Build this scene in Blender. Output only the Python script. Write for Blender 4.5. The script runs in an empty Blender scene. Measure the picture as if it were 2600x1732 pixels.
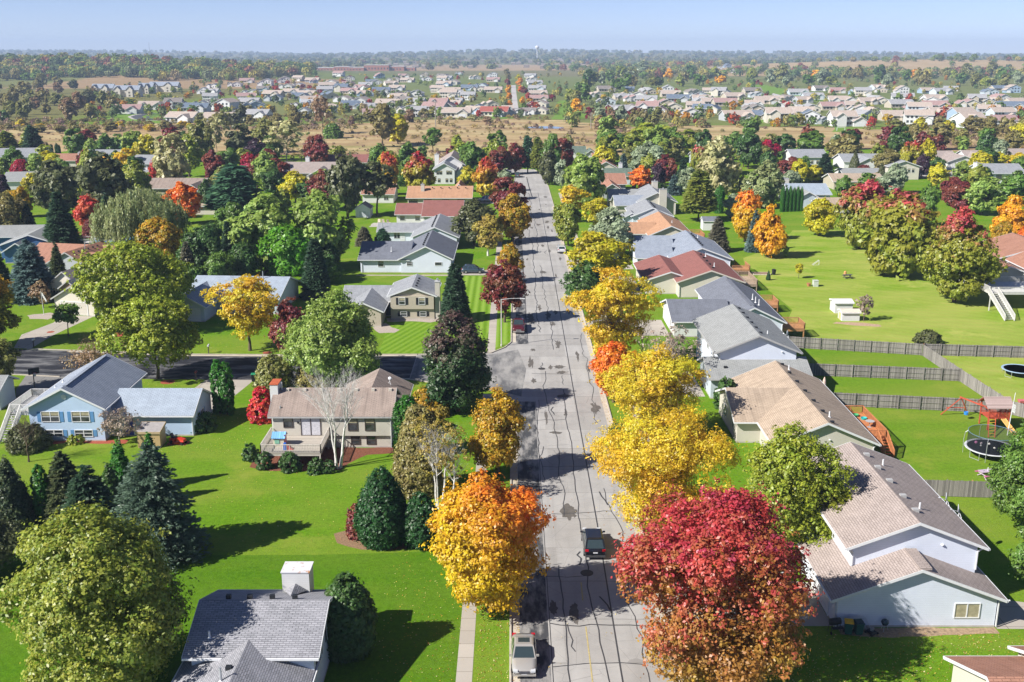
import bpy, math, random
import numpy as np
from mathutils import Vector, Matrix
RD = random.Random(11)
sc = bpy.context.scene
COL = sc.collection
rad = math.radians
PI = math.pi
# ------------------------------------------------------------------ camera geometry
FP, CX, CY, CH = 2647.0, 1300.0, 866.0, 43.0          # focal length and centre in photo pixels, camera height in m
PIT = math.atan((866 - 131) / FP)
SP, CP = math.sin(PIT), math.cos(PIT)
def hgt(X, Y):
    z = 27 * math.exp(-((X + 800) / 420) ** 2 - ((Y - 1950) / 330) ** 2)
    z += 24 * math.exp(-((X - 1050) / 560) ** 2 - ((Y - 2650) / 420) ** 2)
    t = min(1, max(0, (Y - 3000) / 5000)); t = t * t * (3 - 2 * t)
    z += t * (30 + 12 * math.sin(X / 900 + .6) + 7 * math.sin(X / 410 + 1.7) - X / 420)
    k = min(1, max(0, (Y - 1150) / 300))
    return z * k
def at(px, py, z=0.0):
    """ground point seen at photo position (px, py), given in the 2354 px wide frame"""
    u = (px * 1.10450 - CX) / FP; v = (py * 1.10450 - CY) / FP
    dx, dy, dz = u, CP - SP * v, -(SP + CP * v)
    t = (z - CH) / dz if dz < -1e-5 else 1e5
    if t * dy < 1100: return Vector((t * dx, t * dy, z))
    t = 1000.0
    while t < 14000:
        if CH + dz * t <= hgt(dx * t, dy * t): break
        t *= 1.004
    return Vector((dx * t, dy * t, hgt(dx * t, dy * t)))
def ztop(py, Y):
    v = (py * 1.10450 - CY) / FP
    return CH - Y / (CP - SP * v) * (SP + CP * v)
CROP = dict(X8=(860, 130, 2.2417), X6=(1450, 180, 2.2417), X7=(2000, 180, 2.2417), X1=(0, 200, 2.69), X2=(450, 200, 2.69), A1=(0, 0, 2.7034), A2=(865, 0, 2.7034), A3=(1730, 0, 2.7034))
def cr(k, x, y):
    a, b, s = CROP[k]; return (a + x / s) / 1.1045, (b + y / s) / 1.1045
def atc(k, x, y): return at(*cr(k, x, y))
# ------------------------------------------------------------------ objects
def tag(o, label=None, cat=None, group=None, kind=None):
    for k, v in (('label', label), ('category', cat), ('group', group), ('kind', kind)):
        if v: o[k] = v
    return o
def thing(name, label, cat, loc=(0, 0, 0), rz=0.0, group=None):
    o = bpy.data.objects.new(name, None); COL.objects.link(o)
    o.empty_display_size = .5
    o.location = loc; o.rotation_euler = (0, 0, rz)
    return tag(o, label, cat, group)
class MB:
    """collects simple shapes and links them as one mesh object"""
    def __init__(s): s.v = []; s.f = []
    def face(s, *p):
        n = len(s.v); s.v += [tuple(q) for q in p]; s.f.append(tuple(range(n, n + len(p)))); return s
    def hexa(s, p):
        n = len(s.v); s.v += [tuple(q) for q in p]
        s.f += [tuple(n + i for i in q) for q in ((3, 2, 1, 0), (4, 5, 6, 7), (0, 1, 5, 4), (1, 2, 6, 5), (2, 3, 7, 6), (3, 0, 4, 7))]; return s
    def box(s, x0, x1, y0, y1, z0, z1):
        return s.hexa([(x0, y0, z0), (x1, y0, z0), (x1, y1, z0), (x0, y1, z0), (x0, y0, z1), (x1, y0, z1), (x1, y1, z1), (x0, y1, z1)])
    def bar(s, a, b, w, h=None, up=(0, 0, 1)):
        a = Vector(a); b = Vector(b); d = (b - a).normalized(); h = h or w
        r = d.cross(Vector(up))
        if r.length < 1e-3: r = d.cross(Vector((1, 0, 0)))
        r.normalize(); u = r.cross(d)
        q = []
        for p in (a, b):
            q += [p - r * w / 2 - u * h / 2, p + r * w / 2 - u * h / 2, p + r * w / 2 + u * h / 2, p - r * w / 2 + u * h / 2]
        return s.hexa(q)
    def tube(s, a, b, r0, r1=None, n=6, cap=True):
        a = Vector(a); b = Vector(b); r1 = r0 if r1 is None else r1
        d = (b - a)
        if d.length < 1e-6: return s
        d.normalize(); x = d.orthogonal().normalized(); y = d.cross(x); k = len(s.v)
        for p, r in ((a, r0), (b, r1)):
            for i in range(n):
                t = 2 * PI * i / n; s.v.append(tuple(p + x * r * math.cos(t) + y * r * math.sin(t)))
        for i in range(n): s.f.append((k + i, k + (i + 1) % n, k + n + (i + 1) % n, k + n + i))
        if cap: s.f += [tuple(k + n + i for i in range(n)), tuple(k + n - 1 - i for i in range(n))]
        return s
    def lathe(s, prof, c=(0, 0, 0), n=14, ax='z'):
        k = len(s.v); m = len(prof)
        for r, h in prof:
            for i in range(n):
                t = 2 * PI * i / n; x, y = r * math.cos(t), r * math.sin(t)
                q = (x, y, h) if ax == 'z' else ((h, x, y) if ax == 'x' else (x, h, y))
                s.v.append((c[0] + q[0], c[1] + q[1], c[2] + q[2]))
        for j in range(m - 1):
            for i in range(n): s.f.append((k + j * n + i, k + j * n + (i + 1) % n, k + (j + 1) * n + (i + 1) % n, k + (j + 1) * n + i))
        s.f += [tuple(k + n - 1 - i for i in range(n)), tuple(k + (m - 1) * n + i for i in range(n))]
        return s
    def strip(s, pts, w, z):
        """flat ribbon along pts"""
        for i in range(len(pts) - 1):
            a = Vector((*pts[i][:2], z)); b = Vector((*pts[i + 1][:2], z)); d = (b - a)
            if d.length < 1e-6: continue
            n = Vector((-d.y, d.x, 0)).normalized() * w / 2
            s.face(a - n, b - n, b + n, a + n)
        return s
    def build(s, name, m, parent=None, smooth=False, off=None, uv=True):
        me = bpy.data.meshes.new(name)
        if off is None:
            off = Vector((0, 0, 0)); p = parent
            while p is not None and not getattr(p, 'is_local', False):
                if p.get('_loc'): break
                off += Vector(p.location); p = p.parent
            if p is not None: off = Vector((0, 0, 0))
        ox, oy, oz = off
        me.from_pydata([(a - ox, b - oy, c - oz) for a, b, c in s.v], [], s.f)
        if uv and len(s.f) < 60000:
            ul = me.uv_layers.new(name='UVMap'); co = [None] * (2 * len(me.loops)); Z = Vector((0, 0, 1))
            for p in me.polygons:
                n = p.normal
                if abs(n.z) > .995 or n.length < .5: ud, vd = Vector((1, 0, 0)), Vector((0, 1, 0))
                else: ud = Z.cross(n).normalized(); vd = n.cross(ud)
                for li in p.loop_indices:
                    q = me.vertices[me.loops[li].vertex_index].co
                    co[2 * li] = q.dot(ud); co[2 * li + 1] = q.dot(vd)
            ul.data.foreach_set('uv', co)
        if smooth:
            me.polygons.foreach_set('use_smooth', [True] * len(me.polygons))
        if m: me.materials.append(m)
        o = bpy.data.objects.new(name, me); COL.objects.link(o)
        if parent: o.parent = parent
        return o
# ------------------------------------------------------------------ materials
MATS = {}
class NT:
    def __init__(s, name):
        s.m = bpy.data.materials.new(name); s.m.use_nodes = True; s.t = s.m.node_tree; s.t.nodes.clear()
        s.out = s.n('ShaderNodeOutputMaterial')
    def n(s, ty, **k):
        o = s.t.nodes.new(ty)
        for a, b in k.items():
            if a.startswith('_'): o.inputs[a[1:].replace('_', ' ')].default_value = b
            else: setattr(o, a, b)
        return o
    def l(s, a, b): s.t.links.new(a, b)
    def noise(s, vec, scale, detail=4, rough=.55):
        o = s.n('ShaderNodeTexNoise', _Scale=scale, _Detail=detail, _Roughness=rough)
        if vec is not None: s.l(vec, o.inputs['Vector'])
        return o.outputs['Fac']
    def ramp(s, fac, stops):
        o = s.n('ShaderNodeValToRGB'); e = o.color_ramp.elements
        while len(e) < len(stops): e.new(.5)
        for i, (p, c) in enumerate(stops): e[i].position = p; e[i].color = (*c, 1) if len(c) == 3 else c
        s.l(fac, o.inputs['Fac']); return o.outputs['Color']
    def mix(s, fac, a, b, mode='MIX'):
        o = s.n('ShaderNodeMix', data_type='RGBA', blend_type=mode)
        for x, i in ((fac, 0), (a, 6), (b, 7)):
            if hasattr(x, 'default_value') and hasattr(x, 'is_linked'): s.l(x, o.inputs[i])
            elif i == 0: o.inputs[0].default_value = x
            else: o.inputs[i].default_value = (*x, 1)
        return o.outputs[2]
    def math(s, op, a, b=0.0, c=None):
        o = s.n('ShaderNodeMath', operation=op)
        for i, x in enumerate((a, b) if c is None else (a, b, c)):
            if hasattr(x, 'is_linked'): s.l(x, o.inputs[i])
            else: o.inputs[i].default_value = x
        return o.outputs[0]
    def geo(s): return s.n('ShaderNodeNewGeometry').outputs['Position']
    def obj(s): return s.n('ShaderNodeTexCoord').outputs['Object']
    def uv(s): return s.n('ShaderNodeTexCoord').outputs['UV']
    def surf(s, col, rough=.8, spec=.25, metal=0.0, bump=None, bd=.02, bs=.5, coat=0.0):
        b = s.n('ShaderNodeBsdfPrincipled'); b.inputs['Roughness'].default_value = rough
        b.inputs['Specular IOR Level'].default_value = spec; b.inputs['Metallic'].default_value = metal
        if coat: b.inputs['Coat Weight'].default_value = coat; b.inputs['Coat Roughness'].default_value = .05
        if hasattr(col, 'is_linked'): s.l(col, b.inputs['Base Color'])
        else: b.inputs['Base Color'].default_value = (*col, 1)
        if bump is not None:
            k = s.n('ShaderNodeBump'); k.inputs['Strength'].default_value = bs; k.inputs['Distance'].default_value = bd
            s.l(bump, k.inputs['Height']); s.l(k.outputs[0], b.inputs['Normal'])
        s.l(b.outputs[0], s.out.inputs['Surface']); return s.m
def lerp(a, b, t): return tuple(x + (y - x) * t for x, y in zip(a, b))
def plain(name, c, rough=.7, spec=.3, metal=0.0, var=.12, scale=3.0, coat=0.0):
    """painted / plain surface with mild mottling"""
    if name in MATS: return MATS[name]
    t = NT(name); f = t.noise(t.obj(), scale, 5)
    col = t.ramp(f, [(.3, tuple(x * (1 - var) for x in c)), (.7, tuple(min(1, x * (1 + var)) for x in c))])
    MATS[name] = t.surf(col, rough, spec, metal, coat=coat); return MATS[name]
def siding(c, pitch=.15, name=None):
    name = name or 'siding_%02x%02x%02x' % tuple(int(x * 255) for x in c)
    if name in MATS: return MATS[name]
    t = NT(name); uv = t.uv(); s = t.n('ShaderNodeSeparateXYZ'); t.l(uv, s.inputs[0])
    fr = t.math('FRACT', t.math('DIVIDE', s.outputs[1], pitch))
    line = t.math('LESS_THAN', fr, .13)
    f = t.noise(t.obj(), .6, 6, .6); f2 = t.noise(t.obj(), 7, 3)
    col = t.ramp(f, [(.3, tuple(x * .9 for x in c)), (.7, c)])
    col = t.mix(t.math('MULTIPLY', f2, .16), col, tuple(x * .62 for x in c))
    col = t.mix(t.math('MULTIPLY', line, .2), col, tuple(x * .35 for x in c))  # thin shadow under each board lap, painted into the siding colour
    MATS[name] = t.surf(col, .55, .3, bump=fr, bd=.012, bs=.5); return MATS[name]
def shingle(c, name, c2=None, stain=.25, w=.55, row=.19, con=.3):
    if name in MATS: return MATS[name]
    c2 = c2 or tuple(x * (1 - con) for x in c)
    t = NT(name); uv = t.uv()
    b = t.n('ShaderNodeTexBrick', offset=.5); b.inputs['Scale'].default_value = 1.0
    b.inputs['Brick Width'].default_value = w; b.inputs['Row Height'].default_value = row
    b.inputs['Mortar Size'].default_value = .022; b.inputs['Mortar Smooth'].default_value = .4; b.inputs['Bias'].default_value = -.1
    b.inputs['Color1'].default_value = (*c, 1); b.inputs['Color2'].default_value = (*c2, 1); b.inputs['Mortar'].default_value = (*[x * .38 for x in c2], 1)
    t.l(uv, b.inputs['Vector'])
    n1 = t.noise(uv, .55, 6, .6)
    mp = t.n('ShaderNodeMapping'); mp.inputs['Scale'].default_value = (1.6, .12, 1); t.l(uv, mp.inputs['Vector'])
    st = t.noise(mp.outputs[0], 1.0, 4, .6)
    n3 = t.noise(uv, 9, 3)
    col = t.mix(t.math('MULTIPLY', t.ramp(n1, [(.35, (0, 0, 0)), (.7, (1, 1, 1))]), .35), b.outputs['Color'], tuple(min(1, x * 1.25) for x in c))
    col = t.mix(t.math('MULTIPLY', t.ramp(st, [(.48, (0, 0, 0)), (.72, (1, 1, 1))]), stain), col, tuple(x * .35 for x in c))
    col = t.mix(t.math('MULTIPLY', n3, .25), col, tuple(x * .6 for x in c))
    MATS[name] = t.surf(col, .92, .12, bump=b.outputs['Fac'], bd=-.02, bs=.6); return MATS[name]
def leafmat(name, A, B, sat=1.0, trans=.42, var=.7, gloss=.0):
    """foliage: A and B are two real leaf colours mixed leaf by leaf and branch by branch"""
    key = 'leaf_' + name
    if key in MATS: return MATS[key]
    t = NT(key); a = t.n('ShaderNodeAttribute', attribute_name='tint'); s = t.n('ShaderNodeSeparateColor'); t.l(a.outputs['Color'], s.inputs[0])
    col = t.mix(s.outputs[1], A, B)
    hsv = t.n('ShaderNodeHueSaturation'); t.l(col, hsv.inputs['Color'])
    t.l(t.math('MULTIPLY_ADD', s.outputs[2], .036, .482), hsv.inputs['Hue'])
    t.l(t.math('MULTIPLY_ADD', s.outputs[0], var, 1.48 - var * .5), hsv.inputs['Value']); hsv.inputs['Saturation'].default_value = sat
    d = t.n('ShaderNodeBsdfDiffuse'); tr = t.n('ShaderNodeBsdfTranslucent')
    t.l(hsv.outputs[0], d.inputs['Color']); t.l(hsv.outputs[0], tr.inputs['Color'])
    m = t.n('ShaderNodeMixShader'); m.inputs[0].default_value = trans; t.l(d.outputs[0], m.inputs[1]); t.l(tr.outputs[0], m.inputs[2])
    g = t.n('ShaderNodeBsdfGlossy'); g.inputs['Roughness'].default_value = .45
    m2 = t.n('ShaderNodeMixShader'); m2.inputs[0].default_value = .035 + gloss; t.l(m.outputs[0], m2.inputs[1]); t.l(g.outputs[0], m2.inputs[2])
    t.l(m2.outputs[0], t.out.inputs['Surface']); MATS[key] = t.m; return t.m
def colmat(name):
    """foliage whose leaf colours are stored per leaf (for woods made of many trees)"""
    t = NT(name); a = t.n('ShaderNodeAttribute', attribute_name='col')
    d = t.n('ShaderNodeBsdfDiffuse'); tr = t.n('ShaderNodeBsdfTranslucent'); t.l(a.outputs['Color'], d.inputs['Color']); t.l(a.outputs['Color'], tr.inputs['Color'])
    m = t.n('ShaderNodeMixShader'); m.inputs[0].default_value = .25; t.l(d.outputs[0], m.inputs[1]); t.l(tr.outputs[0], m.inputs[2])
    t.l(m.outputs[0], t.out.inputs['Surface']); return t.m
WHITE = plain('white_trim', (.62, .63, .65), .5, var=.05)
GREYTRIM = plain('grey_trim', (.36, .36, .36), .6, var=.06)
def glassmat():
    t = NT('window_glass'); f = t.noise(t.obj(), 1.3, 3)
    c = t.ramp(f, [(.35, (.02, .025, .03)), (.65, (.075, .08, .085))]); return t.surf(c, .08, .6)
GLASS = glassmat()
BLIND = plain('window_blind', (.33, .30, .20), .5, var=.2)
CURTAIN = plain('curtain', (.5, .5, .55), .6, var=.2, scale=9)
DARK = plain('black_plastic', (.02, .022, .026), .5, var=.15)
RUBBER = plain('rubber', (.012, .012, .013), .8)
STEEL = plain('galvanised_steel', (.55, .57, .6), .35, .5, .6)
CONC = plain('concrete', (.40, .38, .35), .9, .1, var=.14, scale=1.2)
WOODG = None
def planks(name, c, pitch=.14, axis=0, con=.45, var=.5):
    t = NT(name); uv = t.uv(); s = t.n('ShaderNodeSeparateXYZ'); t.l(uv, s.inputs[0])
    q = t.math('DIVIDE', s.outputs[axis], pitch); fr = t.math('FRACT', q); fl = t.math('FLOOR', q)
    w = t.n('ShaderNodeTexWhiteNoise', noise_dimensions='1D'); t.l(fl, w.inputs['W'])
    f = t.noise(t.obj(), 1.4, 6, .65)
    col = t.mix(w.outputs['Value'], tuple(x * (1 - con) for x in c), tuple(min(1, x * 1.25) for x in c))
    col = t.mix(t.math('MULTIPLY', f, var), col, tuple(x * .45 for x in c))
    col = t.mix(t.math('MULTIPLY', t.math('LESS_THAN', fr, .1), .8), col, tuple(x * .2 for x in c))
    return t.surf(col, .85, .15)
FENCE = planks('weathered_boards', (.30, .28, .26))
DECKW = planks('cedar_boards', (.42, .22, .10), .14, 1, .25, .3)
DECKP = planks('grey_deck_boards', (.42, .38, .33), .14, 1, .2, .3)
CEDAR = plain('cedar', (.42, .21, .10), .75, var=.25)
CEDARD = plain('cedar_stained', (.44, .17, .07), .7, var=.2)
BARK = plain('bark', (.11, .085, .06), .95, .1, var=.35, scale=6)
BARKG = plain('bark_grey', (.26, .24, .21), .95, .1, var=.3, scale=6)
BARKW = plain('bark_white', (.60, .58, .55), .85, .1, var=.25, scale=5)
MULCH = plain('mulch', (.17, .07, .045), .95, .05, var=.4, scale=5)
GRAVEL = plain('landscape_stone', (.36, .31, .27), .95, .05, var=.35, scale=9)
HAZE = 1.3e-4
for _r, _y in (('B', 576), ('C', 1152)):
    for _c, _x in (('1', 0), ('2', 865), ('3', 1730)): CROP[_r + _c] = (_x, _y, 2.7034)
CROP.update(Z1=(0, 880, 5.6), Z2=(250, 950, 5.6), Z3=(630, 920, 5.6), Z8=(2400, 980, 7.84), Y6=(1780, 880, 4.708), Y8=(1990, 1480, 7.574), Y3=(1640, 640, 5.6), Y4=(860, 380, 5.8725))
# ------------------------------------------------------------------ world, sun, camera
SUN_EL, SUN_AZ = rad(38), rad(27)                      # shadows run 27 degrees from +X towards +Y
w = bpy.data.worlds.new('World'); sc.world = w; w.use_nodes = True
wt = w.node_tree; wt.nodes.clear()
sky = wt.nodes.new('ShaderNodeTexSky'); sky.sky_type = 'NISHITA'; sky.sun_disc = False
sky.sun_elevation = SUN_EL; sky.sun_rotation = math.atan2(-math.cos(SUN_AZ), -math.sin(SUN_AZ)) % (2 * PI)
sky.altitude = 300; sky.air_density = .55; sky.dust_density = 0; sky.ozone_density = 6.0
bg = wt.nodes.new('ShaderNodeBackground'); bg.inputs['Strength'].default_value = .075
wo = wt.nodes.new('ShaderNodeOutputWorld'); tint = wt.nodes.new('ShaderNodeMix'); tint.data_type = 'RGBA'; tint.blend_type = 'MULTIPLY'; tint.inputs[0].default_value = 1; tint.inputs[7].default_value = (.95, .77, .765, 1); wt.links.new(sky.outputs[0], tint.inputs[6]); wt.links.new(tint.outputs[2], bg.inputs[0]); wt.links.new(bg.outputs[0], wo.inputs[0])
sl = bpy.data.lights.new('sun', 'SUN'); sl.energy = 4.0; sl.angle = rad(.5); sl.color = (1, .95, .87)
so = bpy.data.objects.new('sun', sl); COL.objects.link(so); so.location = (-60, -30, 120)
so.rotation_euler = Vector((math.cos(SUN_AZ) * math.cos(SUN_EL), math.sin(SUN_AZ) * math.cos(SUN_EL), -math.sin(SUN_EL))).to_track_quat('-Z', 'Y').to_euler()
cam = bpy.data.cameras.new('camera'); cam.sensor_width = 36; cam.lens = 36 * FP / 2600; cam.clip_start = .5; cam.clip_end = 30000
co_ = bpy.data.objects.new('camera', cam); COL.objects.link(co_); co_.location = (0, 0, CH); co_.rotation_euler = (PI / 2 - PIT, 0, 0); sc.camera = co_
vs = sc.view_settings; vs.view_transform = 'Standard'; vs.look = 'None'; vs.exposure = 1.2; vs.gamma = 1
cy = sc.cycles; cy.use_denoising = True; cy.max_bounces = 6; cy.diffuse_bounces = 4; cy.glossy_bounces = 2; cy.transmission_bounces = 4; cy.transparent_max_bounces = 8; cy.volume_bounces = 0
cy.sample_clamp_indirect = 4
# ------------------------------------------------------------------ ground
def lawnmat(name, A=(.085, .225, .006), B=(.165, .30, .014), dry=(.27, .29, .05), dryamt=.35, stripe=0, sdir=0.0, sw=1.1):
    t = NT(name); g = t.geo()
    mp = t.n('ShaderNodeMapping'); mp.inputs['Scale'].default_value = (.06, .16, .1); t.l(g, mp.inputs['Vector'])
    n1 = t.noise(mp.outputs[0], 1.0, 5, .6); n2 = t.noise(g, .9, 6, .7); n3 = t.noise(g, 7.0, 4, .7); n4 = t.noise(g, .025, 3)
    col = t.mix(n2, A, B); n5 = t.noise(g, 2.2, 5, .75); col = t.mix(t.math('MULTIPLY', t.ramp(n5, [(.38, (1, 1, 1)), (.58, (0, 0, 0))]), .5), col, tuple(x * .5 for x in A))
    col = t.mix(t.math('MULTIPLY', t.ramp(n1, [(.40, (0, 0, 0)), (.68, (1, 1, 1))]), dryamt * 1.25), col, dry)
    col = t.mix(t.math('MULTIPLY', t.ramp(n4, [(.45, (0, 0, 0)), (.65, (1, 1, 1))]), dryamt * .8), col, dry)
    col = t.mix(t.math('MULTIPLY', t.ramp(n3, [(.35, (1, 1, 1)), (.62, (0, 0, 0))]), .42), col, tuple(x * .38 for x in A))
    n6 = t.noise(g, .13, 5, .7); col = t.mix(t.math('MULTIPLY', t.ramp(n6, [(.55, (0, 0, 0)), (.68, (1, 1, 1))]), dryamt * 1.3), col, tuple(x * .95 for x in dry))
    if stripe:
        mp = t.n('ShaderNodeMapping'); mp.inputs['Rotation'].default_value = (0, 0, sdir); t.l(g, mp.inputs['Vector'])
        s = t.n('ShaderNodeSeparateXYZ'); t.l(mp.outputs[0], s.inputs[0])
        wv = t.math('SINE', t.math('ADD', t.math('MULTIPLY', s.outputs[0], 2 * PI / sw), t.math('MULTIPLY', n2, 1.5)))
        col = t.mix(t.math('MULTIPLY_ADD', wv, stripe, stripe), col, (.25, .38, .06))
    return t, col, n3
def ground_material():
    t, col, n3 = lawnmat('ground_cover')
    a = t.n('ShaderNodeAttribute', attribute_name='gcol'); g = t.geo()
    mp = t.n('ShaderNodeMapping'); mp.inputs['Scale'].default_value = (.012, .02, .02); t.l(g, mp.inputs['Vector'])
    f = t.noise(mp.outputs[0], 1, 6, .6)
    far = t.mix(t.math('MULTIPLY', f, .6), a.outputs['Color'], (.10, .09, .035))
    col = t.mix(a.outputs['Alpha'], col, far)
    return t.surf(col, .95, .05, bump=n3, bd=.06, bs=.8)
def smooth(a, b, x):
    t = min(1, max(0, (x - a) / (b - a))); return t * t * (3 - 2 * t)
def gcol(X, Y):
    tan = (.40, .28, .16)
    al = max(smooth(1500, 2000, Y), .75 * smooth(560, 700, Y)); c = lerp((.14, .16, .07), (.18, .165, .08), .5 + .5 * math.sin(X / 230 + Y / 310))
    if 330 < X + RD.uniform(-25, 25) and 1930 < Y < 2900: c, al = (.46, .33, .19), 1
    if -620 < X < -240 and 1290 < Y < 1620: c, al = (.36, .24, .14), 1
    if -330 < X < 330 and 2500 < Y < 3500: c, al = (.40, .28, .17), 1
    if X < -240 and 420 < Y < 1400 and al < 1: c, al = (.17, .14, .06), .85 * smooth(-240, -330, X) * (1 if Y > 640 else .6)
    return (*c, al)
ys = list(np.linspace(-60, 1000, 70)) + list(np.geomspace(1020, 11200, 110))
NXC = 130
gv = []; gc = []; gf = []
for Y in ys:
    W = max(260, .66 * Y + 160)
    for i in range(NXC):
        s_ = (i / (NXC - 1) - .5) * 2; X = W * s_
        gv.append((X, Y, hgt(X, Y))); gc.append(gcol(X, Y))
for j in range(len(ys) - 1):
    for i in range(NXC - 1): k = j * NXC + i; gf.append((k, k + 1, k + 1 + NXC, k + NXC))
me = bpy.data.meshes.new('ground'); me.from_pydata(gv, [], gf)
ca = me.color_attributes.new('gcol', 'FLOAT_COLOR', 'POINT'); ca.data.foreach_set('color', [x for c in gc for x in c])
me.polygons.foreach_set('use_smooth', [True] * len(me.polygons)); me.materials.append(ground_material())
o = bpy.data.objects.new('ground', me); COL.objects.link(o); tag(o, kind='structure')
def wiggle(pts, amp, step):
    out = []
    for i in range(len(pts)):
        a = Vector(pts[i][:2]); b = Vector(pts[(i + 1) % len(pts)][:2]); n = max(1, int((b - a).length / step))
        d = (b - a); nn = Vector((-d.y, d.x)).normalized() if d.length else Vector((0, 0))
        for k in range(n): out.append(a + d * k / n + nn * (RD.uniform(-amp, amp) if k else 0))
    return out
def sheet(name, pts, z, m, amp=0, step=5, parent=None, kind='structure'):
    if amp: pts = wiggle(pts, amp, step)
    b = MB(); b.face(*[(p[0], p[1], z) for p in pts])
    o = b.build(name, m, parent)
    if kind: tag(o, kind=kind)
    return o
# marsh between the two neighbourhoods
def marshmat():
    t = NT('marsh_grass'); g = t.geo(); mp = t.n('ShaderNodeMapping'); mp.inputs['Scale'].default_value = (.012, .04, .05); t.l(g, mp.inputs['Vector'])
    n1 = t.noise(mp.outputs[0], 1, 6, .6); n2 = t.noise(g, .25, 6, .7); mp2 = t.n('ShaderNodeMapping'); mp2.inputs['Scale'].default_value = (.006, .05, .05); mp2.inputs['Location'].default_value = (3, 7, 0); t.l(g, mp2.inputs['Vector'])
    n3 = t.noise(mp2.outputs[0], 1, 4, .5)
    col = t.ramp(n1, [(.28, (.44, .36, .17)), (.42, (.50, .41, .22)), (.54, (.40, .29, .15)), (.66, (.30, .19, .12)), (.75, (.46, .37, .19))])
    n7 = t.noise(g, .035, 5, .65); col = t.mix(t.math('MULTIPLY', t.ramp(n7, [(.5, (0, 0, 0)), (.62, (1, 1, 1))]), .7), col, (.27, .20, .11))
    col = t.mix(t.math('MULTIPLY', t.ramp(n3, [(.56, (0, 0, 0)), (.68, (1, 1, 1))]), .6), col, (.16, .19, .05))
    col = t.mix(t.math('MULTIPLY', n2, .55), col, (.20, .13, .06))
    return t.surf(col, .95, .05, bump=n2, bd=.6, bs=.8)
MARSH = marshmat()
ml = [at(x, y) for x, y in ((-260, 352), (120, 352), (330, 338), (520, 352), (800, 368), (1000, 372), (1180, 366), (1420, 358), (1560, 336), (1800, 338), (2040, 346), (2260, 352), (2700, 356),
                            (2700, 300), (2354, 300), (2150, 300), (2000, 298), (1860, 290), (1560, 290), (1400, 292), (1330, 277), (1180, 273), (960, 276), (800, 284), (560, 290), (440, 283), (240, 287), (0, 287), (-260, 287))]
sheet('marsh', ml, .03, MARSH, 9, 14)
WATER = NT('pond_water').surf((.16, .2, .24), .06, .6)
sheet('pond', [atc('A2', x, y) for x, y in ((1230, 872), (1330, 866), (1450, 868), (1530, 874), (1520, 884), (1400, 884), (1290, 880))], .06, WATER, 1.5, 5)
# main road, side street
def roadmat():
    t = NT('worn_concrete'); g = t.geo(); s = t.n('ShaderNodeSeparateXYZ'); t.l(g, s.inputs[0])
    n1 = t.noise(g, .35, 6, .65); n2 = t.noise(g, 3.0, 5, .7); mp = t.n('ShaderNodeMapping'); mp.inputs['Scale'].default_value = (.9, .05, 1); t.l(g, mp.inputs['Vector']); n3 = t.noise(mp.outputs[0], 1, 4, .6)
    col = t.ramp(n1, [(.25, (.335, .327, .32)), (.5, (.41, .40, .388)), (.75, (.45, .436, .418))])
    col = t.mix(t.math('MULTIPLY', n2, .32), col, (.22, .21, .2))
    col = t.mix(t.math('MULTIPLY', t.ramp(n3, [(.5, (0, 0, 0)), (.75, (1, 1, 1))]), .4), col, (.27, .26, .25))
    pb = t.n('ShaderNodeTexBrick', offset=0); pb.inputs['Scale'].default_value = 1; pb.inputs['Brick Width'].default_value = 3.95; pb.inputs['Row Height'].default_value = 6.1; pb.inputs['Mortar Size'].default_value = 0; pb.inputs['Color1'].default_value = (1, 1, 1, 1); pb.inputs['Color2'].default_value = (.80, .79, .78, 1); t.l(g, pb.inputs['Vector']); col = t.mix(1.0, col, pb.outputs['Color'], 'MULTIPLY')
    ln = t.math('SINE', t.math('MULTIPLY_ADD', s.outputs[0], 2 * PI / 1.75, .9)); col = t.mix(t.math('MULTIPLY', t.math('MULTIPLY_ADD', ln, .5, .5), t.math('MULTIPLY', n3, .3)), col, (.22, .21, .2))
    j = t.math('LESS_THAN', t.math('FRACT', t.math('DIVIDE', t.math('ADD', s.outputs[1], t.math('MULTIPLY', n1, .25)), 6.1)), .012)
    col = t.mix(t.math('MULTIPLY', j, .55), col, (.1, .095, .09))
    v = t.n('ShaderNodeTexVoronoi', feature='DISTANCE_TO_EDGE', _Scale=.33); t.l(t.mix(.12, g, t.n('ShaderNodeTexNoise', _Scale=1.2).outputs['Color'], 'ADD'), v.inputs['Vector'])
    col = t.mix(t.math('MULTIPLY', t.math('LESS_THAN', v.outputs['Distance'], .005), .28), col, (.09, .085, .08))
    return t.surf(col, .9, .15, bump=n2, bd=.01)
def asphalt(name, c, c2, sc_=.5, lo=.45, hi=.6):
    t = NT(name); g = t.geo(); mp = t.n('ShaderNodeMapping'); mp.inputs['Scale'].default_value = (.25, 1, 1) if name == 'sealed_asphalt' else (1, .3, 1); t.l(g, mp.inputs['Vector'])
    n1 = t.noise(mp.outputs[0], sc_, 6, .65); n2 = t.noise(g, 6, 4, .7)
    col = t.ramp(n1, [(lo, c), (hi, c2)]); col = t.mix(t.math('MULTIPLY', n2, .35), col, tuple(x * .5 for x in c))
    return t.surf(col, .85, .2, bump=n2, bd=.01)
road = sheet('road', [(-.05, 40), (12.0, 40), (12.0, 300), (11.9, 345), (10.6, 386), (8.2, 396), (-6, 400), (-16, 396), (-16, 386), (2.2, 384), (1.2, 372), (.3, 340), (.1, 250), (-.05, 154), (-1.0, 151), (-3, 148.1), (-14, 147.2), (-14, 135.3), (-2.6, 130.4), (-1.2, 130), (-.5, 128.4), (-.05, 126)], .008, roadmat())
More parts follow.
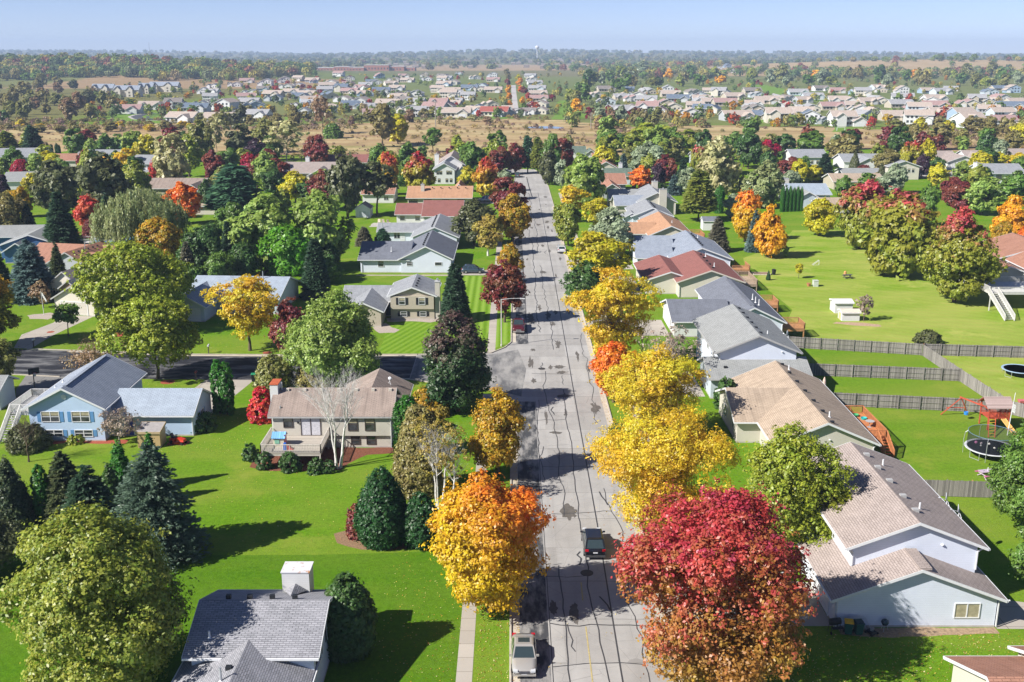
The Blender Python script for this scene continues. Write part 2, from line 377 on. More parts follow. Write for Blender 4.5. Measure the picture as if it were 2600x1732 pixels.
sheet('side_street', [(-14, 135.3), (-14, 147.2), (-34.5, 147), (-48, 147.3), (-66, 149.4), (-120, 155), (-120, 143), (-70, 137.7), (-62, 136.5), (-50, 135.5), (-34, 135.1)], .008, asphalt('sealed_asphalt', (.022, .023, .03), (.20, .2, .205), .55, .47, .64))
ASPH = asphalt('old_asphalt', (.06, .062, .068), (.30, .29, .28), 1.0, .44, .6)
b = MB(); b.face((.6, 40, .012), (2.75, 40, .012), (2.9, 126, .012), (.62, 126, .012)); b.face((.62, 153, .012), (2.5, 153, .012), (2.2, 330, .012), (.8, 330, .012))
tag(b.build('asphalt_patch', ASPH, road), kind='structure'); b = MB(); b.face((-13.9, 135.6, .012), (-.3, 129.2, .012), (1.2, 128, .012), (2.0, 140, .012), (.9, 150, .012), (-3, 147.4, .012), (-13.9, 146.9, .012))
tag(b.build('asphalt_patch', asphalt('apron_asphalt', (.12, .12, .125), (.34, .33, .315), .5, .4, .62), road), kind='structure')
TAR = plain('tar', (.05, .05, .054), .6, .3, var=.2)
def crack(b, x, y0, y1, wob, w, step=1.6, drift=0.0):
    pts = []; y = y0; cx = x; r = random.Random(int(x * 97 + y0))
    while y < y1:
        pts.append((cx, y)); y += step * r.uniform(.6, 1.3); cx += r.uniform(-wob, wob) + drift - (cx - x) * .12
    b.strip(pts, w, .017)
b = MB()
b.strip([(7.8, 45), (7.85, 66), (8.05, 90), (8.1, 130), (8.3, 200), (8.2, 330)], .12, .018)
crack(b, 6.75, 55, 132, .16, .10); crack(b, 4.15, 62, 82, .1, .10); crack(b, 5.0, 92, 140, .22, .09); crack(b, 6.2, 150, 215, .3, .10); crack(b, 4.4, 165, 260, .2, .12); crack(b, 9.9, 60, 100, .35, .08); crack(b, 5.6, 230, 330, .3, .13); crack(b, 3.3, 100, 128, .2, .07); crack(b, 10.3, 118, 160, .4, .08)
b.strip([(2.9, 50), (2.95, 75), (3.0, 126)], .06, .018); b.strip([(2.4, 156), (2.3, 240), (2.25, 330)], .1, .018); b.strip([(6.2, 320), (5.6, 345), (5.2, 372)], .3, .018)
r_ = random.Random(5)
for y in (66.5, 72.5, 80, 92.5, 104.4, 119, 131, 138, 158, 186, 225, 281):
    x = r_.uniform(1.2, 4); pts = [(x, y)]
    for k in range(r_.randint(3, 7)): pts.append((pts[-1][0] + r_.uniform(.7, 1.6), pts[-1][1] + r_.uniform(-.28, .28)))
    b.strip(pts, r_.uniform(.06, .13), .019)
    x = r_.uniform(3, 10); pts = [(x, y + 2)]
    for k in range(r_.randint(2, 4)): pts.append((pts[-1][0] + r_.uniform(-.35, .35), pts[-1][1] + r_.uniform(.5, 1.3)))
    b.strip(pts, r_.uniform(.08, .18), .0195)
tag(b.build('tar_seam', TAR, road), kind='structure')
def blotch(b, x, y, rx, ry, z, n=18, rough=.18):
    b.face(*[(x + rx * (1 + RD.uniform(-rough, rough)) * math.cos(2 * PI * i / n), y + ry * (1 + RD.uniform(-rough, rough)) * math.sin(2 * PI * i / n), z) for i in range(n)])
b = MB()
for x, y, rx, ry in ((1460, 1060, .32, 1.2), (1605, 1095, .36, 1.6), (1565, 400, .7, 1.7)):
    p = atc('C2', x, y); blotch(b, p.x, p.y, rx, ry, .0145, 26, .3)
for x, y, rx, ry in ((1305, 930, .5, 3), (1500, 960, 1.0, 1.2), (1520, 1000, 1.1, .7), (1535, 1160, 1.2, 1), (1440, 965, .4, 1.1), (1300, 620, .6, 4), (1480, 1415, 1.0, .5), (1545, 1280, .3, 1.8), (1410, 1300, .2, 3)):
    p = atc('B2', x, y); blotch(b, p.x, p.y, rx * .7, ry * .8, .0148, 22, .55)
for i in range(34):
    blotch(b, RD.uniform(1.2, 11.3), RD.uniform(90, 330), RD.uniform(.15, .6), RD.uniform(.5, 2.6), .0142 + i * 1e-4, 24, .6)
tag(b.build('stain', plain('road_stain', (.115, .105, .095), .85, .15, var=.2, scale=2), road), kind='structure')
b = MB(); b.strip([(5.6, 50), (5.7, 64), (5.72, 72)], .09, .0205); b.strip([(5.75, 76), (5.8, 79)], .1, .0205)
tag(b.build('centre_line', plain('faded_yellow_paint', (.42, .34, .14), .8, var=.25, scale=4), road), kind='structure')
def manhole(c, x, y, r=.38):
    p = atc(c, x, y); b = MB(); b.lathe([(r, 0), (r, .03), (r * .86, .032)], (p.x, p.y, .01), 20)
    o = b.build('manhole_cover', plain('cast_iron', (.06, .055, .05), .6, .4, .3, .2), road); tag(o, kind='structure')
manhole('C2', 1285, 1070, .3); manhole('C2', 1690, 820, .55); manhole('B2', 1380, 975, .5)
# kerbs and gutters
KERB = plain('kerb_concrete', (.43, .39, .33), .9, .1, var=.15, scale=1.5); GUT = plain('gutter_concrete', (.45, .40, .33), .9, .1, var=.16, scale=1.2)
def kerb(pts):
    b = MB()
    for i in range(len(pts) - 1): b.bar((*pts[i], .065), (*pts[i + 1], .065), .15, .13)
    tag(b.build('kerb', KERB), kind='structure')
kerb([(-.12, 40), (-.12, 126), (-.56, 128.4), (-1.3, 130.1), (-2.7, 130.5)]); kerb([(-34, 135.02), (-14, 135.1), (-2.7, 130.5)])
kerb([(-120, 142.9), (-70, 137.6), (-62, 136.4)]); kerb([(-34.5, 147.1), (-14, 147.3), (-3.05, 148.2), (-1.1, 151.1), (-.12, 154), (.02, 250), (.22, 340), (1.1, 372), (2.1, 383.9), (-16, 386)])
kerb([(-72.7, 150.3), (-66, 149.5), (-48, 147.4), (-34.5, 147.1)]); kerb([(12.08, 40), (12.08, 300), (11.98, 345), (10.7, 386), (8.3, 396.1), (-6, 400.1)])
b = MB(); b.strip([(.27, 40), (.27, 126)], .62, .0125); b.strip([(.3, 154), (.4, 250), (.6, 340)], .62, .0125); b.strip([(11.72, 40), (11.72, 300)], .6, .0125); b.strip([(-34, 135.5), (-14, 135.6)], .6, .0125); b.strip([(-66, 149), (-48, 146.9), (-34.5, 146.7), (-14, 146.9)], .6, .0125)
tag(b.build('gutter', GUT), kind='structure')
def walkmat():
    t = NT('sidewalk_concrete'); g = t.geo(); s = t.n('ShaderNodeSeparateXYZ'); t.l(g, s.inputs[0]); n1 = t.noise(g, .8, 6, .6); n2 = t.noise(g, 8, 3)
    q = t.math('DIVIDE', s.outputs[1], 1.83); wn = t.n('ShaderNodeTexWhiteNoise', noise_dimensions='1D'); t.l(t.math('FLOOR', q), wn.inputs['W'])
    col = t.mix(wn.outputs['Value'], (.36, .33, .29), (.46, .42, .37)); col = t.mix(t.math('MULTIPLY', n1, .4), col, (.3, .27, .23))
    col = t.mix(t.math('MULTIPLY', t.math('LESS_THAN', t.math('FRACT', q), .03), .7), col, (.14, .12, .09))
    return t.surf(col, .9, .1, bump=n2, bd=.005)
WALK = walkmat()
def rib(pts, w, z=.012): b = MB(); b.strip(pts, w, z); return b
tag(rib([(-3.4, 40), (-3.42, 75), (-3.3, 103), (-3.2, 129)], 1.15).build('sidewalk', WALK), kind='structure')
tag(rib([(-3.1, 148.6), (-3.12, 176), (-2.9, 243), (-2.6, 330), (-2.2, 370)], 1.2).build('sidewalk', WALK), kind='structure')
tag(rib([(15.5, 40), (15.4, 120), (15.3, 200), (15.2, 330)], 1.2).build('sidewalk', WALK), kind='structure')
def slabmat(name, c):
    t = NT(name); g = t.geo(); n1 = t.noise(g, .5, 6, .65); n2 = t.noise(g, 5, 4); br = t.n('ShaderNodeTexBrick', offset=0)
    br.inputs['Scale'].default_value = 1; br.inputs['Brick Width'].default_value = 3.2; br.inputs['Row Height'].default_value = 3.0; br.inputs['Mortar Size'].default_value = .03
    br.inputs['Color1'].default_value = (*c, 1); br.inputs['Color2'].default_value = (*[x * .9 for x in c], 1); br.inputs['Mortar'].default_value = (*[x * .3 for x in c], 1); t.l(g, br.inputs['Vector'])
    col = t.mix(t.math('MULTIPLY', n1, .45), br.outputs['Color'], tuple(x * .6 for x in c)); col = t.mix(t.math('MULTIPLY', n2, .2), col, tuple(x * .5 for x in c))
    return t.surf(col, .9, .12)
DRV = slabmat('driveway_concrete', (.44, .40, .35)); DRVG = slabmat('driveway_asphalt', (.23, .225, .22))
def drive(pts, m=DRV): sheet('driveway', pts, .0055, m)
drive([(-75, 150.9), (-72.3, 150.5), (-72.2, 158), (-70.5, 170.3), (-75.6, 171), (-75.5, 166), (-77.3, 158.6)])
drive([(-41.6, 135.2), (-35.0, 135.2), (-36.9, 121.6), (-43.5, 121.6)]); drive([(-67, 137.3), (-61, 136.4), (-56, 122), (-61.5, 122), (-65.5, 131)], DRVG)
drive([(-12, 204.0), (-.3, 203.6), (-.3, 208.7), (-12, 208.7)]); drive([(19.9, 72.1), (24.9, 72.1), (24.9, 79), (12.1, 82), (12.1, 72.6)]); drive([(37.5, 71.7), (47, 71.6), (47, 74.2), (40.5, 76), (37.5, 76)])
drive([(-11, 306), (-.2, 305), (-.2, 312), (-11, 313)]); drive([(12.2, 158), (24.8, 158), (24.8, 168), (12.2, 168)]); drive([(12.2, 209), (25, 210), (25, 221), (12.2, 220)]); drive([(12.2, 128), (25, 128), (25, 139), (12.2, 138)])
drive([(-63, 330), (-63, 353.3), (-67.5, 353.3), (-68, 330)]); drive([(12.2, 187), (24, 187), (24, 203), (12.2, 202)])
sl_ = lawnmat('deep_lawn', (.055, .165, .004), (.115, .24, .01), dryamt=.12); sheet('lawn', [(-90, 40), (-3.95, 40), (-3.98, 84.9), (-14, 84.2), (-27, 83.9), (-90, 84)], .0035, sl_[0].surf(sl_[1], .95, .05, bump=sl_[2], bd=.08), .15, 3)
# lawn strips with mowing stripes, beds
sl_ = lawnmat('striped_lawn', (.10, .235, .006), (.165, .30, .012), dryamt=.08, stripe=.36, sdir=.0, sw=1.3); SL = sl_[0].surf(sl_[1], .95, .05, bump=sl_[2], bd=.05)
sl_ = lawnmat('mown_lawn', (.10, .235, .006), (.165, .30, .012), dryamt=.05, stripe=.22, sdir=.35, sw=1.1); SL2 = sl_[0].surf(sl_[1], .95, .05, bump=sl_[2], bd=.05)
sheet('lawn', [(-12, 149.6), (-3.75, 149.4), (-3.75, 203), (-11.9, 203.2), (-11.6, 178)], .004, SL, .25, 4); sheet('lawn', [(-2.5, 151), (-.25, 154.5), (-.2, 180), (-2.5, 180)], .004, SL)
sheet('lawn', [(-20, 148), (-12.4, 148), (-12.3, 163), (-13.5, 166.3), (-17.5, 166.6), (-20, 165)], .004, SL2, .2, 3)
sl_ = lawnmat('dry_lawn', (.15, .285, .010), (.25, .36, .03), (.36, .37, .09), .8, stripe=.12, sdir=-.9, sw=2.2); SL3 = sl_[0].surf(sl_[1], .95, .05, bump=sl_[2], bd=.05)
sheet('lawn', [(46.5, 154), (110, 150), (120, 215), (100, 262), (70, 258), (50, 222)], .004, SL3, 1.2, 5); sheet('lawn', [(62, 121), (110, 119), (110, 147), (60.6, 147.2), (61, 135)], .004, SL3, .1, 5)
def bed(pts, m=MULCH, amp=.2, z=.006): sheet('planting_bed', pts, z, m, amp, 1.0)
bed([(-28.6, 108), (-28.2, 104.2), (-26, 103.2), (-22, 103.1), (-18.2, 103.4), (-17.6, 105.4), (-16, 107.8), (-12.3, 108.4), (-12.6, 110), (-27.6, 110)])
bed([(-55, 111.2), (-44, 111.2), (-44, 112.4), (-55, 112.4)], plain('red_mulch', (.30, .07, .04), .95, var=.3, scale=6)); RM = MATS['red_mulch']
bed([(-39.2, 110.6), (-37, 110.6), (-36.8, 112), (-39.2, 112.4)], RM, z=.0075)
def ring(x, y, r, m=RM): bed([(x + r * math.cos(a * PI / 5), y + r * math.sin(a * PI / 5)) for a in range(10)], m, .08)
bed([(-16.5, 88.2), (-15.9, 86.3), (-13.5, 85.0), (-9.5, 85.2), (-6.2, 86.5), (-6.5, 89.5), (-11, 91)], plain('brown_mulch', (.22, .14, .08), .95, var=.4, scale=6), .2)
bed([(-21, 169), (-20.6, 166.7), (-17, 167.1), (-13.5, 166.2), (-12, 167.5), (-12, 169.6), (-20, 169.8)], GRAVEL); bed([(-22.5, 163), (-21, 159.5), (-18.6, 159.8), (-18, 161.5), (-19.5, 163.2), (-20.8, 166)], GRAVEL)
bed([(-31, 204.4), (-31, 203.5), (-11.8, 203.4), (-11.8, 204.4)], GRAVEL, .1)
bed([(25.2, 71.9), (25.2, 70.9), (29, 70.4), (33, 70.8), (37.4, 71.0), (37.4, 71.9)], plain('bare_earth', (.28, .2, .13), .95, var=.35, scale=4), .15)
bed([atc('Z7', x, y) if 0 else Vector(p) for p in ((52.6, 165.6), (57, 164), (60, 163.6), (60, 165), (56.5, 166.3), (53.5, 166.6))], plain('dry_earth', (.38, .26, .18), .95, var=.3, scale=3), .25)
bed([(-82, 171), (-80.5, 168.6), (-77.3, 168.2), (-77, 171.5), (-79, 173)], GRAVEL, .3)
ring(-73.4, 160.2, .6); ring(-62.3, 158.6, 1.5); ring(-46.5, 135.4 - 1.2, 1.0); ring(-36.3, 148.4, .7)
# ------------------------------------------------------------------ houses
class House:
    def __init__(s, label, cx, cy, rz=0.0, name='house', cat='house', group=None):
        s.r = thing(name, label, cat, (cx, cy, 0), rz, group); s.loc = rz != 0
        s.off = Vector((0, 0, 0)) if s.loc else None      # turned houses are written in their own axes
    def put(s, b, name, m, parent=None, **k):
        return b.build(name, m, parent or s.r, off=s.off, **k)
    def block(s, x0, x1, y0, y1, ze, zr, ax, wall, roof, trim=None, ov=.5, z0=0.0, ends=(1, 1), walls=True, og=None, found=True):
        """gabled block: walls x0..x1, y0..y1, eaves at ze, ridge along ax at zr"""
        trim = trim or WHITE; og = ov if og is None else og
        T = (lambda u, v, z: (u, v, z)) if ax == 'y' else (lambda u, v, z: (v, u, z))
        a0, a1, b0, b1 = (x0, x1, y0, y1) if ax == 'y' else (y0, y1, x0, x1)     # a across the ridge, b along it
        c = (a0 + a1) / 2; hw = (a1 - a0) / 2; sl = (zr - ze) / hw
        if walls:
            b = MB()
            for f in ([T(a0, b0, z0), T(a1, b0, z0), T(a1, b0, ze), T(c, b0, zr), T(a0, b0, ze)], [T(a1, b1, z0), T(a0, b1, z0), T(a0, b1, ze), T(c, b1, zr), T(a1, b1, ze)],
                      [T(a0, b1, z0), T(a0, b0, z0), T(a0, b0, ze), T(a0, b1, ze)], [T(a1, b0, z0), T(a1, b1, z0), T(a1, b1, ze), T(a1, b0, ze)]):
                b.face(*(f if ax == 'y' else f[::-1]))
            s.put(b, 'wall', wall)
            if z0 == 0 and found:
                b = MB(); b.box(x0 - .02, x1 + .02, y0 - .02, y1 + .02, -.05, .16); s.put(b, 'foundation', CONC)
        t = .17; b = MB(); f = MB(); e0 = b0 - og * ends[0]; e1 = b1 + og * ends[1]
        for sg in (-1, 1):
            lo, zl = c + sg * (hw + ov), ze - sl * ov
            p = [T(lo, e0, zl), T(c, e0, zr), T(c, e1, zr), T(lo, e1, zl)]; q = [(x, y, z + t) for x, y, z in p]
            if (ax == 'y') == (sg > 0): p = p[::-1]; q = q[::-1]
            b.hexa(p + q)
            for e, dr in ((e0, -1), (e1, 1)):                                      # rake boards
                if (dr < 0 and not ends[0]) or (dr > 0 and not ends[1]): continue
                f.hexa([T(lo, e + dr * .002, zl - .06), T(c, e + dr * .002, zr - .06), T(c, e + dr * .035, zr - .06), T(lo, e + dr * .035, zl - .06),
                        T(lo, e + dr * .002, zl + t + .012), T(c, e + dr * .002, zr + t + .012), T(c, e + dr * .035, zr + t + .012), T(lo, e + dr * .035, zl + t + .012)])
            g0, g1 = sorted((lo + sg * .004, lo + sg * .13)); y_, x_ = (e0, e1), (g0, g1)
            if ax == 'y': f.box(g0, g1, e0, e1, zl - .02, zl + .12)
            else: f.box(e0, e1, g0, g1, zl - .02, zl + .12)
        s.put(b, 'roof', roof); s.put(f, 'fascia', trim)
    def lean(s, x0, x1, y0, y1, z_lo, z_hi, side, wall, roof, trim=None, ov=.4, walls=True):
        """single slope: low edge on side S, N, E or W"""
        b = MB(); t = .15; X0, X1, Y0, Y1 = x0 - ov, x1 + ov, y0 - ov, y1 + ov
        zz = {'S': (z_lo, z_lo, z_hi, z_hi), 'N': (z_hi, z_hi, z_lo, z_lo), 'E': (z_hi, z_lo, z_lo, z_hi), 'W': (z_lo, z_hi, z_hi, z_lo)}[side]
        p = list(zip((X0, X1, X1, X0), (Y0, Y0, Y1, Y1), zz)); b.hexa(p + [(x, y, z + t) for x, y, z in p]); s.put(b, 'roof', roof)
        f = MB()
        for i in range(4):
            a, c = p[i], p[(i + 1) % 4]; f.bar((a[0], a[1], a[2] + .05), (c[0], c[1], c[2] + .05), .05, .26)
        s.put(f, 'fascia', trim or WHITE)
        if walls:
            b = MB(); w = list(zip((x0, x1, x1, x0), (y0, y0, y1, y1), zz)); g = [(x, y, 0) for x, y, z in w]
            for i in range(4): j = (i + 1) % 4; b.face(g[i], g[j], w[j], w[i])
            s.put(b, 'wall', wall)
    def frame(s, face, p, w, h, d0, d1):
        """map (u,v,n) on a wall face to space"""
        ux, uy, nx, ny = {'S': (1, 0, 0, -1), 'N': (-1, 0, 0, 1), 'E': (0, 1, 1, 0), 'W': (0, -1, -1, 0)}[face]
        return lambda u, v, n: (p[0] + ux * u + nx * n, p[1] + uy * u + ny * n, p[2] + v)
    def bx(s, b, F, u0, u1, v0, v1, n0, n1):
        b.hexa([F(u0, v0, n1), F(u1, v0, n1), F(u1, v0, n0), F(u0, v0, n0), F(u0, v1, n1), F(u1, v1, n1), F(u1, v1, n0), F(u0, v1, n0)])
    def window(s, face, x, y, z, w=1.2, h=1.3, cols=2, rows=1, shut=None, fr=None, glass=None, name='window'):
        F = s.frame(face, (x, y, z), w, h, 0, 0); b = MB(); t = .07; u, v = w / 2, h / 2
        s.bx(b, F, -u - t, u + t, -v - t, -v, -.02, .07); s.bx(b, F, -u - t, u + t, v, v + t, -.02, .07)
        s.bx(b, F, -u - t, -u, -v, v, -.02, .07); s.bx(b, F, u, u + t, -v, v, -.02, .07)
        for i in range(1, cols): c = -u + w * i / cols; s.bx(b, F, c - .045, c + .045, -v, v, -.02, .055)
        for i in range(1, rows): c = -v + h * i / rows; s.bx(b, F, -u, u, c - .03, c + .03, -.02, .05)
        wo_ = s.put(b, name, fr or WHITE)
        b = MB(); b.face(F(-u, -v, .02), F(u, -v, .02), F(u, v, .02), F(-u, v, .02)); s.put(b, 'pane', glass or GLASS, wo_)
        if glass is None and h > .9:
            b = MB(); b.face(F(-u, v * .25, .026), F(u, v * .25, .026), F(u, v, .026), F(-u, v, .026)); s.put(b, 'blind', BLIND, wo_)
        if shut:
            for sg in (-1, 1):
                b = MB(); a, c = sorted((sg * (u + .12), sg * (u + .52))); s.bx(b, F, a, c, -v - .03, v + .03, -.02, .04); s.put(b, 'shutter', shut)
        return wo_
    def door(s, face, x, y, z, w=.95, h=2.05, m=None, fr=None, name='door'):
        F = s.frame(face, (x, y, z), w, h, 0, 0); b = MB(); s.bx(b, F, -w / 2, w / 2, 0, h, -.02, .05)
        for i in (0, 1):
            for j in (0, 1): s.bx(b, F, -w * .36 + i * w * .4, -w * .04 + i * w * .4, .2 + j * h * .46, h * .44 + j * h * .46, .05, .07)
        d = s.put(b, name, m or WHITE); b = MB(); t = .1
        s.bx(b, F, -w / 2 - t, -w / 2, 0, h + t, -.02, .06); s.bx(b, F, w / 2, w / 2 + t, 0, h + t, -.02, .06); s.bx(b, F, -w / 2, w / 2, h, h + t, -.02, .06); s.put(b, 'frame', fr or WHITE, d)
        return d
    def garage(s, face, x, y, w=4.9, h=2.15, m=None):
        F = s.frame(face, (x, y, .05), w, h, 0, 0); b = MB()
        for i in range(4): s.bx(b, F, -w / 2, w / 2, i * h / 4 + .012, (i + 1) * h / 4 - .012, -.04, .03)
        d = s.put(b, 'garage_door', m or WHITE); b = MB(); t = .12
        s.bx(b, F, -w / 2 - t, -w / 2, 0, h + t, -.02, .07); s.bx(b, F, w / 2, w / 2 + t, 0, h + t, -.02, .07); s.bx(b, F, -w / 2, w / 2, h, h + t, -.02, .07); s.put(b, 'frame', WHITE, d)
    def chimney(s, x0, x1, y0, y1, z0, z1, m, cap=None, flue=True):
        b = MB(); b.box(x0, x1, y0, y1, z0, z1); c = s.put(b, 'chimney', m)
        b = MB(); b.box(x0 - .06, x1 + .06, y0 - .06, y1 + .06, z1 + .003, z1 + .1); s.put(b, 'chimney_cap', cap or GREYTRIM, c)
        if flue: b = MB(); b.lathe([(.13, 0), (.13, .3), (.17, .3), (.17, .42)], ((x0 + x1) / 2, (y0 + y1) / 2, z1 + .1), 10); s.put(b, 'flue', STEEL, c)
    def vents(s, pts, m=None, size=.42):
        for x, y, z in pts: b = MB(); b.box(x - size / 2, x + size / 2, y - size * .4, y + size * .4, z - .1, z + .2); s.put(b, 'roof_vent', m or DARK)
    def pipes(s, pts, h=.55, m=None):
        for x, y, z in pts: b = MB(); b.lathe([(.2, -.05), (.09, .06), (.075, h)], (x, y, z), 8); s.put(b, 'vent_pipe', m or WHITE)
    def spout(s, pts):
        b = MB()
        for i in range(len(pts) - 1): b.bar(pts[i], pts[i + 1], .09, .08)
        s.put(b, 'downspout', WHITE)
def roofz(x, xc, hw, ze, zr): return zr - abs(x - xc) / hw * (zr - ze) + .17
# wall paints and roofs
SW = siding((.66, .71, .82), .155, 'white_blue_siding'); SW2 = siding((.66, .665, .67), .155, 'white_siding'); SB = siding((.30, .46, .70), .16, 'light_blue_siding'); SBE = siding((.56, .53, .47), .16, 'beige_siding')
STAN = siding((.47, .42, .34), .16, 'tan_siding'); SCR = siding((.62, .58, .50), .16, 'cream_siding'); SGB = siding((.50, .57, .64), .16, 'pale_grey_blue_siding'); SDB = siding((.05, .13, .28), .16, 'dark_blue_siding'); SGR = siding((.40, .42, .45), .16, 'grey_siding')
BRICKW = shingle((.42, .30, .22), 'brick_veneer', (.36, .24, .17), 0, .25, .09)
RBR = shingle((.385, .325, .30), 'brown_shingles', (.305, .255, .235), .12, .6, .2); RTAN = shingle((.46, .365, .28), 'tan_shingles', (.375, .295, .225), .5, .6, .2); RGR = shingle((.32, .335, .36), 'grey_shingles', (.26, .27, .29), .3, .55, .2)
RDG = shingle((.19, .205, .245), 'dark_grey_shingles', (.155, .165, .195), .25); RLG = shingle((.32, .33, .33), 'light_grey_shingles', (.26, .27, .27), .15); RRED = shingle((.29, .125, .11), 'red_shingles', (.25, .11, .095), .1); ROR = shingle((.50, .29, .18), 'orange_tan_shingles', (.44, .25, .15), .3)
RBL = shingle((.30, .335, .40), 'blue_grey_shingles', (.24, .275, .335), .15, .5, .24); RH1 = shingle((.34, .34, .37), 'slate_grey_shingles', (.22, .225, .245), .08, .42, .16); RPK = shingle((.40, .21, .15), 'pink_brown_shingles', (.33, .17, .12), .4); RGN = shingle((.15, .20, .16), 'green_grey_shingles'); RTB = shingle((.36, .29, .25), 'weathered_brown_shingles', (.30, .24, .21), .75, .55, .17)
RLB = shingle((.36, .42, .50), 'pale_blue_shingles', (.31, .36, .43), .15, .5, .2)
def place_deck(label, x0, x1, y0, y1, zf, m, open_sides='SEW', stairs=None, rail=.95, group=None, name='deck', step=.14, m2=None):
    t = thing(name, label, 'deck', ((x0 + x1) / 2, (y0 + y1) / 2, 0), 0, group)
    b = MB(); b.box(x0, x1, y0, y1, zf - .12, zf); b.build('floor', m2 or m, t)
    b = MB(); b.box(x0 + .02, x1 - .02, y0 + .02, y1 - .02, zf - .34, zf - .121); b.build('joists', m, t)
    for x in (x0 + .1, x1 - .1):
        for y in (y0 + .1, y1 - .1): b = MB(); b.box(x - .07, x + .07, y - .07, y + .07, 0, zf - .121); b.build('post', m, t)
    for sd in open_sides:
        a, c = {'S': ((x0, y0), (x1, y0)), 'N': ((x0, y1), (x1, y1)), 'E': ((x1, y0), (x1, y1)), 'W': ((x0, y0), (x0, y1))}[sd]
        railing(t, (*a, zf), (*c, zf), m, rail, step)
    return t
def railing(t, a, c, m, h=.95, step=.14):
    a = Vector(a); c = Vector(c); d = c - a; n = max(2, int(Vector((d.x, d.y)).length / step)); b = MB(); up = Vector((0, 0, 1))
    b.bar(a + up * h, c + up * h, .11, .06); b.bar(a + up * .1, c + up * .1, .05, .08)
    for i in range(n + 1):
        p = a + d * i / n; big = i in (0, n, n // 2); wd = .09 if big else .045; b.bar(p + up * (0 if big else .1), p + up * (h + (.05 if big else -.02)), wd, wd, (0, 1, 0))
    b.build('railing', m, t)
def stairs(t, a, c, w, m, n=None, rails=True):
    """flight from low point a to high point c, width w"""
    a = Vector(a); c = Vector(c); d = c - a; n = n or max(2, int(abs(d.z) / .19)); h = Vector((d.x, d.y, 0)).normalized(); r = Vector((h.y, -h.x, 0)); b = MB()
    for i in range(n):
        p = a + d * (i + .8) / n; b.hexa([*(q for q in (p - r * w / 2 - h * .15 - Vector((0, 0, .05)), p + r * w / 2 - h * .15 - Vector((0, 0, .05)), p + r * w / 2 + h * .15 - Vector((0, 0, .05)), p - r * w / 2 + h * .15 - Vector((0, 0, .05)))),
                                               p - r * w / 2 - h * .15, p + r * w / 2 - h * .15, p + r * w / 2 + h * .15, p - r * w / 2 + h * .15])
    b.build('steps', m, t); b = MB()
    for sg in (-1, 1): b.bar(a + r * sg * w / 2, c + r * sg * w / 2 - Vector((0, 0, .1)), .06, .28)
    b.build('stringer', m, t)
    if rails:
        for sg in (-1, 1): railing(t, a + r * sg * w / 2, c + r * sg * w / 2, m)
# --- R1 white two-storey house, front right
H = House('white vinyl-sided two-storey house with brown shingle roof in the lower right corner', 31.2, 82)
H.block(24.95, 37.35, 71.95, 80.6, 2.62, 5.0, 'y', SW, RBR, ends=(1, 1)); H.block(26.95, 36.85, 75.1, 91.6, 5.45, 7.4, 'y', SW, RBR, ov=.65, og=.5)
b = MB(); b.box(31.0, 31.9, 71.6, 74.9, 5.06, 5.22); H.put(b, 'ridge_vent', RBR)
H.window('S', 35.1, 71.95, 1.45, 1.85, 1.15, 2, 1, glass=BLIND)
H.vents([(x, y, roofz(x, 31.9, 4.95, 5.45, 7.4)) for x, y in ((32.5, 77.3), (32.5, 80.1), (32.5, 83.3), (32.5, 86.3), (32.5, 89.3))], GREYTRIM, .5); H.pipes([(33.3, 78.4, 6.95), (33.6, 88, 6.85)], .6)
H.spout([(38.2, 71.7, 2.45), (37.45, 71.88, 2.25), (37.45, 71.88, .1)]); H.spout([(24.5, 71.7, 2.45), (25.05, 71.88, 2.25), (25.05, 71.88, .1)]); H.spout([(37.3, 75, 5.2), (36.85, 75.02, 4.9), (36.85, 75.02, 3.3)]); H.spout([(26.4, 75, 5.2), (26.98, 75.02, 4.9), (26.98, 75.02, 3.7)])
b = MB(); b.box(24.75, 24.9, 80.5, 80.65, 0, 2.5); H.put(b, 'porch_post', WHITE); H.garage('W', 24.95, 76, 4.8)
H.window('W', 26.95, 80, 4.3, 1.2, 1.1); H.window('W', 26.95, 85, 4.3, 1.5, 1.1); H.door('W', 26.95, 82.5, 0, m=plain('dark_door', (.05, .06, .08), .4)); H.window('W', 26.95, 88.5, 1.5, 1.4, 1.3)
b = MB(); b.lathe([(.09, 0), (.14, .06), (.1, .12)], (34.0, 75.02, 5.4), 8); H.put(b, 'wall_lamp', WHITE)
# R2 tan roof
H = House('beige house with tan mottled roof and cedar deck beside the play yard', 33.4, 115)
H.block(28.25, 38.7, 104.4, 126.5, 2.75, 5.0, 'y', SBE, RTAN); H.block(25.6, 33.2, 111.5, 121.9, 2.72, 4.75, 'x', SBE, RTAN, ends=(1, 0))
H.vents([(x, 126 - i * 3.55, roofz(x, 33.47, 5.2, 2.75, 5.0)) for i in range(7) for x in (34.1,)]); H.pipes([(34.5, 107, 4.75), (34.6, 124.6, 4.7)], .6); H.window('W', 25.6, 118.2, 1.6, 1.5, 1.3); H.window('W', 25.6, 113.6, 1.5, 1.2, 1.2); H.spout([(38.9, 104.3, 2.5), (38.65, 104.33, 2.2), (38.65, 104.33, .1)])
b = MB(); b.lathe([(.06, 0), (.12, .1), (.05, .16)], (33.9, 104.3, 3.0), 8); H.put(b, 'wall_lamp', WHITE)
D = place_deck('orange cedar deck with stairs behind the tan-roofed house', 39.0, 41.7, 109.0, 117.3, 1.5, CEDARD, 'SEN'); stairs(D, (41.2, 106.3, .1), (41.2, 109, 1.5), 1.0, CEDARD)
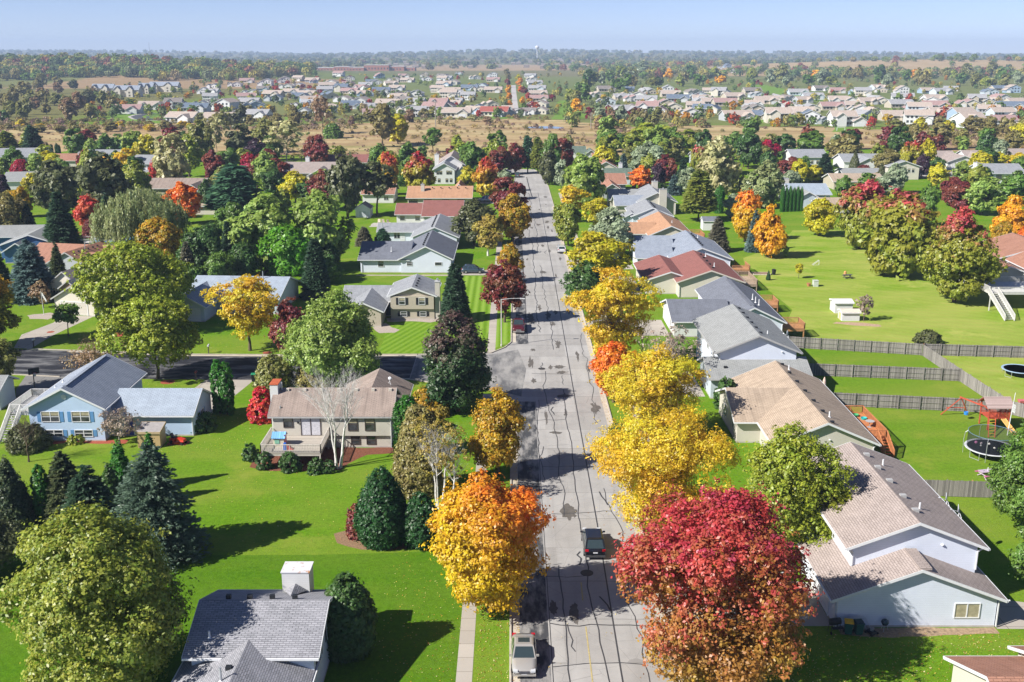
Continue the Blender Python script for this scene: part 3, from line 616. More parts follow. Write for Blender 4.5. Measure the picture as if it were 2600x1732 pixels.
# R3
H = House('pale blue two-storey house with light grey roof behind the tan roof', 32, 138)
H.block(27.0, 37.1, 130.6, 146.8, 5.4, 7.5, 'y', SW, RLG, GREYTRIM, ov=.6); H.block(25.5, 38.1, 127.2, 135.2, 2.75, 4.3, 'x', SGB, RLG, GREYTRIM, ov=.4)
H.vents([(32.6, 132 + i * 2.7, 7.4) for i in range(6)]); H.pipes([(33.9, 133.5, 6.75)], .6); H.window('W', 27, 134, 4.2, 1.3, 1.2); H.window('W', 27, 138, 4.2, 1.3, 1.2); H.window('W', 27, 143, 4.2, 1.3, 1.2)
H.vents([(27.6, 129.0, 3.6)]); H.spout([(27.0, 130.3, 5.1), (27.15, 130.52, 4.8), (27.15, 130.52, 3.7)]); b = MB(); b.lathe([(.06, 0), (.12, .1), (.05, .16)], (35.2, 130.5, 5.2), 8); H.put(b, 'wall_lamp', WHITE)
# R4
H = House('white house with dark grey roof and two small cedar decks', 37, 167)
H.block(32.7, 41.8, 155.9, 178.4, 2.85, 5.0, 'y', SW, RDG); H.block(25.3, 34.5, 157.2, 169.5, 2.6, 4.5, 'x', SW2, RDG, ends=(1, 0)); H.pipes([(38.6, 163, 4.7), (38.9, 159.8, 4.55), (38.7, 161.3, 4.6)], .9); H.window('W', 25.3, 161, 1.5, 1.2, 1.2); H.spout([(42, 155.8, 2.7), (41.75, 155.85, 2.3), (41.75, 155.85, .1)]); H.garage('W', 25.3, 165, 4.6)
b = MB(); b.box(36.9, 37.6, 157, 176, 5.1, 5.23); H.put(b, 'ridge_vent', RDG)
place_deck('square cedar deck standing just behind the grey board fence', 42.0, 45.4, 156.3, 160.1, 1.5, CEDAR, 'SEN'); place_deck('small cedar deck farther back on the dark grey roofed house', 42.0, 45.4, 172.8, 177, 1.2, CEDAR, 'SEN')
# R5
H = House('white house with a smooth brick-red roof beside the big back lawn', 36, 194)
H.block(30.2, 41.6, 184.4, 203.3, 2.95, 4.95, 'y', SCR, RRED, siding((.62, .56, .5), .3, 'cream_trim')); H.block(24.6, 33.6, 187.3, 202.9, 2.6, 4.1, 'y', SCR, RRED); H.pipes([(37.6, 199.5, 4.7), (37.4, 189.5, 4.7)], .7); H.vents([(36.8, 187.5 + i * 3.2, 4.85) for i in range(5)]); H.garage('W', 24.6, 195, 4.7)
H.spout([(30.0, 184.2, 2.7), (30.3, 184.3, 2.4), (30.3, 184.3, .1)])
place_deck('weathered picket-sided deck behind the red-roofed house', 42, 45.6, 189.5, 197.5, 1.2, plain('grey_cedar', (.36, .27, .2), .8, var=.25), 'SEN'); place_deck('little deck with a covered grill behind the grey-blue roofed house', 43.9, 47.4, 204, 208.5, 1.0, CEDAR, 'SE')
# R6
H = House('pale blue house with cross-gabled blue-grey roof past the red roof', 37.5, 216)
H.block(32.2, 43.8, 205.9, 226.2, 2.95, 5.1, 'y', SW, RBL); H.block(26.3, 34.2, 216.4, 226.0, 2.7, 4.9, 'x', SGB, RBL, ends=(1, 0)); H.block(25.6, 33.0, 209.3, 217.6, 2.6, 4.5, 'x', SGB, RBL, ends=(1, 0)); H.vents([(38.6, 209 + i * 1.9, 5.15) for i in range(8)], size=.36); H.pipes([(39.5, 219.5, 4.9)]); H.garage('W', 25.6, 213.5, 4.6); H.spout([(43.9, 205.7, 2.7), (43.75, 205.85, 2.4), (43.75, 205.85, .1)])
# R7
H = House('cream house with orange-tan roof on the right side of the street', 36, 244)
H.block(31.3, 40.7, 234, 255, 2.95, 4.95, 'y', SCR, ROR); H.block(27, 33.6, 237.5, 248.5, 2.7, 4.3, 'x', SCR, ROR, ends=(1, 0)); H.pipes([(37.2, 241, 4.6)]); place_deck('cedar deck behind the orange-tan roofed house', 41.1, 44.8, 240, 246.5, 1.2, CEDAR, 'SEN')
# R8
H = House('pale blue house with mottled grey roof and stepped front gables', 35.5, 267)
H.block(30.6, 40.4, 262.5, 277, 2.95, 4.95, 'y', SGB, RGR); H.block(32.6, 40.2, 258.5, 264, 2.7, 4.6, 'y', SGB, RGR); H.block(28.6, 32.4, 263.5, 268, 2.5, 3.5, 'y', SGB, RGR); H.vents([(36.3, 264 + i * 1.8, 4.9) for i in range(6)], size=.36)
# R9
H = House('beige house with pale grey roof and two tall beige chimneys', 37, 291)
H.block(34.5, 44.6, 284, 302, 3.6, 6.0, 'y', SBE, RGR); H.block(27.8, 36.5, 294.5, 306, 2.7, 4.8, 'x', SBE, RLG, ends=(1, 0)); H.block(28.4, 37.5, 283.5, 293.6, 2.7, 4.6, 'x', SBE, RBL, ends=(1, 0)); H.chimney(40, 42, 282.9, 284.0, 0, 7.0, SBE); H.chimney(39.8, 41.4, 297, 298.4, 4, 7.4, SBE); H.spout([(44.7, 283.8, 3.2), (44.6, 283.9, 2.9), (44.6, 283.9, .1)])
H = House('grey-walled house with pink-brown roof beyond the pale grey roof', 32, 330)
H.block(28.4, 35.6, 328, 343, 3, 5.4, 'x', SGR, RPK); H.block(27.6, 33, 316.5, 328.5, 2.7, 4.4, 'y', SGR, RPK); H.garage('E', 35.6, 332, 3)
H = House('house with grey-green roof between two pink-brown roofs', 35, 354); H.block(31, 39.6, 350.5, 358, 3, 5, 'x', SGB, RGN); H.chimney(36.4, 37.6, 358, 359.2, 0, 6.4, SW2)
H = House('house with pale pink-brown gable roof behind the grey-green roof', 33, 374); H.block(29, 37.2, 370, 382, 3.4, 5.6, 'y', SBE, RPK)
H = House('house with grey-green roof and white gables at the street end', 27, 434); H.block(20.5, 30, 430, 444, 3, 5.2, 'x', SW2, RGN); H.block(21.5, 26, 425, 434, 2.8, 4.4, 'y', SW2, RGN); H.block(29.5, 34.5, 427, 436, 2.8, 4.6, 'y', SW2, RGN); H.block(32, 40, 415, 424, 2.6, 4, 'x', STAN, RPK)
# ---- left side
H = House('white house with slate-grey roof and big white chimney at the bottom edge', -17.6, 64)
H.block(-21.6, -13.35, 61.9, 70.1, 4.0, 5.55, 'x', SW, RH1, ov=.45); H.block(-22.0, -13.8, 50, 63.2, 2.75, 4.35, 'y', SW, RH1, ends=(1, 0))
b = MB(); b.box(-16.95, -14.95, 69.3, 70.9, 0, 6.05); c = H.put(b, 'chimney', SW2)
t = NT('rusty_cap'); f = t.noise(t.obj(), 1.6, 5); cm = t.surf(t.ramp(f, [(.56, (.58, .58, .6)), (.66, (.42, .20, .09))]), .6, .3); b = MB(); b.box(-17.02, -14.88, 69.25, 70.97, 6.053, 6.13); H.put(b, 'chimney_cap', cm, c)
b = MB(); n0 = (-16.7, 69.3, 4.5); b.face((-16.8, 69.29, 4.65), (-15.95, 69.29, 5.2), (-15.95, 67.4, 5.2)); b.face((-15.95, 69.29, 5.2), (-15.1, 69.29, 4.65), (-15.95, 67.4, 5.2)); H.put(b, 'roof_cricket', RH1)
H.vents([(x, 66.4, 5.7) for x in (-20.1, -18.6, -17.0, -15.4)], size=.34); H.pipes([(-20.6, 63.0, 4.55)], .5); H.pipes([(-18.6, 58.4, 4.2)], 1.0, STEEL); H.vents([(-18.4, 59.6, 4.35)], size=.4)
H.window('E', -13.35, 63.6, 3.0, 1.2, 1.4, 1, 2, DARK); H.window('E', -13.35, 67.2, 3.0, 1.2, 1.4, 1, 2, DARK)
# blue split level
H = House('light blue split-level house with blue shutters and attached garage on the left', -46, 117)
H.block(-54.95, -46.55, 112.05, 125, 4.15, 6.35, 'y', SB if 0 else siding((.46, .59, .78), .16, 'sky_blue_siding'), RBL, ov=.5); SKY_ = MATS['sky_blue_siding']; SHB = plain('blue_shutter', (.10, .24, .45), .5, var=.08)
H.block(-46.5, -36.9, 113.75, 121.1, 2.65, 4.45, 'x', SKY_, RLB, ends=(0, 1), ov=.4, og=.25)
for x, z, w, h in ((-52.55, 2.95, 1.95, 1.15), (-49.1, 2.95, 1.95, 1.15), (-52.35, .95, 1.95, .72), (-48.95, .95, 1.95, .72)): H.window('S', x, 112.05, z, w, h, 2, 2, SHB)
H.window('E', -36.9, 117.3, 1.6, 1.1, .8, 2, 1, SHB); H.door('S', -44.3, 113.75, .1, m=plain('royal_blue_door', (.03, .045, .33), .35, var=.25, scale=4))
b = MB(); b.lathe([(0.01, -.02), (.3, -.02), (.3, .05), (.24, .06)], (-50.75, 111.98, 5.35), 16, 'y'); H.put(b, 'gable_vent', WHITE); H.spout([(-45.9, 112.3, 3.9), (-46.5, 112.6, 3.6), (-46.5, 112.6, 2.9)]); H.spout([(-36.8, 113.6, 2.4), (-37.0, 113.68, 2.2), (-37.0, 113.68, .1)]); H.pipes([(-53.3, 118, 5.2), (-53.6, 116.5, 5.0)], .3); H.garage('N', -39.4, 121.1, 4.6)
b = MB(); b.box(-50.95, -50.5, 112.5, 124.6, 6.46, 6.56); H.put(b, 'ridge_vent', RBL)
D = place_deck('white-railed deck and long stairs on the left side of the light blue house', -58.4, -55.3, 114.6, 120.5, 2.55, plain('white_deck', (.55, .54, .52), .6, var=.12), 'WNS', name='deck'); stairs(D, (-57.7, 111.2, .1), (-57.7, 114.6, 2.55), 1.2, MATS['white_deck'])
# beige bi-level with deck
H = House('beige bi-level house with brown roof, rear deck and rust-topped white chimney', -20, 114)
H.block(-26.75, -13.65, 110.05, 117.2, 3.95, 5.75, 'x', SBE, RTB, GREYTRIM, og=.45); H.block(-20.2, -13.0, 116, 124.6, 2.75, 4.55, 'y', SBE, RTB, GREYTRIM, ends=(0, 1))
b = MB(); b.box(-26.7, -13.55, 109.75, 110.03, 1.5, 3.9); H.put(b, 'wall', SBE)
H.chimney(-27.5, -26.6, 112.6, 114.6, 0, 6.55, SW2, plain('rust', (.42, .10, .04), .8, var=.3, scale=3), False); H.pipes([(-26.3, 113.4, 5.75)], .9, STEEL); H.pipes([(-26.0, 110.7, 4.2)], .5, STEEL)
H.vents([(-25.6 + 1.95 * i, 113.2, 5.75) for i in range(7)], plain('tan_vent', (.5, .46, .4), .6), .36); DKF = plain('dark_bronze_frame', (.07, .055, .05), .5)
H.window('S', -25.0, 109.75, 3.05, .95, 1.0, 1, 1, fr=DKF); H.window('S', -17.8, 109.75, 2.85, .95, 1.35, 1, 2, fr=DKF); H.window('S', -15.9, 109.75, 2.85, .95, 1.35, 1, 2, fr=DKF); H.window('S', -17.6, 110.05, .85, .9, .85, 1, 2, fr=DKF); H.window('S', -15.85, 110.05, .85, .9, .85, 1, 2, fr=DKF)
H.window('S', -22.5, 109.75, 2.6, 2.1, 2.0, 2, 1, fr=DKF, glass=CURTAIN, name='patio_door'); H.window('E', -13.65, 112.5, 2.9, .9, 1.2, 1, 2, fr=DKF); H.spout([(-13.5, 109.6, 3.7), (-13.55, 109.72, 3.4), (-13.55, 109.72, .1)]); b = MB(); b.lathe([(.08, -.1), (.12, .05), (.05, .1)], (-23.9, 109.66, 3.1), 8); H.put(b, 'wall_lamp', DARK)
D = place_deck('pale weathered deck with white railings behind the beige bi-level house', -26.9, -20.5, 104.4, 109.7, 1.55, plain('bleached_deck', (.50, .46, .41), .7, var=.15), 'SWE', m2=DECKP, step=.17)
H = House('white house cut off by the left edge of the photo', -68, 125); H.block(-77, -63.6, 122.6, 126.8, 2.8, 3.8, 'x', SW, RLG)
H = House('beige split-level house with dark shutters beside the tall spruce', -20, 172)
H.block(-20.15, -12.9, 168.3, 178, 4.1, 5.45, 'y', SBE if 0 else STAN, RGR, ov=.45); H.block(-28.2, -19.5, 170.5, 179.5, 2.75, 4.2, 'x', STAN, RGR, ends=(1, 0)); H.block(-26.7, -21.2, 163.5, 174.5, 2.7, 3.95, 'y', STAN, RGR)
for x, z, h in ((-18.2, 3.2, 1.1), (-14.9, 3.2, 1.1), (-18.0, .95, .75), (-14.8, .95, .75)): H.window('S', x, 168.3, z, .95, h, 1, 2, DARK)
b = MB(); b.box(-20.1, -12.95, 167.95, 168.28, 1.85, 4.05); H.put(b, 'wall', STAN)
for x, z, h in ((-18.2, 3.2, 1.1), (-14.9, 3.2, 1.1)): H.window('S', x, 167.95, z, .95, h, 1, 2, DARK)
H.chimney(-12.75, -11.95, 168.4, 169.8, 0, 6.3, SBE); H.door('S', -20.75, 170.4, .2, m=plain('dark_door', (.05, .06, .08), .4)); H.vents([(-15.9, 169.5 + i * 1.9, 5.45) for i in range(4)], size=.36)
H = House('white ranch house with dark blue-grey roof facing the grey crossover driveway', -20, 214)
H.block(-22.3, -12.3, 206.0, 224.5, 3.0, 5.4, 'y', SW, RDG); H.block(-30.5, -20.5, 206.4, 221, 2.75, 5.0, 'x', SW, RDG, ends=(1, 0))
for x, w, h in ((-26.4, 1.1, 1.3), (-20.6, 1.0, .7)): H.window('S', x, 206.4 if x < -22.3 else 206, 1.9, w, h, 1, 2)
H.window('S', -14.8, 206, 1.9, 1.3, .6, 1, 1); H.vents([(-17.9, 208 + i * 2.2, 5.45) for i in range(7)], size=.36); H.pipes([(-24.5, 209, 3.9)], .9); H.spout([(-30.7, 206, 2.6), (-30.2, 206.33, 2.3), (-30.2, 206.33, .1)])
H = House('white house with bluish grey roof behind the dark blue-grey ranch roof', -20, 241)
H.block(-22.2, -12.4, 231.5, 250.5, 3, 5.1, 'y', SW, RGR); H.block(-31, -20, 240.6, 246.5, 2.75, 4.1, 'x', SW, RGR, ends=(1, 0)); H.window('S', -26.8, 240.6, 1.7, 1.3, 1.3, 2, 1); H.vents([(-18, 233 + i * 2.2, 5.1) for i in range(8)], size=.36); H.pipes([(-30.2, 241.5, 3.2)], 1.8, STEEL); H.door('S', -25.5, 240.6, .1)
H = House('white house with long brick-red roof across from the white garden shed', -21, 269)
H.block(-29.7, -22.4, 267, 277.5, 2.75, 4.7, 'x', SW2, RRED, ends=(1, 0)); H.block(-22.4, -12.9, 262.2, 278.5, 3.0, 5.7, 'x', SW2, RRED); H.window('S', -28.2, 267, 1.7, 1.2, 1.2, 1, 2); H.window('S', -24.3, 267, 1.7, 1.2, 1.2, 1, 2)
H = House('cream ranch house with long orange-tan roof behind the brick-red roof', -21, 305)
H.block(-29.8, -11.8, 298, 312, 2.75, 5.1, 'x', SCR, ROR); H.block(-18, -13, 306, 316, 3, 5.6, 'y', SCR, ROR); H.chimney(-26.3, -25.3, 301.5, 302.7, 3.2, 6, SBE); H.vents([(-23 + i * 2.4, 303, 4.95) for i in range(5)], size=.36)
for x, w in ((-24, 1.9), (-19, 1.9), (-14.5, 2.0), (-28.3, 2.4)): H.window('S', x, 298, 1.6, w, 1.2, 3, 1, fr=DKF)
H = House('white garage-like house with pink-brown roof behind the leaning dark tree', -39, 311); H.block(-43.9, -34.9, 306.5, 319, 2.7, 4.8, 'x', SW2, RPK); H.window('S', -37, 306.5, 1.5, 1.2, 1.1)
H = House('tall white two-storey house with white chimney near the street end', -22, 360)
H.block(-26.1, -19.3, 352, 362, 5.0, 6.9, 'y', SW2, RGR); H.block(-25.3, -16.5, 362, 385, 5.6, 8.4, 'y', SW2, RBR); H.block(-19, -15, 358, 368, 3, 5.5, 'y', SW2, RBR); H.chimney(-26.9, -25.4, 366, 367.2, 0, 8.6, SW2)
for x, z in ((-24.9, 3.9), (-23.9, 3.9), (-21.6, 3.9), (-20.6, 3.9), (-24.5, 1.3), (-21.9, 1.3), (-20.5, 1.3)): H.window('S', x, 352, z, .7, 1.1, 1, 1, fr=DKF)
# left cluster
H = House('cream house with stone-faced gable and double garage by the flagpole', -76, 181, rad(-14))
H.block(-7.0, -1.0, 0, 13, 2.9, 5.2, 'y', SCR, RTB if 0 else RBR, GREYTRIM, ov=.4); H.block(-4, 12, 2.5, 12.5, 2.9, 5.3, 'x', SCR, RBR, GREYTRIM, ov=.4); H.block(-3.9, -.6, -1.2, 3, 2.7, 3.9, 'y', BRICKW, RDG, GREYTRIM, ov=.35); H.block(.6, 8.2, -9, 3, 2.8, 5.0, 'y', SCR, RDG, GREYTRIM, ov=.4)
H.garage('S', 4.4, -9, 5.0, 2.2, SBE); H.window('S', -5.6, 0, 1.5, 1.8, 1.5, 3, 1, plain('maroon_shutter', (.16, .05, .05), .5)); H.window('S', -2.2, -1.2, 1.4, 1.3, 1.1, 2, 1)
H = House('long white house with pale blue-grey roof behind the yellow locust', -48, 176, rad(-4))
H.block(-7.5, 8.6, -3.6, 9.5, 2.8, 5.0, 'x', SGB, RLB, ends=(0, 1)); H.block(-8.3, -2.0, -9.5, 3, 2.7, 4.4, 'y', SGB, RBL); H.pipes([(4.5, 2.2, 5)], 1.2, STEEL); H.garage('S', -5.1, -9.5, 4.7); H.window('S', 3, -3.6, 1.5, 1.6, 1.3)
H = House('dark blue house with pale grey roofs near the left edge', -107, 228, rad(6))
H.block(-10, 3.5, 2, 12, 3.4, 5.0, 'x', SDB, RLG); H.block(-3.4, 8.8, -7, 3.5, 3.0, 5.1, 'y', SDB, RLG); H.block(-.9, 4.2, -12, -5, 2.6, 4.2, 'y', SDB, RLG)
H = House('house with pinkish tan crossing roofs in front of the swimming pool', -86, 207, rad(-12))
H.block(-4.2, 4.2, -6, 6, 2.9, 5.1, 'y', SGR, RPK, GREYTRIM); H.block(-13, 6.5, 1, 8.4, 2.8, 4.6, 'x', SGR, RPK, GREYTRIM); H.block(-10, 3, -4.5, 2, 2.7, 4.2, 'x', SGR, RPK, GREYTRIM); H.vents([(1, -5 + i * 1.6, 4.9) for i in range(6)], size=.3); H.pipes([(1.2, -1.5, 5)], 1.6, STEEL)
H = House('house with wide slate-blue roof and pale gable at the far left edge', -196, 424, rad(10)); H.block(-9, 9, -8, 8, 2.9, 5.6, 'x', SW2, RGR); H.block(-6, 1, -13, 0, 2.8, 5, 'y', SW2, RGR)
H = House('white house with whitish grey roofs between the crimson bush and the dark oaks', -157, 346, rad(8)); H.block(-8, 6, -8, 4, 2.8, 5, 'x', SW2, RLG); H.block(2, 10, 2, 16, 2.8, 5, 'y', SW2, RLG)
H = House('low house with mauve-pink roof behind the yellow-green round tree', -170, 412); H.block(-179, -162, 405, 417, 2.6, 4.6, 'x', SBE, RPK); H.chimney(-168, -167, 408, 409, 3, 5.4, SW2)
H = House('white house with grey roof beside the orange and yellow trees on the left', -160, 420); H.block(-168, -153, 412, 426, 3, 5.4, 'x', SW2, RGR); H.block(-165, -158, 406, 416, 3, 5, 'y', SW2, RGR)
H = House('two-storey white house with porch and grey roof behind the pale poplar', -130, 372, rad(-5)); H.block(-6, 6, -6, 6, 5.5, 7.8, 'x', SW2, RGR); H.lean(-6, 6, -8, -6, 2.6, 3.3, 'S', SW2, RGR, walls=False)
for x in (-4.5, -2.4, 2, 4.2): H.window('S', x, -6, 1.6, 1.2, 1.4, 1, 1); H.window('S', x, -6, 4.4, 1, 1.2, 1, 1)
H = House('low tan house with beige-brown roof above the weeping willow', -103, 326); H.block(-112, -95, 319, 333, 2.8, 5, 'x', STAN, RTB); H.block(-99, -93.5, 314, 326, 2.7, 4.4, 'y', SGR, RTB)
H = House('taupe-roofed house with a white double garage door left of centre', -69, 368); H.block(-79, -58, 360, 378, 2.9, 5.6, 'x', SCR, RBR); H.block(-68.6, -61.8, 354, 364, 2.8, 4.7, 'y', SCR, RBR); H.garage('S', -65.2, 354, 5.2, 2.3); H.chimney(-73, -71.6, 372, 373.4, 4, 7, SW2); H.window('S', -71.5, 360, 1.5, 2, 1.6, 2, 1)
H = House('house with red-brown roof just behind the taupe-roofed house', -62, 402); H.block(-72, -55, 396, 410, 2.8, 5, 'x', SBE, RRED)
H = House('low tan-roofed building among the pines left of the green maples', -82, 288); H.block(-86.5, -78, 284, 293, 2.4, 3.8, 'x', SCR, RTAN)
H = House('tan-roofed house half hidden behind the green maples left of the white shed', -52, 338); H.block(-58, -46, 330, 344, 2.7, 4.8, 'x', SBE, RTAN); H.block(-53, -47, 326, 336, 2.7, 4.4, 'y', SCR, RTAN)
# far right
H = House('grey-white house with pink-brown roof and white deck stairs at the right edge', 96, 198, rad(-3))
H.block(-2, 14, 0, 14, 4.6, 7.0, 'y', SW2, RPK); H.block(-9, 2, -9, 4, 2.7, 4.7, 'y', SGR, RPK); H.block(-1, 7, -13, -2, 4.8, 6.6, 'y', SW2, RPK); H.window('S', 1.2, -13, 3.6, 1, 1.4, 1, 1); H.window('S', 3.6, -13, 3.6, 1, 1.4, 1, 1)
D = place_deck('tall white deck with a long flight of stairs on posts at the right edge', 82.0, 96, 174.3, 183, 3.2, plain('white_deck', (.55, .54, .52), .6, var=.12), 'SWN', step=.2); stairs(D, (82.4, 167.2, .1), (82.4, 174.2, 3.2), 1.6, MATS['white_deck'], 14)
H = House('pale blue house with grey roof beside the row of columnar cedars', 87, 307); H.block(81.5, 93, 305, 319, 2.8, 5, 'x', SGB, RLB); H.block(81, 87.5, 296, 307, 2.8, 4.6, 'y', SGB, RLG); H.block(85, 94, 284, 294, 2.4, 3.9, 'x', SBE, RTAN); H.chimney(81, 83.6, 316, 317.5, 0, 6, SBE)
H = House('white farmhouse-style house with porch and grey roof beyond the crimson maple', 112, 405); H.block(106, 119, 398, 412, 4.6, 6.8, 'x', SW2, RGR)
for x in (107.5, 109.5, 111.5, 113.5, 115.5, 117.5): H.window('S', x, 398, 2.8, .9, 1.5, 1, 1)
H = House('white house with grey roof and front gables behind the dark spruces', 133, 402); H.block(126, 141, 399, 413, 2.8, 5, 'x', SW2, RGR); H.block(129, 137, 392, 402, 2.8, 4.8, 'y', SW2, RGR); H.garage('S', 133, 392, 5)
H = House('cream two-storey gable-fronted house with grey roof on the cross street', 136, 370); H.block(131, 141.5, 365, 377, 4.6, 6.4, 'y', SCR, RGR); H.window('S', 138, 365, 3.2, .9, 1.4, 1, 1); H.window('S', 139.4, 365, 3.2, .9, 1.4, 1, 1)
H = House('low house with grey roof left of the cream gable-fronted house', 122, 360); H.block(113, 127, 356, 368, 2.6, 4.2, 'x', SW2, RLG)
H = House('white house with wide grey roof and white garage door behind the parked dark car', 168, 412); H.block(158, 172, 404, 424, 3, 5.4, 'x', SW2, RBR); H.block(164, 176, 396, 414, 3, 5.2, 'y', SW2, RBR); H.garage('S', 168.5, 396, 5.6, 2.4)
H = House('long white house with stepped grey gables at the top right edge', 195, 420); H.block(178, 192, 412, 424, 3, 5.2, 'x', SW2, RBR); H.block(189, 208, 414, 428, 3, 5.6, 'x', SW2, RBR); H.block(178, 184, 405, 416, 3, 4.8, 'y', SW2, RBR)
H = House('white house with grey roof and wide white chimney near the right edge', 165, 359); H.block(158.5, 172.5, 353, 366, 3.6, 6, 'x', SW2, RGR); H.chimney(157.4, 158.45, 356, 359, 0, 6.6, SW2); H.window('S', 164, 353, 2.2, 1.8, 1.5, 3, 1, fr=DKF); H.window('S', 160.4, 353, 2.2, 1, 1.2, 1, 1)
H = House('grey-green roofed house peeping out behind the purple trees right of the street', 78, 415); H.block(71, 82, 410, 424, 2.8, 4.8, 'x', SGB, RGN)
H = House('house with pinkish-brown roof in the lower right corner', 36, 58); H.block(30.4, 52, 52, 63.2, 2.7, 4.9, 'x', SCR, RPK, ends=(1, 0), ov=.5); H.block(35.3, 52, 54, 64.2, 2.9, 5.15, 'x', SCR, RPK, ends=(1, 0))
H = House('low brown-roofed house half hidden behind the pink-topped maples', 112, 344); H.block(104, 120, 338, 350, 2.6, 4.4, 'x', STAN, RTAN)
# ------------------------------------------------------------------ fences
def fence(label, pts, h=1.75, side=1, m=None, post_every=2.45, rails=True, group='weathered board fences behind the right-hand houses'):
    t = thing('board_fence', label, 'fence', (*pts[0], 0), 0, group); m = m or FENCE
    for i in range(len(pts) - 1):
        a = Vector((*pts[i], 0)); c = Vector((*pts[i + 1], 0)); d = (c - a); L = d.length; d.normalize(); n = Vector((-d.y, d.x, 0)) * side
        b = MB(); k = int(L / .145)
        for j in range(k):
            p = a + d * (j + .5) * L / k; hh = h + RD.uniform(-.025, .025); b.bar(p + Vector((0, 0, .04)), p + Vector((0, 0, hh)), .137, .02, up=n)
        b.build('board_panel', m, t); b = MB(); off = -n * .05
        for z in (.35, h * .55, h - .12):
            if rails or z > h - .2: b.bar(a + off + Vector((0, 0, z)), c + off + Vector((0, 0, z)), .04, .09)
        b.build('rail', m, t); q = max(1, round(L / post_every))
        for j in range(q + 1):
            p = a + d * L * j / q - n * .11; b = MB(); b.bar(p, p + Vector((0, 0, h + .06)), .1, .1); b.build('post', CEDAR if (j + i) % 3 == 0 and not rails else m, t)
    return t
fence('long grey board fence running right from behind the light grey roof', [(41.5, 151.2), (60.1, 147.0)], side=1)
fence('grey board fence between the two narrow fenced lawns', [(39.6, 137.3), (60.5, 134.5)], side=1)
fence('dark-railed board fence on the near side of the play yard fence corner', [(40.5, 124.4), (61.0, 121.4)], side=1)
fence('board fence running away along the ends of the narrow lawns', [(60.2, 146.9), (60.55, 134.5), (61.1, 121.3)], side=-1, rails=False)
fence('grey board fence closing the lawn with the round trampoline, far right', [(60.4, 147.1), (75, 145.6), (92, 143.8)], side=1)
fence('short board fence stub beside the swing set', [(61.2, 121.2), (64.5, 117.0)], side=-1, rails=False)
fence('old board fence between the near house and the play yard', [(38.6, 96.9), (48.4, 96.2), (54, 95.9)], side=-1, rails=False)
# ------------------------------------------------------------------ sheds
def gable_shed(name, label, x0, x1, y0, y1, ze, zr, ax, wm, rm, door=None, cat='shed', ov=.15):
    H = House(label, (x0 + x1) / 2, (y0 + y1) / 2, 0, name, cat); H.block(x0, x1, y0, y1, ze, zr, ax, wm, rm, WHITE, ov=ov, found=False)
    if door: H.garage(*door)
    return H
METALW = siding((.64, .64, .66), .28, 'corrugated_white_metal'); METALR = plain('white_metal_roof', (.62, .60, .58), .5, var=.08)
gable_shed('garden_shed', 'taller white metal shed on the back lawn', 55.0, 58.0, 172.5, 175.4, 1.75, 2.05, 'x', METALW, METALR)
gable_shed('garden_shed', 'lower white metal shed with cream door, nearer of the two on the back lawn', 54.6, 57.5, 167.2, 169.4, 1.4, 1.68, 'x', METALW, plain('cream_metal_roof', (.60, .52, .43), .5, var=.1), ('W', 54.6, 168.3, 1.3, 1.2, plain('cream_door', (.62, .45, .25), .6)))
gable_shed('garden_shed', 'white gabled garden shed with roll-up door beside the tall leaning tree', -42.0, -38.1, 278.8, 284.5, 2.3, 3.5, 'y', SW2, RBR, ('S', -40.2, 278.8, 1.9, 1.7, plain('pale_door', (.45, .48, .52), .5)))
gable_shed('garden_shed', 'small white shed with dark roof behind the ragged spruce', 47.6, 51.4, 258, 261.5, 2.3, 3.1, 'x', SW2, RDG)
H = House('tan wooden lean-to shed against the blue garage', -40.8, 110.8, 0, 'garden_shed', 'shed'); H.lean(-42.1, -39.55, 109.9, 111.9, 1.75, 2.2, 'S', siding((.47, .33, .17), .2, 'plywood'), plain('felt_roof', (.30, .28, .27), .9, var=.15), plain('tan_edge', (.40, .30, .18), .7), ov=.1)
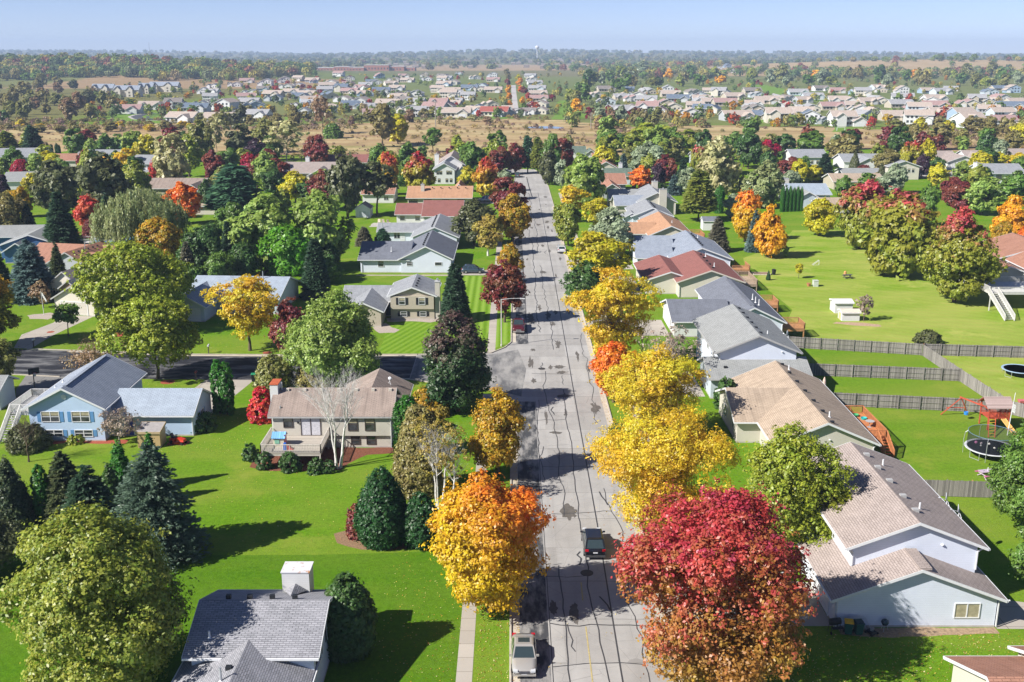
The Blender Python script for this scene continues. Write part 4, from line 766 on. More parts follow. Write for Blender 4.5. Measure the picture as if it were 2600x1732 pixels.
# ------------------------------------------------------------------ trampolines, play set, garden furniture
MESHB = NT('trampoline_mat').surf((.03, .035, .055), .8, .2)
def netmat():
    t = NT('safety_net'); d = t.n('ShaderNodeBsdfDiffuse'); d.inputs[0].default_value = (.03, .035, .045, 1); tr = t.n('ShaderNodeBsdfTransparent'); m = t.n('ShaderNodeMixShader'); m.inputs[0].default_value = .45
    t.l(tr.outputs[0], m.inputs[1]); t.l(d.outputs[0], m.inputs[2]); t.l(m.outputs[0], t.out.inputs[0]); return t.m
def trampoline(label, x, y, r, pad, net=False):
    t = thing('trampoline', label, 'trampoline', (x, y, 0)); h = .88
    b = MB(); b.lathe([(.01, h), (r - .3, h)], (x, y, 0), 32); b.build('jumping_mat', MESHB, t)
    b = MB(); b.lathe([(r - .3, h + .005), (r - .02, h + .03), (r, h), (r - .02, h - .05), (r - .28, h - .03)], (x, y, 0), 32); b.f = b.f[:-2]; b.build('spring_pad', pad, t)
    for i in range(4):
        a = PI / 2 * i + .5; b = MB()
        q = [(x + (r - .05) * math.cos(a + d), y + (r - .05) * math.sin(a + d)) for d in (-.22, .22)]
        b.tube((*q[0], h - .05), (*q[0], .04), .03); b.tube((*q[1], h - .05), (*q[1], .04), .03); b.tube((*q[0], .04), (*q[1], .04), .03); b.build('leg', STEEL, t)
    if net:
        b = MB(); n = 32; R = r - .25
        for i in range(n):
            a, c = 2 * PI * i / n, 2 * PI * (i + 1) / n; b.face((x + R * math.cos(a), y + R * math.sin(a), h), (x + R * math.cos(c), y + R * math.sin(c), h), (x + R * math.cos(c), y + R * math.sin(c), h + 1.75), (x + R * math.cos(a), y + R * math.sin(a), h + 1.75))
        b.build('safety_net', netmat(), t); b = MB()
        for i in range(n): a, c = 2 * PI * i / n, 2 * PI * (i + 1) / n; b.bar((x + R * math.cos(a), y + R * math.sin(a), h + 1.75), (x + R * math.cos(c), y + R * math.sin(c), h + 1.75), .05, .04)
        b.build('net_band', plain('blue_grey_band', (.12, .2, .28), .6), t)
        for i in range(5):
            a = 2 * PI * i / 5 + .35; ca, sa = math.cos(a), math.sin(a); b = MB(); pts = [(x + (r + .06) * ca, y + (r + .06) * sa, 0), (x + (r + .12) * ca, y + (r + .12) * sa, 1.6), (x + (r + .02) * ca, y + (r + .02) * sa, 2.4), (x + R * ca, y + R * sa, h + 1.77)]
            for j in range(3): b.tube(pts[j], pts[j + 1], .03)
            b.build('net_pole', STEEL, t)
    return t
trampoline('trampoline with dark safety net in the play yard', 52.9, 107.8, 2.75, plain('white_pad', (.55, .57, .6), .6), True)
trampoline('round trampoline without net on the far right fenced lawn', 69.9, 137.4, 2.3, plain('pale_blue_pad', (.30, .42, .55), .6))
for i, (dx, dy, r, c, l) in enumerate(((-1.2, 1.1, .17, (.5, .16, .33), 'pink ball'), (-.7, .9, .13, (.62, .5, .52), 'pale pink ball'), (.1, .7, .13, (.62, .6, .58), 'white ball near the far rim'), (-1.0, .3, .10, (.62, .62, .6), 'small white ball'), (.1, -.6, .13, (.62, .6, .55), 'cream ball in front'))):
    b = MB(); b.lathe([(max(.01, r * math.sin(PI * k / 8)), r - r * math.cos(PI * k / 8)) for k in range(9)], (52.9 + dx, 107.8 + dy, .885), 12); tag(b.build('ball', plain('ball_%d' % i, c, .5), smooth=True), l + ' lying on the netted trampoline', 'ball', 'balls on the trampoline')
RW = plain('redwood_stain', (.42, .075, .04), .6, var=.22); YP = plain('yellow_plastic', (.62, .38, .04), .4)
t = thing('play_set', 'red-stained wooden swing set with roofed tower and yellow slide by the fence', 'play set', (56.5, 117, 0))
tx0, tx1, ty0, ty1, fz = 56.0, 58.4, 115.6, 117.8, 1.5
for x in (tx0, tx1):
    for y in (ty0, ty1): b = MB(); b.box(x - .06, x + .06, y - .06, y + .06, 0, 2.9 if 1 else 2); b.build('tower_post', RW, t)
b = MB(); b.box(tx0, tx1, ty0, ty1, fz - .1, fz); b.build('tower_floor', RW, t)
b = MB(); mz, rz_ = 2.75, 3.75; ym = (ty0 + ty1) / 2
for sg in (-1, 1): p = [(tx0 - .4, ym + sg * 1.45, mz), (tx1 + .4, ym + sg * 1.45, mz), (tx1 + .4, ym, rz_), (tx0 - .4, ym, rz_)]; p = p if sg < 0 else p[::-1]; b.hexa(p + [(x, y, z + .05) for x, y, z in p])
b.build('tower_roof', planks('roof_boards', (.38, .29, .27), .14, 1, .2, .4), t)
for x in (tx0 - .3, tx1 + .3):
    b = MB(); b.bar((x, ym - 1.4, mz - .05), (x, ym, rz_ - .06), .09, .05); b.bar((x, ym + 1.4, mz - .05), (x, ym, rz_ - .06), .09, .05); b.bar((x, ym - 1.2, mz - .05), (x, ym + 1.2, mz - .05), .05, .09); b.build('roof_truss', RW, t)
for a, c in (((tx0, ty0), (tx1, ty0)), ((tx1, ty0), (tx1, ty1)), ((tx0, ty1), (tx1, ty1))): railing(t, (*a, fz), (*c, fz), RW, .75, .16)
b = MB(); b.bar((56.0, 117.2, 2.45), (54.6, 120.6, 2.45), .1, .16); b.build('swing_beam', RW, t)
for s_ in (-1.3, 1.3): b = MB(); b.bar((54.7, 120.4, 2.4), (54.3 + s_ * 1.25, 120.9 - s_ * .1, .02), .1, .1); b.build('beam_leg', RW, t)
b = MB(); b.bar((53.2, 120.9, 1.0), (55.6, 120.7, 1.0), .08, .08); b.build('cross_brace', RW, t)
b = MB(); b.tube((54.95, 119.7, 2.4), (54.9, 119.7, .75), .012, n=4); b.tube((55.2, 119.1, 2.4), (55.15, 119.1, .75), .012, n=4); b.build('swing_rope', plain('yellow_rope', (.5, .4, .1), .7), t)
b = MB(); b.lathe([(.05, .45), (.26, .5), (.28, .85), (.24, .86), (.2, .58)], (55.05, 119.4, .1), 10); b.build('swing_seat', plain('blue_plastic', (.03, .2, .55), .4), t)
b = MB(); p0, p1 = Vector((57.7, 115.5, 1.45)), Vector((58.3, 112.9, .15)); r = Vector((.97, .22, 0)) * .27
b.hexa([p0 - r - Vector((0, 0, .04)), p0 + r - Vector((0, 0, .04)), p1 + r - Vector((0, 0, .04)), p1 - r - Vector((0, 0, .04)), p0 - r, p0 + r, p1 + r, p1 - r]); b.bar(p0 - r, p1 - r, .05, .16); b.bar(p0 + r, p1 + r, .05, .16); b.build('slide', plain('yellow_slide', (.62, .36, .12), .4), t)
b = MB()
for sg in (-.38, .38): b.bar((56.4 + sg, 115.5, 1.5), (55.4 + sg, 113.1, .02), .08, .1)
b.build('ladder_side', RW, t); b = MB()
for k in range(7): f = (k + .5) / 7; b.bar((56.4 - f - .38, 115.5 - 2.4 * f, 1.5 * (1 - f)), (56.4 - f + .38, 115.5 - 2.4 * f, 1.5 * (1 - f)), .06, .05)
b.build('ladder_rung', YP, t)
t = thing('flagpole', 'white pole with limp white flag standing behind the netted trampoline', 'flagpole', (57.6, 113.9, 0)); b = MB(); b.tube((57.6, 113.9, 0), (57.9, 113.9, 5.2), .05, .035); b.build('pole', WHITE, t); b = MB()
for k in range(4): b.face((57.78 + .0, 113.88, 3.9 - k * .25), (58.05 + .05 * (k % 2), 113.8, 3.75 - k * .27), (58.1 + .05 * ((k + 1) % 2), 113.8, 3.5 - k * .27), (57.77, 113.88, 3.66 - k * .25))
b.build('flag', plain('white_cloth', (.6, .6, .6), .9), t)
def picnic_table(label, x, y, rz, m, m2=None, s=1.0):
    t = thing('picnic_table', label, 'picnic table', (x, y, 0), rz); Z = Vector((0, 0, 0))
    b = MB(); b.box(-.9 * s, .9 * s, -.38 * s, .38 * s, .7 * s, .75 * s); b.build('table_top', m, t, off=Z)
    for sg in (-1, 1): b = MB(); b.box(-.9 * s, .9 * s, sg * .75 * s - .13 * s, sg * .75 * s + .13 * s, .42 * s, .46 * s); b.build('bench', m2 or m, t, off=Z)
    for sx in (-.6, .6): b = MB(); b.bar((sx * s, -.75 * s, 0), (sx * s, .3 * s, .69 * s), .06, .08); b.bar((sx * s, .75 * s, 0), (sx * s, -.3 * s, .69 * s), .06, .08); b.bar((sx * s, -.8 * s, .4 * s), (sx * s, .8 * s, .4 * s), .05, .08); b.build('trestle', m, t, off=Z)
    return t
PT = picnic_table('lilac picnic table with pink benches on the play yard grass', 49.8, 101.5, .2, plain('lilac_paint', (.45, .36, .45), .5), plain('pink_paint', (.5, .12, .25), .5)); b = MB(); b.tube((0, 0, 0), (0, 0, 1.1), .04); b.build('pole', WHITE, PT, off=Vector((0, 0, 0)))
picnic_table('dark picnic table far out on the back lawn', 66, 201, .1, plain('dark_table', (.08, .08, .08), .7))
# satellite dishes on the near white house's eave
def dish(label, x, y, z, az, r=.34):
    t = thing('satellite_dish', label, 'satellite dish', (x, y, z), az, 'satellite dishes on roofs'); Z = Vector((0, 0, 0)); b = MB(); k = [(.01, .09), (r * .5, .06), (r, 0), (r, .02), (r * .5, .085), (.01, .115)]
    b.lathe(k, (0, 0, .75), 18, 'y'); b.build('reflector', plain('dish_grey', (.55, .57, .6), .5), t, off=Z, smooth=True); b = MB(); b.tube((0, .1, .72), (0, .12, 0), .03); b.tube((0, .12, .45), (-.3, .35, 0), .02); b.tube((0, .12, .45), (.3, .35, 0), .02); b.build('mast', WHITE, t, off=Z); b = MB(); b.tube((0, .05, .45), (0, -.5, .55), .018); b.lathe([(.04, -.06), (.06, .06)], (0, -.52, .57), 8, 'y'); b.build('feed_arm', STEEL, t, off=Z)
dish('farther of two satellite dishes on the right eave of the near white house', 37.35, 82.9, 5.35, rad(-110)); dish('nearer of two satellite dishes on the right eave of the near white house', 37.4, 80.5, 5.35, rad(-110)); dish('satellite dish on the light grey roof beside the first fence', 37.6, 137.5, 5.25, rad(-120))
dish('little satellite dish on the brown hip of the beige bi-level house', -14.9, 121.5, 3.75, rad(160), .25); dish('satellite dish on a pole left of the split-level house with dark shutters', -28.6, 176, 2.9, rad(150))
# ------------------------------------------------------------------ bins, grills and clutter
GREENB = plain('dark_green_plastic', (.012, .075, .065), .45, .4); YLID = plain('yellow_lid', (.65, .36, .01), .4, .4); DLID = plain('dark_green_lid', (.012, .04, .045), .45, .4)
def bin_(label, x, y, rz, lid, body=None, h=1.05, group='wheeled bins'):
    t = thing('wheeled_bin', label, 'bin', (x, y, 0), rz, group); Z = Vector((0, 0, 0)); k = h / 1.05; body = body or GREENB
    b = MB(); lo, hi = .24, .31; b.hexa([(-lo, -lo, .08), (lo, -lo, .08), (lo, lo, .08), (-lo, lo, .08), (-hi, -hi - .03, h), (hi, -hi - .03, h), (hi, hi, h), (-hi, hi, h)]); b.box(-hi - .02, hi + .02, -hi - .05, hi + .02, h - .08, h - .03); b.build('body', body, t, off=Z)
    b = MB(); b.hexa([(-hi - .03, -hi - .08, h), (hi + .03, -hi - .08, h), (hi + .03, hi + .03, h + .05), (-hi - .03, hi + .03, h + .05), (-hi + .04, -hi + .02, h + .07), (hi - .04, -hi + .02, h + .07), (hi - .04, hi - .06, h + .12), (-hi + .04, hi - .06, h + .12)]); b.build('lid', lid, t, off=Z)
    for sg in (-1, 1): b = MB(); b.lathe([(.12, -.03), (.12, .03)], (sg * .27, .24, .12), 10, 'x'); b.build('wheel', RUBBER, t, off=Z)
    b = MB(); b.tube((-.2, hi + .06, h - .05), (.2, hi + .06, h - .05), .02); b.build('handle', body, t, off=Z)
bin_('dark green wheeled bin with yellow lid against the white house', 25.75, 71.0, -.2, YLID); bin_('dark green wheeled bin with dark lid right of the yellow-lidded one', 26.5, 70.95, .1, DLID)
bin_('dark wheeled bin at the mouth of the concrete driveway on the side street', -34.9, 134.4, .2, plain('green_lid', (.02, .2, .1), .4), DARK); bin_('green bin beside the lane near the white-sided dark roofed garage', 24.2, 152.4, .2, plain('orange_lid', (.5, .22, .04), .4))
bin_('green bin by the kerb at the end of the street, left of a pair', 7.6, 397.5, 0, DLID); bin_('green bin by the kerb at the end of the street, right of a pair', 8.5, 397.4, 0, DLID); bin_('green bin standing on the right kerb far up the street', 12.7, 354, 0, DLID); bin_('green bin on the left verge beneath the yellow maple', -.9, 248, 0, DLID); bin_('black bin beside the raised bed on the back lawn', 52.3, 204.3, .3, DARK, DARK)
t = thing('barrel_grill', 'black barrel smoker grill left of the bins', 'grill', (24.75, 71.2, 0), .2); Z = Vector((0, 0, 0)); b = MB(); b.lathe([(.02, -.45), (.26, -.42), (.28, 0), (.26, .42), (.02, .45)], (0, 0, .95), 14, 'x'); b.build('barrel', DARK, t, off=Z, smooth=True)
for x in (-.35, .35):
    for y in (-.2, .2): b = MB(); b.tube((x, y, .75), (x * 1.1, y * 1.2, 0), .02); b.build('leg', DARK, t, off=Z)
for x in (-.4,): b = MB(); b.lathe([(.13, -.03), (.13, .03)], (x, -.28, .13), 10, 'x'); b.build('wheel', RUBBER, t, off=Z)
b = MB(); b.box(-.45, .45, -.62, -.3, .62, .66); b.build('side_shelf', DARK, t, off=Z)
t = thing('kettle_grill', 'small round dark blue kettle grill against the white wall', 'grill', (28.7, 71.5, 0)); b = MB(); b.lathe([(.03, .42), (.2, .48), (.29, .66), (.3, .7), (.26, .84), (.12, .93), (.02, .95)], (28.7, 71.5, 0), 16); b.build('kettle', plain('dark_blue_enamel', (.02, .05, .075), .25, .5), t, smooth=True)
for a in (0, 2.1, 4.2): b = MB(); b.tube((28.7 + .18 * math.cos(a), 71.5 + .18 * math.sin(a), .48), (28.7 + .3 * math.cos(a), 71.5 + .3 * math.sin(a), 0), .015); b.build('leg', STEEL, t)
def mower(label, x, y, rz, red):
    t = thing('riding_mower', label, 'mower', (x, y, 0), rz); Z = Vector((0, 0, 0)); b = MB(); b.hexa([(-.3, -.95, .35), (.3, -.95, .35), (.34, 0, .35), (-.34, 0, .35), (-.24, -.92, .62), (.24, -.92, .62), (.3, 0, .78), (-.3, 0, .78)]); b.build('bonnet', red, t, off=Z); b = MB(); b.hexa([(-.48, .15, .3), (.48, .15, .3), (.48, .9, .3), (-.48, .9, .3), (-.42, .2, .66), (.42, .2, .66), (.42, .85, .66), (-.42, .85, .66)]); b.build('fender', red, t, off=Z)
    b = MB(); b.box(-.24, .24, .3, .75, .66, .76); b.hexa([(-.24, .7, .76), (.24, .7, .76), (.24, .8, .76), (-.24, .8, .76), (-.22, .85, 1.1), (.22, .85, 1.1), (.22, .93, 1.1), (-.22, .93, 1.1)]); b.build('seat', DARK, t, off=Z); b = MB(); b.tube((0, -.05, .7), (0, .2, .98), .02); b.lathe([(.17, 0), (.17, .03)], (0, .2, .98), 12); b.build('steering_wheel', DARK, t, off=Z); b = MB(); b.lathe([(.62, 0), (.62, .16), (.5, .2)], (0, .05, .12), 14); b.build('mowing_deck', red, t, off=Z)
    for sx in (-.42, .42): b = MB(); b.lathe([(.24, -.1), (.24, .1)], (sx, .6, .24), 12, 'x'); b.build('wheel', RUBBER, t, off=Z); b = MB(); b.lathe([(.17, -.07), (.17, .07)], (sx * .9, -.75, .17), 12, 'x'); b.build('wheel', RUBBER, t, off=Z)
mower('red and black riding mower beside the tan shed', -38.0, 111.3, 1.2, plain('red_paint', (.5, .035, .015), .3, coat=.5))
t = thing('push_mower', 'worn push mower among boards beside the kettle grill', 'mower', (27.55, 71.0, 0), .5); b = MB(); b.hexa([(-.28, -.35, .1), (.28, -.35, .1), (.28, .35, .1), (-.28, .35, .1), (-.22, -.3, .28), (.22, -.3, .28), (.22, .3, .28), (-.22, .3, .28)]); b.build('deck', DARK, t, off=Z); b = MB(); b.lathe([(.14, .28), (.14, .42), (.06, .46)], (0, 0, 0), 10); b.build('engine', plain('grey_metal', (.3, .3, .3), .5, metal=.4), t, off=Z); b = MB(); b.tube((-.22, .3, .25), (-.2, .9, .85), .015); b.tube((.22, .3, .25), (.2, .9, .85), .015); b.tube((-.2, .9, .85), (.2, .9, .85), .018); b.build('handle', STEEL, t, off=Z)
for sx in (-.32, .32):
    for sy in (-.3, .3): b = MB(); b.lathe([(.1, -.03), (.1, .03)], (sx, sy, .1), 10, 'x'); b.build('wheel', RUBBER, t, off=Z)
for i, (x, y, z, l, rz) in enumerate(((27.3, 71.55, .06, 1.0, .1), (27.5, 71.6, .14, .9, -.15), (27.25, 71.5, .22, .8, .3))):
    b = MB(); b.bar((x - l / 2, y, z), (x + l / 2, y + rz * .4, z), .2, .06); tag(b.build('board', plain('grey_lumber', (.36, .31, .27), .9, var=.3)), ('bottom', 'middle', 'top')[i] + ' board of the small lumber pile by the white wall', 'board', 'lumber pile')
# deck toys
t = thing('play_house', 'toy playhouse with blue roof and pink side on the bleached deck', 'playhouse', (-25.4, 106.9, 1.55)); b = MB(); b.box(-26.0, -24.8, 106.3, 107.5, 1.55, 2.55); b.build('wall', plain('cream_plastic', (.55, .5, .38), .5), t); b = MB()
for sg in (-1, 1): p = [(-26.15, 106.9 + sg * .75, 2.5), (-24.65, 106.9 + sg * .75, 2.5), (-24.65, 106.9, 3.0), (-26.15, 106.9, 3.0)]; p = p if sg < 0 else p[::-1]; b.hexa(p + [(x, y, z + .07) for x, y, z in p])
b.build('roof', planks('blue_toy_roof', (.18, .40, .66), .25, 0, .1, .1), t); b = MB(); b.box(-24.79, -24.74, 106.35, 107.45, 1.57, 2.85); b.build('door', plain('pink_plastic', (.55, .16, .17), .5), t); b = MB(); b.box(-25.8, -25.3, 106.25, 106.29, 1.9, 2.35); b.build('shutter', plain('mint_plastic', (.2, .42, .3), .5), t)
t = thing('toy_slide', 'blue and red toy ride beside the playhouse on the deck', 'toy', (-24.4, 105.6, 1.55)); b = MB(); b.hexa([(-24.7, 105.2, 1.56), (-24.35, 105.2, 1.56), (-24.35, 106, 1.56), (-24.7, 106, 1.56), (-24.65, 105.25, 2.3), (-24.4, 105.25, 2.3), (-24.4, 105.6, 2.3), (-24.65, 105.6, 2.3)]); b.build('body', plain('blue_toy', (.02, .12, .5), .4), t); b = MB(); b.hexa([(-24.3, 105.3, 1.56), (-23.6, 105.3, 1.56), (-23.6, 105.7, 1.56), (-24.3, 105.7, 1.56), (-24.3, 105.3, 2.1), (-24.2, 105.3, 2.1), (-24.2, 105.7, 2.1), (-24.3, 105.7, 2.1)]); b.build('slide', plain('red_toy', (.5, .03, .03), .4), t)
# cedar deck clutter
for i, (x, y, c, l) in enumerate(((41.2, 115.2, (.02, .35, .35), 'turquoise round toy tub on the orange cedar deck'), (40.6, 116.3, (.05, .3, .12), 'green tub at the far end of the orange cedar deck'), (41.0, 106.0, (.15, .4, .12), 'green and yellow sand toy at the foot of the cedar deck stairs'))):
    z = 1.5 if y > 109 else .0; b = MB(); b.lathe([(.3, 0), (.38, .22), (.34, .24), (.28, .06)], (x, y, z + .002), 14); tag(b.build('tub', plain('tub_%d' % i, c, .5)), l, 'tub')
t = thing('patio_table', 'round patio table on the orange cedar deck', 'table', (41.0, 112.6, 1.5)); b = MB(); b.lathe([(.5, .7), (.52, .74)], (41.0, 112.6, 1.5), 18); b.build('table_top', GREYTRIM, t); b = MB(); b.tube((41, 112.6, 1.5), (41, 112.6, 2.2), .04); b.lathe([(.28, 0), (.05, .06)], (41.0, 112.6, 1.5), 10); b.build('pedestal', STEEL, t)
t = thing('patio_umbrella', 'folded beige patio umbrella just beyond the tan roof', 'umbrella', (40.3, 128.2, 0)); b = MB(); b.tube((40.3, 128.2, 0), (40.3, 128.2, 2.5), .03); b.build('pole', STEEL, t); b = MB(); b.lathe([(.17, 1.1), (.24, 1.5), (.2, 2.1), (.08, 2.5), (.02, 2.6)], (40.3, 128.2, 0), 12); b.build('canopy', plain('beige_cloth', (.55, .42, .35), .9), t)
# back lawn bits
t = thing('raised_bed', 'pale wooden raised garden bed on the back lawn', 'planter', (49.8, 204.6, 0)); b = MB()
for a, c in (((48.2, 204), (51.6, 204)), ((48.2, 205.6), (51.6, 205.6)), ((48.2, 204), (48.2, 205.6)), ((51.6, 204), (51.6, 205.6))): b.bar((*a, .15), (*c, .15), .06, .3)
b.build('frame', plain('bleached_wood', (.5, .43, .36), .9, var=.15), t); b = MB(); b.box(48.24, 51.56, 204.04, 205.56, .02, .2); b.build('soil', MULCH, t)
b = MB(); b.box(57.2, 58.1, 193.3, 194.3, 0, 1.1); b.box(57.15, 58.15, 193.25, 194.35, 1.1, 1.16); tag(b.build('utility_cabinet', plain('pale_green_metal', (.46, .5, .45), .5)), 'pale utility cabinet beside a terracotta pot on the back lawn', 'cabinet')
t = thing('planter_pot', 'terracotta pot with a bush beside the utility cabinet', 'pot', (56.4, 193.8, 0)); b = MB(); b.lathe([(.28, 0), (.4, .55), (.43, .6), (.36, .6)], (56.4, 193.8, 0), 12); b.build('pot', plain('terracotta', (.40, .17, .08), .8), t)
b = MB(); b.lathe([(.22, 0), (.3, .3), (.26, .75), (.12, .95)], (66.3, 203.5, 0), 10); tag(b.build('garden_ornament', plain('orange_ornament', (.5, .25, .1), .7)), 'orange knee-high ornament out on the back lawn', 'ornament')
t = thing('yard_net', 'small white angled net frame on the back lawn', 'goal', (63.5, 214, 0)); b = MB()
for a, c in (((62.8, 214, 0), (64.2, 214.4, .9)), ((64.2, 214.4, .9), (64.2, 214.4, 0)), ((62.8, 214, 0), (64.2, 214.4, 0)), ((62.8, 214.6, 0), (64.2, 215, .9)), ((64.2, 214.4, .9), (64.2, 215, .9))): b.tube(a, c, .04)
b.build('frame', WHITE, t)
t = thing('toy_wagon', 'pink toy wagon lying by a paver border beyond the fence', 'toy', (64.6, 125.4, 0)); b = MB(); b.hexa([(64.3, 125, .1), (65.1, 125, .1), (65.1, 125.6, .1), (64.3, 125.6, .1), (64.2, 124.9, .45), (65.2, 124.9, .45), (65.2, 125.7, .45), (64.2, 125.7, .45)]); b.build('tray', plain('pink_toy', (.55, .15, .16), .5), t)
for x in (64.4, 65.0): b = MB(); b.lathe([(.1, -.03), (.1, .03)], (x, 124.95, .1), 8, 'y'); b.build('wheel', RUBBER, t)
# ------------------------------------------------------------------ street furniture
t = thing('street_lamp', 'tall pale street lamp with one arm on the verge at the corner', 'street lamp', (-1.6, 151.9, 0)); b = MB(); b.lathe([(.14, 0), (.14, .3), (.09, .35), (.075, 7.2), (.06, 7.35)], (-1.6, 151.9, 0), 10); b.build('pole', plain('pale_concrete', (.5, .48, .44), .7), t); b = MB(); b.tube((-1.6, 151.9, 7.25), (-.2, 151.9, 7.42), .045, .035); b.tube((-.2, 151.9, 7.42), (1.3, 151.9, 7.45), .035, .03); b.build('arm', WHITE, t); b = MB(); b.hexa([(1.2, 151.75, 7.33), (1.95, 151.78, 7.36), (1.95, 152.02, 7.36), (1.2, 152.05, 7.33), (1.2, 151.78, 7.5), (1.9, 151.82, 7.46), (1.9, 151.98, 7.46), (1.2, 152.02, 7.5)]); b.build('lamp_head', plain('lamp_grey', (.5, .5, .5), .5), t)
def mailbox(label, x, y, box, post, blue=False):
    t = thing('mailbox', label, 'mailbox', (x, y, 0), 0, 'kerbside mailboxes'); b = MB(); b.box(x - .06, x + .06, y - .06, y + .06, 0, 1.1); b.bar((x, y, .95), (x, y + .45, 1.12), .07, .07); b.build('post', post, t); b = MB(); n = 8
    b.hexa([(x - .12, y - .15, 1.12), (x + .12, y - .15, 1.12), (x + .12, y + .45, 1.12), (x - .12, y + .45, 1.12), (x - .12, y - .15, 1.28), (x + .12, y - .15, 1.28), (x + .12, y + .45, 1.28), (x - .12, y + .45, 1.28)]); b.hexa([(x - .12, y - .15, 1.28), (x + .12, y - .15, 1.28), (x + .12, y + .45, 1.28), (x - .12, y + .45, 1.28), (x - .06, y - .15, 1.37), (x + .06, y - .15, 1.37), (x + .06, y + .45, 1.37), (x - .06, y + .45, 1.37)]); b.build('box', box, t)
    if blue: b = MB(); b.box(x + .13, x + .3, y - .1, y + .4, .85, 1.02); b.build('newspaper_tube', plain('blue_tube', (.02, .12, .5), .4), t)
DP = plain('dark_post', (.08, .06, .05), .8); mailbox('white mailbox at the mouth of the long concrete driveway', -72.1, 151.2, WHITE, DP); mailbox('rounded white mailbox on a dark post below the yellow locust', -44.8, 147.9, WHITE, DP); mailbox('dark red mailbox on the near side of the side street', -42.8, 134.7, plain('dark_red', (.2, .03, .03), .5), DP); mailbox('mailbox with blue newspaper tube behind the beige bi-level house', -21.0, 135.0, STEEL, DP, True)
def hoop(label, x, y, rz, h, board, base):
    t = thing('basketball_hoop', label, 'basketball hoop', (x, y, 0), rz, 'driveway basketball hoops'); Z = Vector((0, 0, 0)); b = MB(); b.tube((0, .5, 0), (0, .45, h - .3), .06); b.tube((0, .45, h - .4), (0, .05, h), .04); b.build('pole', DARK, t, off=Z); b = MB(); b.box(-.68, .68, 0, .04, h - .35, h + .5); b.build('backboard', board, t, off=Z); b = MB(); b.lathe([(.22, 0), (.24, 0), (.24, .03), (.22, .03)], (0, -.3, h - .15), 14); b.f = b.f[:-2]; b.build('rim', plain('orange_rim', (.6, .12, .02), .5), t, off=Z)
    b = MB(); b.lathe([(.22, 0), (.13, -.4)], (0, -.3, h - .15), 10); b.f = b.f[:-2]; b.build('net', plain('white_net', (.55, .55, .55), .9), t, off=Z)
    b = MB(); b.box(-.4, .4, .2, 1.0, 0, .18); b.build('base', base, t, off=Z); return t
hoop('black basketball hoop at the driveway left of the light blue house', -62.4, 130, rad(40), 2.75, DARK, DARK)
t = hoop('basketball hoop with dark glass backboard by the swimming pool', -96.9, 246, rad(8), 2.6, plain('dark_board', (.05, .08, .09), .2, .5), DARK); b = MB(); b.box(-.72, .72, -.02, .0, 3.02, 3.12); b.box(-.72, -.62, -.02, 0, 2.25, 3.02); b.box(.62, .72, -.02, 0, 2.25, 3.02); b.box(-.3, .3, -.02, 0, 2.35, 2.42); b.build('board_edge', WHITE, t, off=Vector((0, 0, 0)))
t = thing('flagpole', 'white flagpole with limp white flag in front of the cream house', 'flagpole', (-79.3, 171.4, 0)); b = MB(); b.tube((-79.3, 171.4, 0), (-79.35, 171.4, 4.2), .05, .035); b.build('pole', WHITE, t); b = MB()
for k in range(4): b.face((-79.3 + k * .14, 171.4, 3.9 - k * .3), (-79.1 + k * .14, 171.35, 3.85 - k * .32), (-78.95 + k * .14, 171.4, 3.2 - k * .3), (-79.3 + k * .16, 171.42, 3.25 - k * .3))
b.build('flag', MATS['white_cloth'], t)
# pool corner on the left
t = thing('swimming_pool', 'round above-ground pool with blue cover and grey sides behind the pinkish roof', 'pool', (-92, 238.5, 0)); b = MB(); b.lathe([(4.2, 0), (4.2, 1.25)], (-92, 238.5, 0), 28); b.build('wall', plain('pool_grey', (.16, .19, .22), .5), t); b = MB(); b.lathe([(4.28, 1.22), (4.28, 1.32), (3.95, 1.3), (2.5, 1.2), (.02, 1.24)], (-92, 238.5, 0), 28); b.build('cover', plain('blue_tarp', (.12, .32, .62), .4, .4, var=.4, scale=1.2), t)
D = place_deck('white-railed pool deck beside the blue-covered pool', -100.5, -95.6, 233.5, 237.5, 1.1, plain('white_deck', (.55, .54, .52), .6), 'SEWN', step=.3); b = MB(); b.bar((-96.5, 236.8, 1.1), (-96.0, 236.8, 3.6), .2, .3); b.bar((-95.6, 236.8, 1.2), (-96.0, 236.8, 3.6), .2, .3); b.build('pool_slide', WHITE, D)
t = thing('pergola', 'orange-brown wooden pavilion with slatted roof beside the pool deck', 'pergola', (-103, 236, 0)); b = MB(); b.hexa([(-106, 234, 2.5), (-99.6, 232.8, 2.5), (-99, 237.5, 2.9), (-105.2, 238.6, 2.9), (-106, 234, 2.62), (-99.6, 232.8, 2.62), (-99, 237.5, 3.02), (-105.2, 238.6, 3.02)]); b.build('roof', CEDARD, t)
for x, y in ((-105.6, 234.3), (-99.9, 233.2), (-99.4, 237.1), (-104.9, 238.1)): b = MB(); b.box(x - .08, x + .08, y - .08, y + .08, 0, 2.55); b.build('post', CEDARD, t)
for k in range(3): b = MB(); b.bar((-104.6 + k * 1.6, 234.1 - k * .2, 2.66), (-104.2 + k * 1.6, 238.2 - k * .2, 3.06), .3, .05); b.build('roof_slat', plain('pale_slat', (.55, .5, .42), .7), t)
t = thing('toy_climber', 'yellow and turquoise toy climber under the wooden pavilion', 'toy', (-102, 235, 0)); b = MB(); b.box(-102.4, -101.4, 234.3, 235.3, 0, 1.2); b.build('base', plain('turquoise', (.02, .35, .5), .4), t); b = MB(); b.box(-102.3, -101.5, 234.4, 235.2, 1.201, 2.0); b.build('top', YP, t)
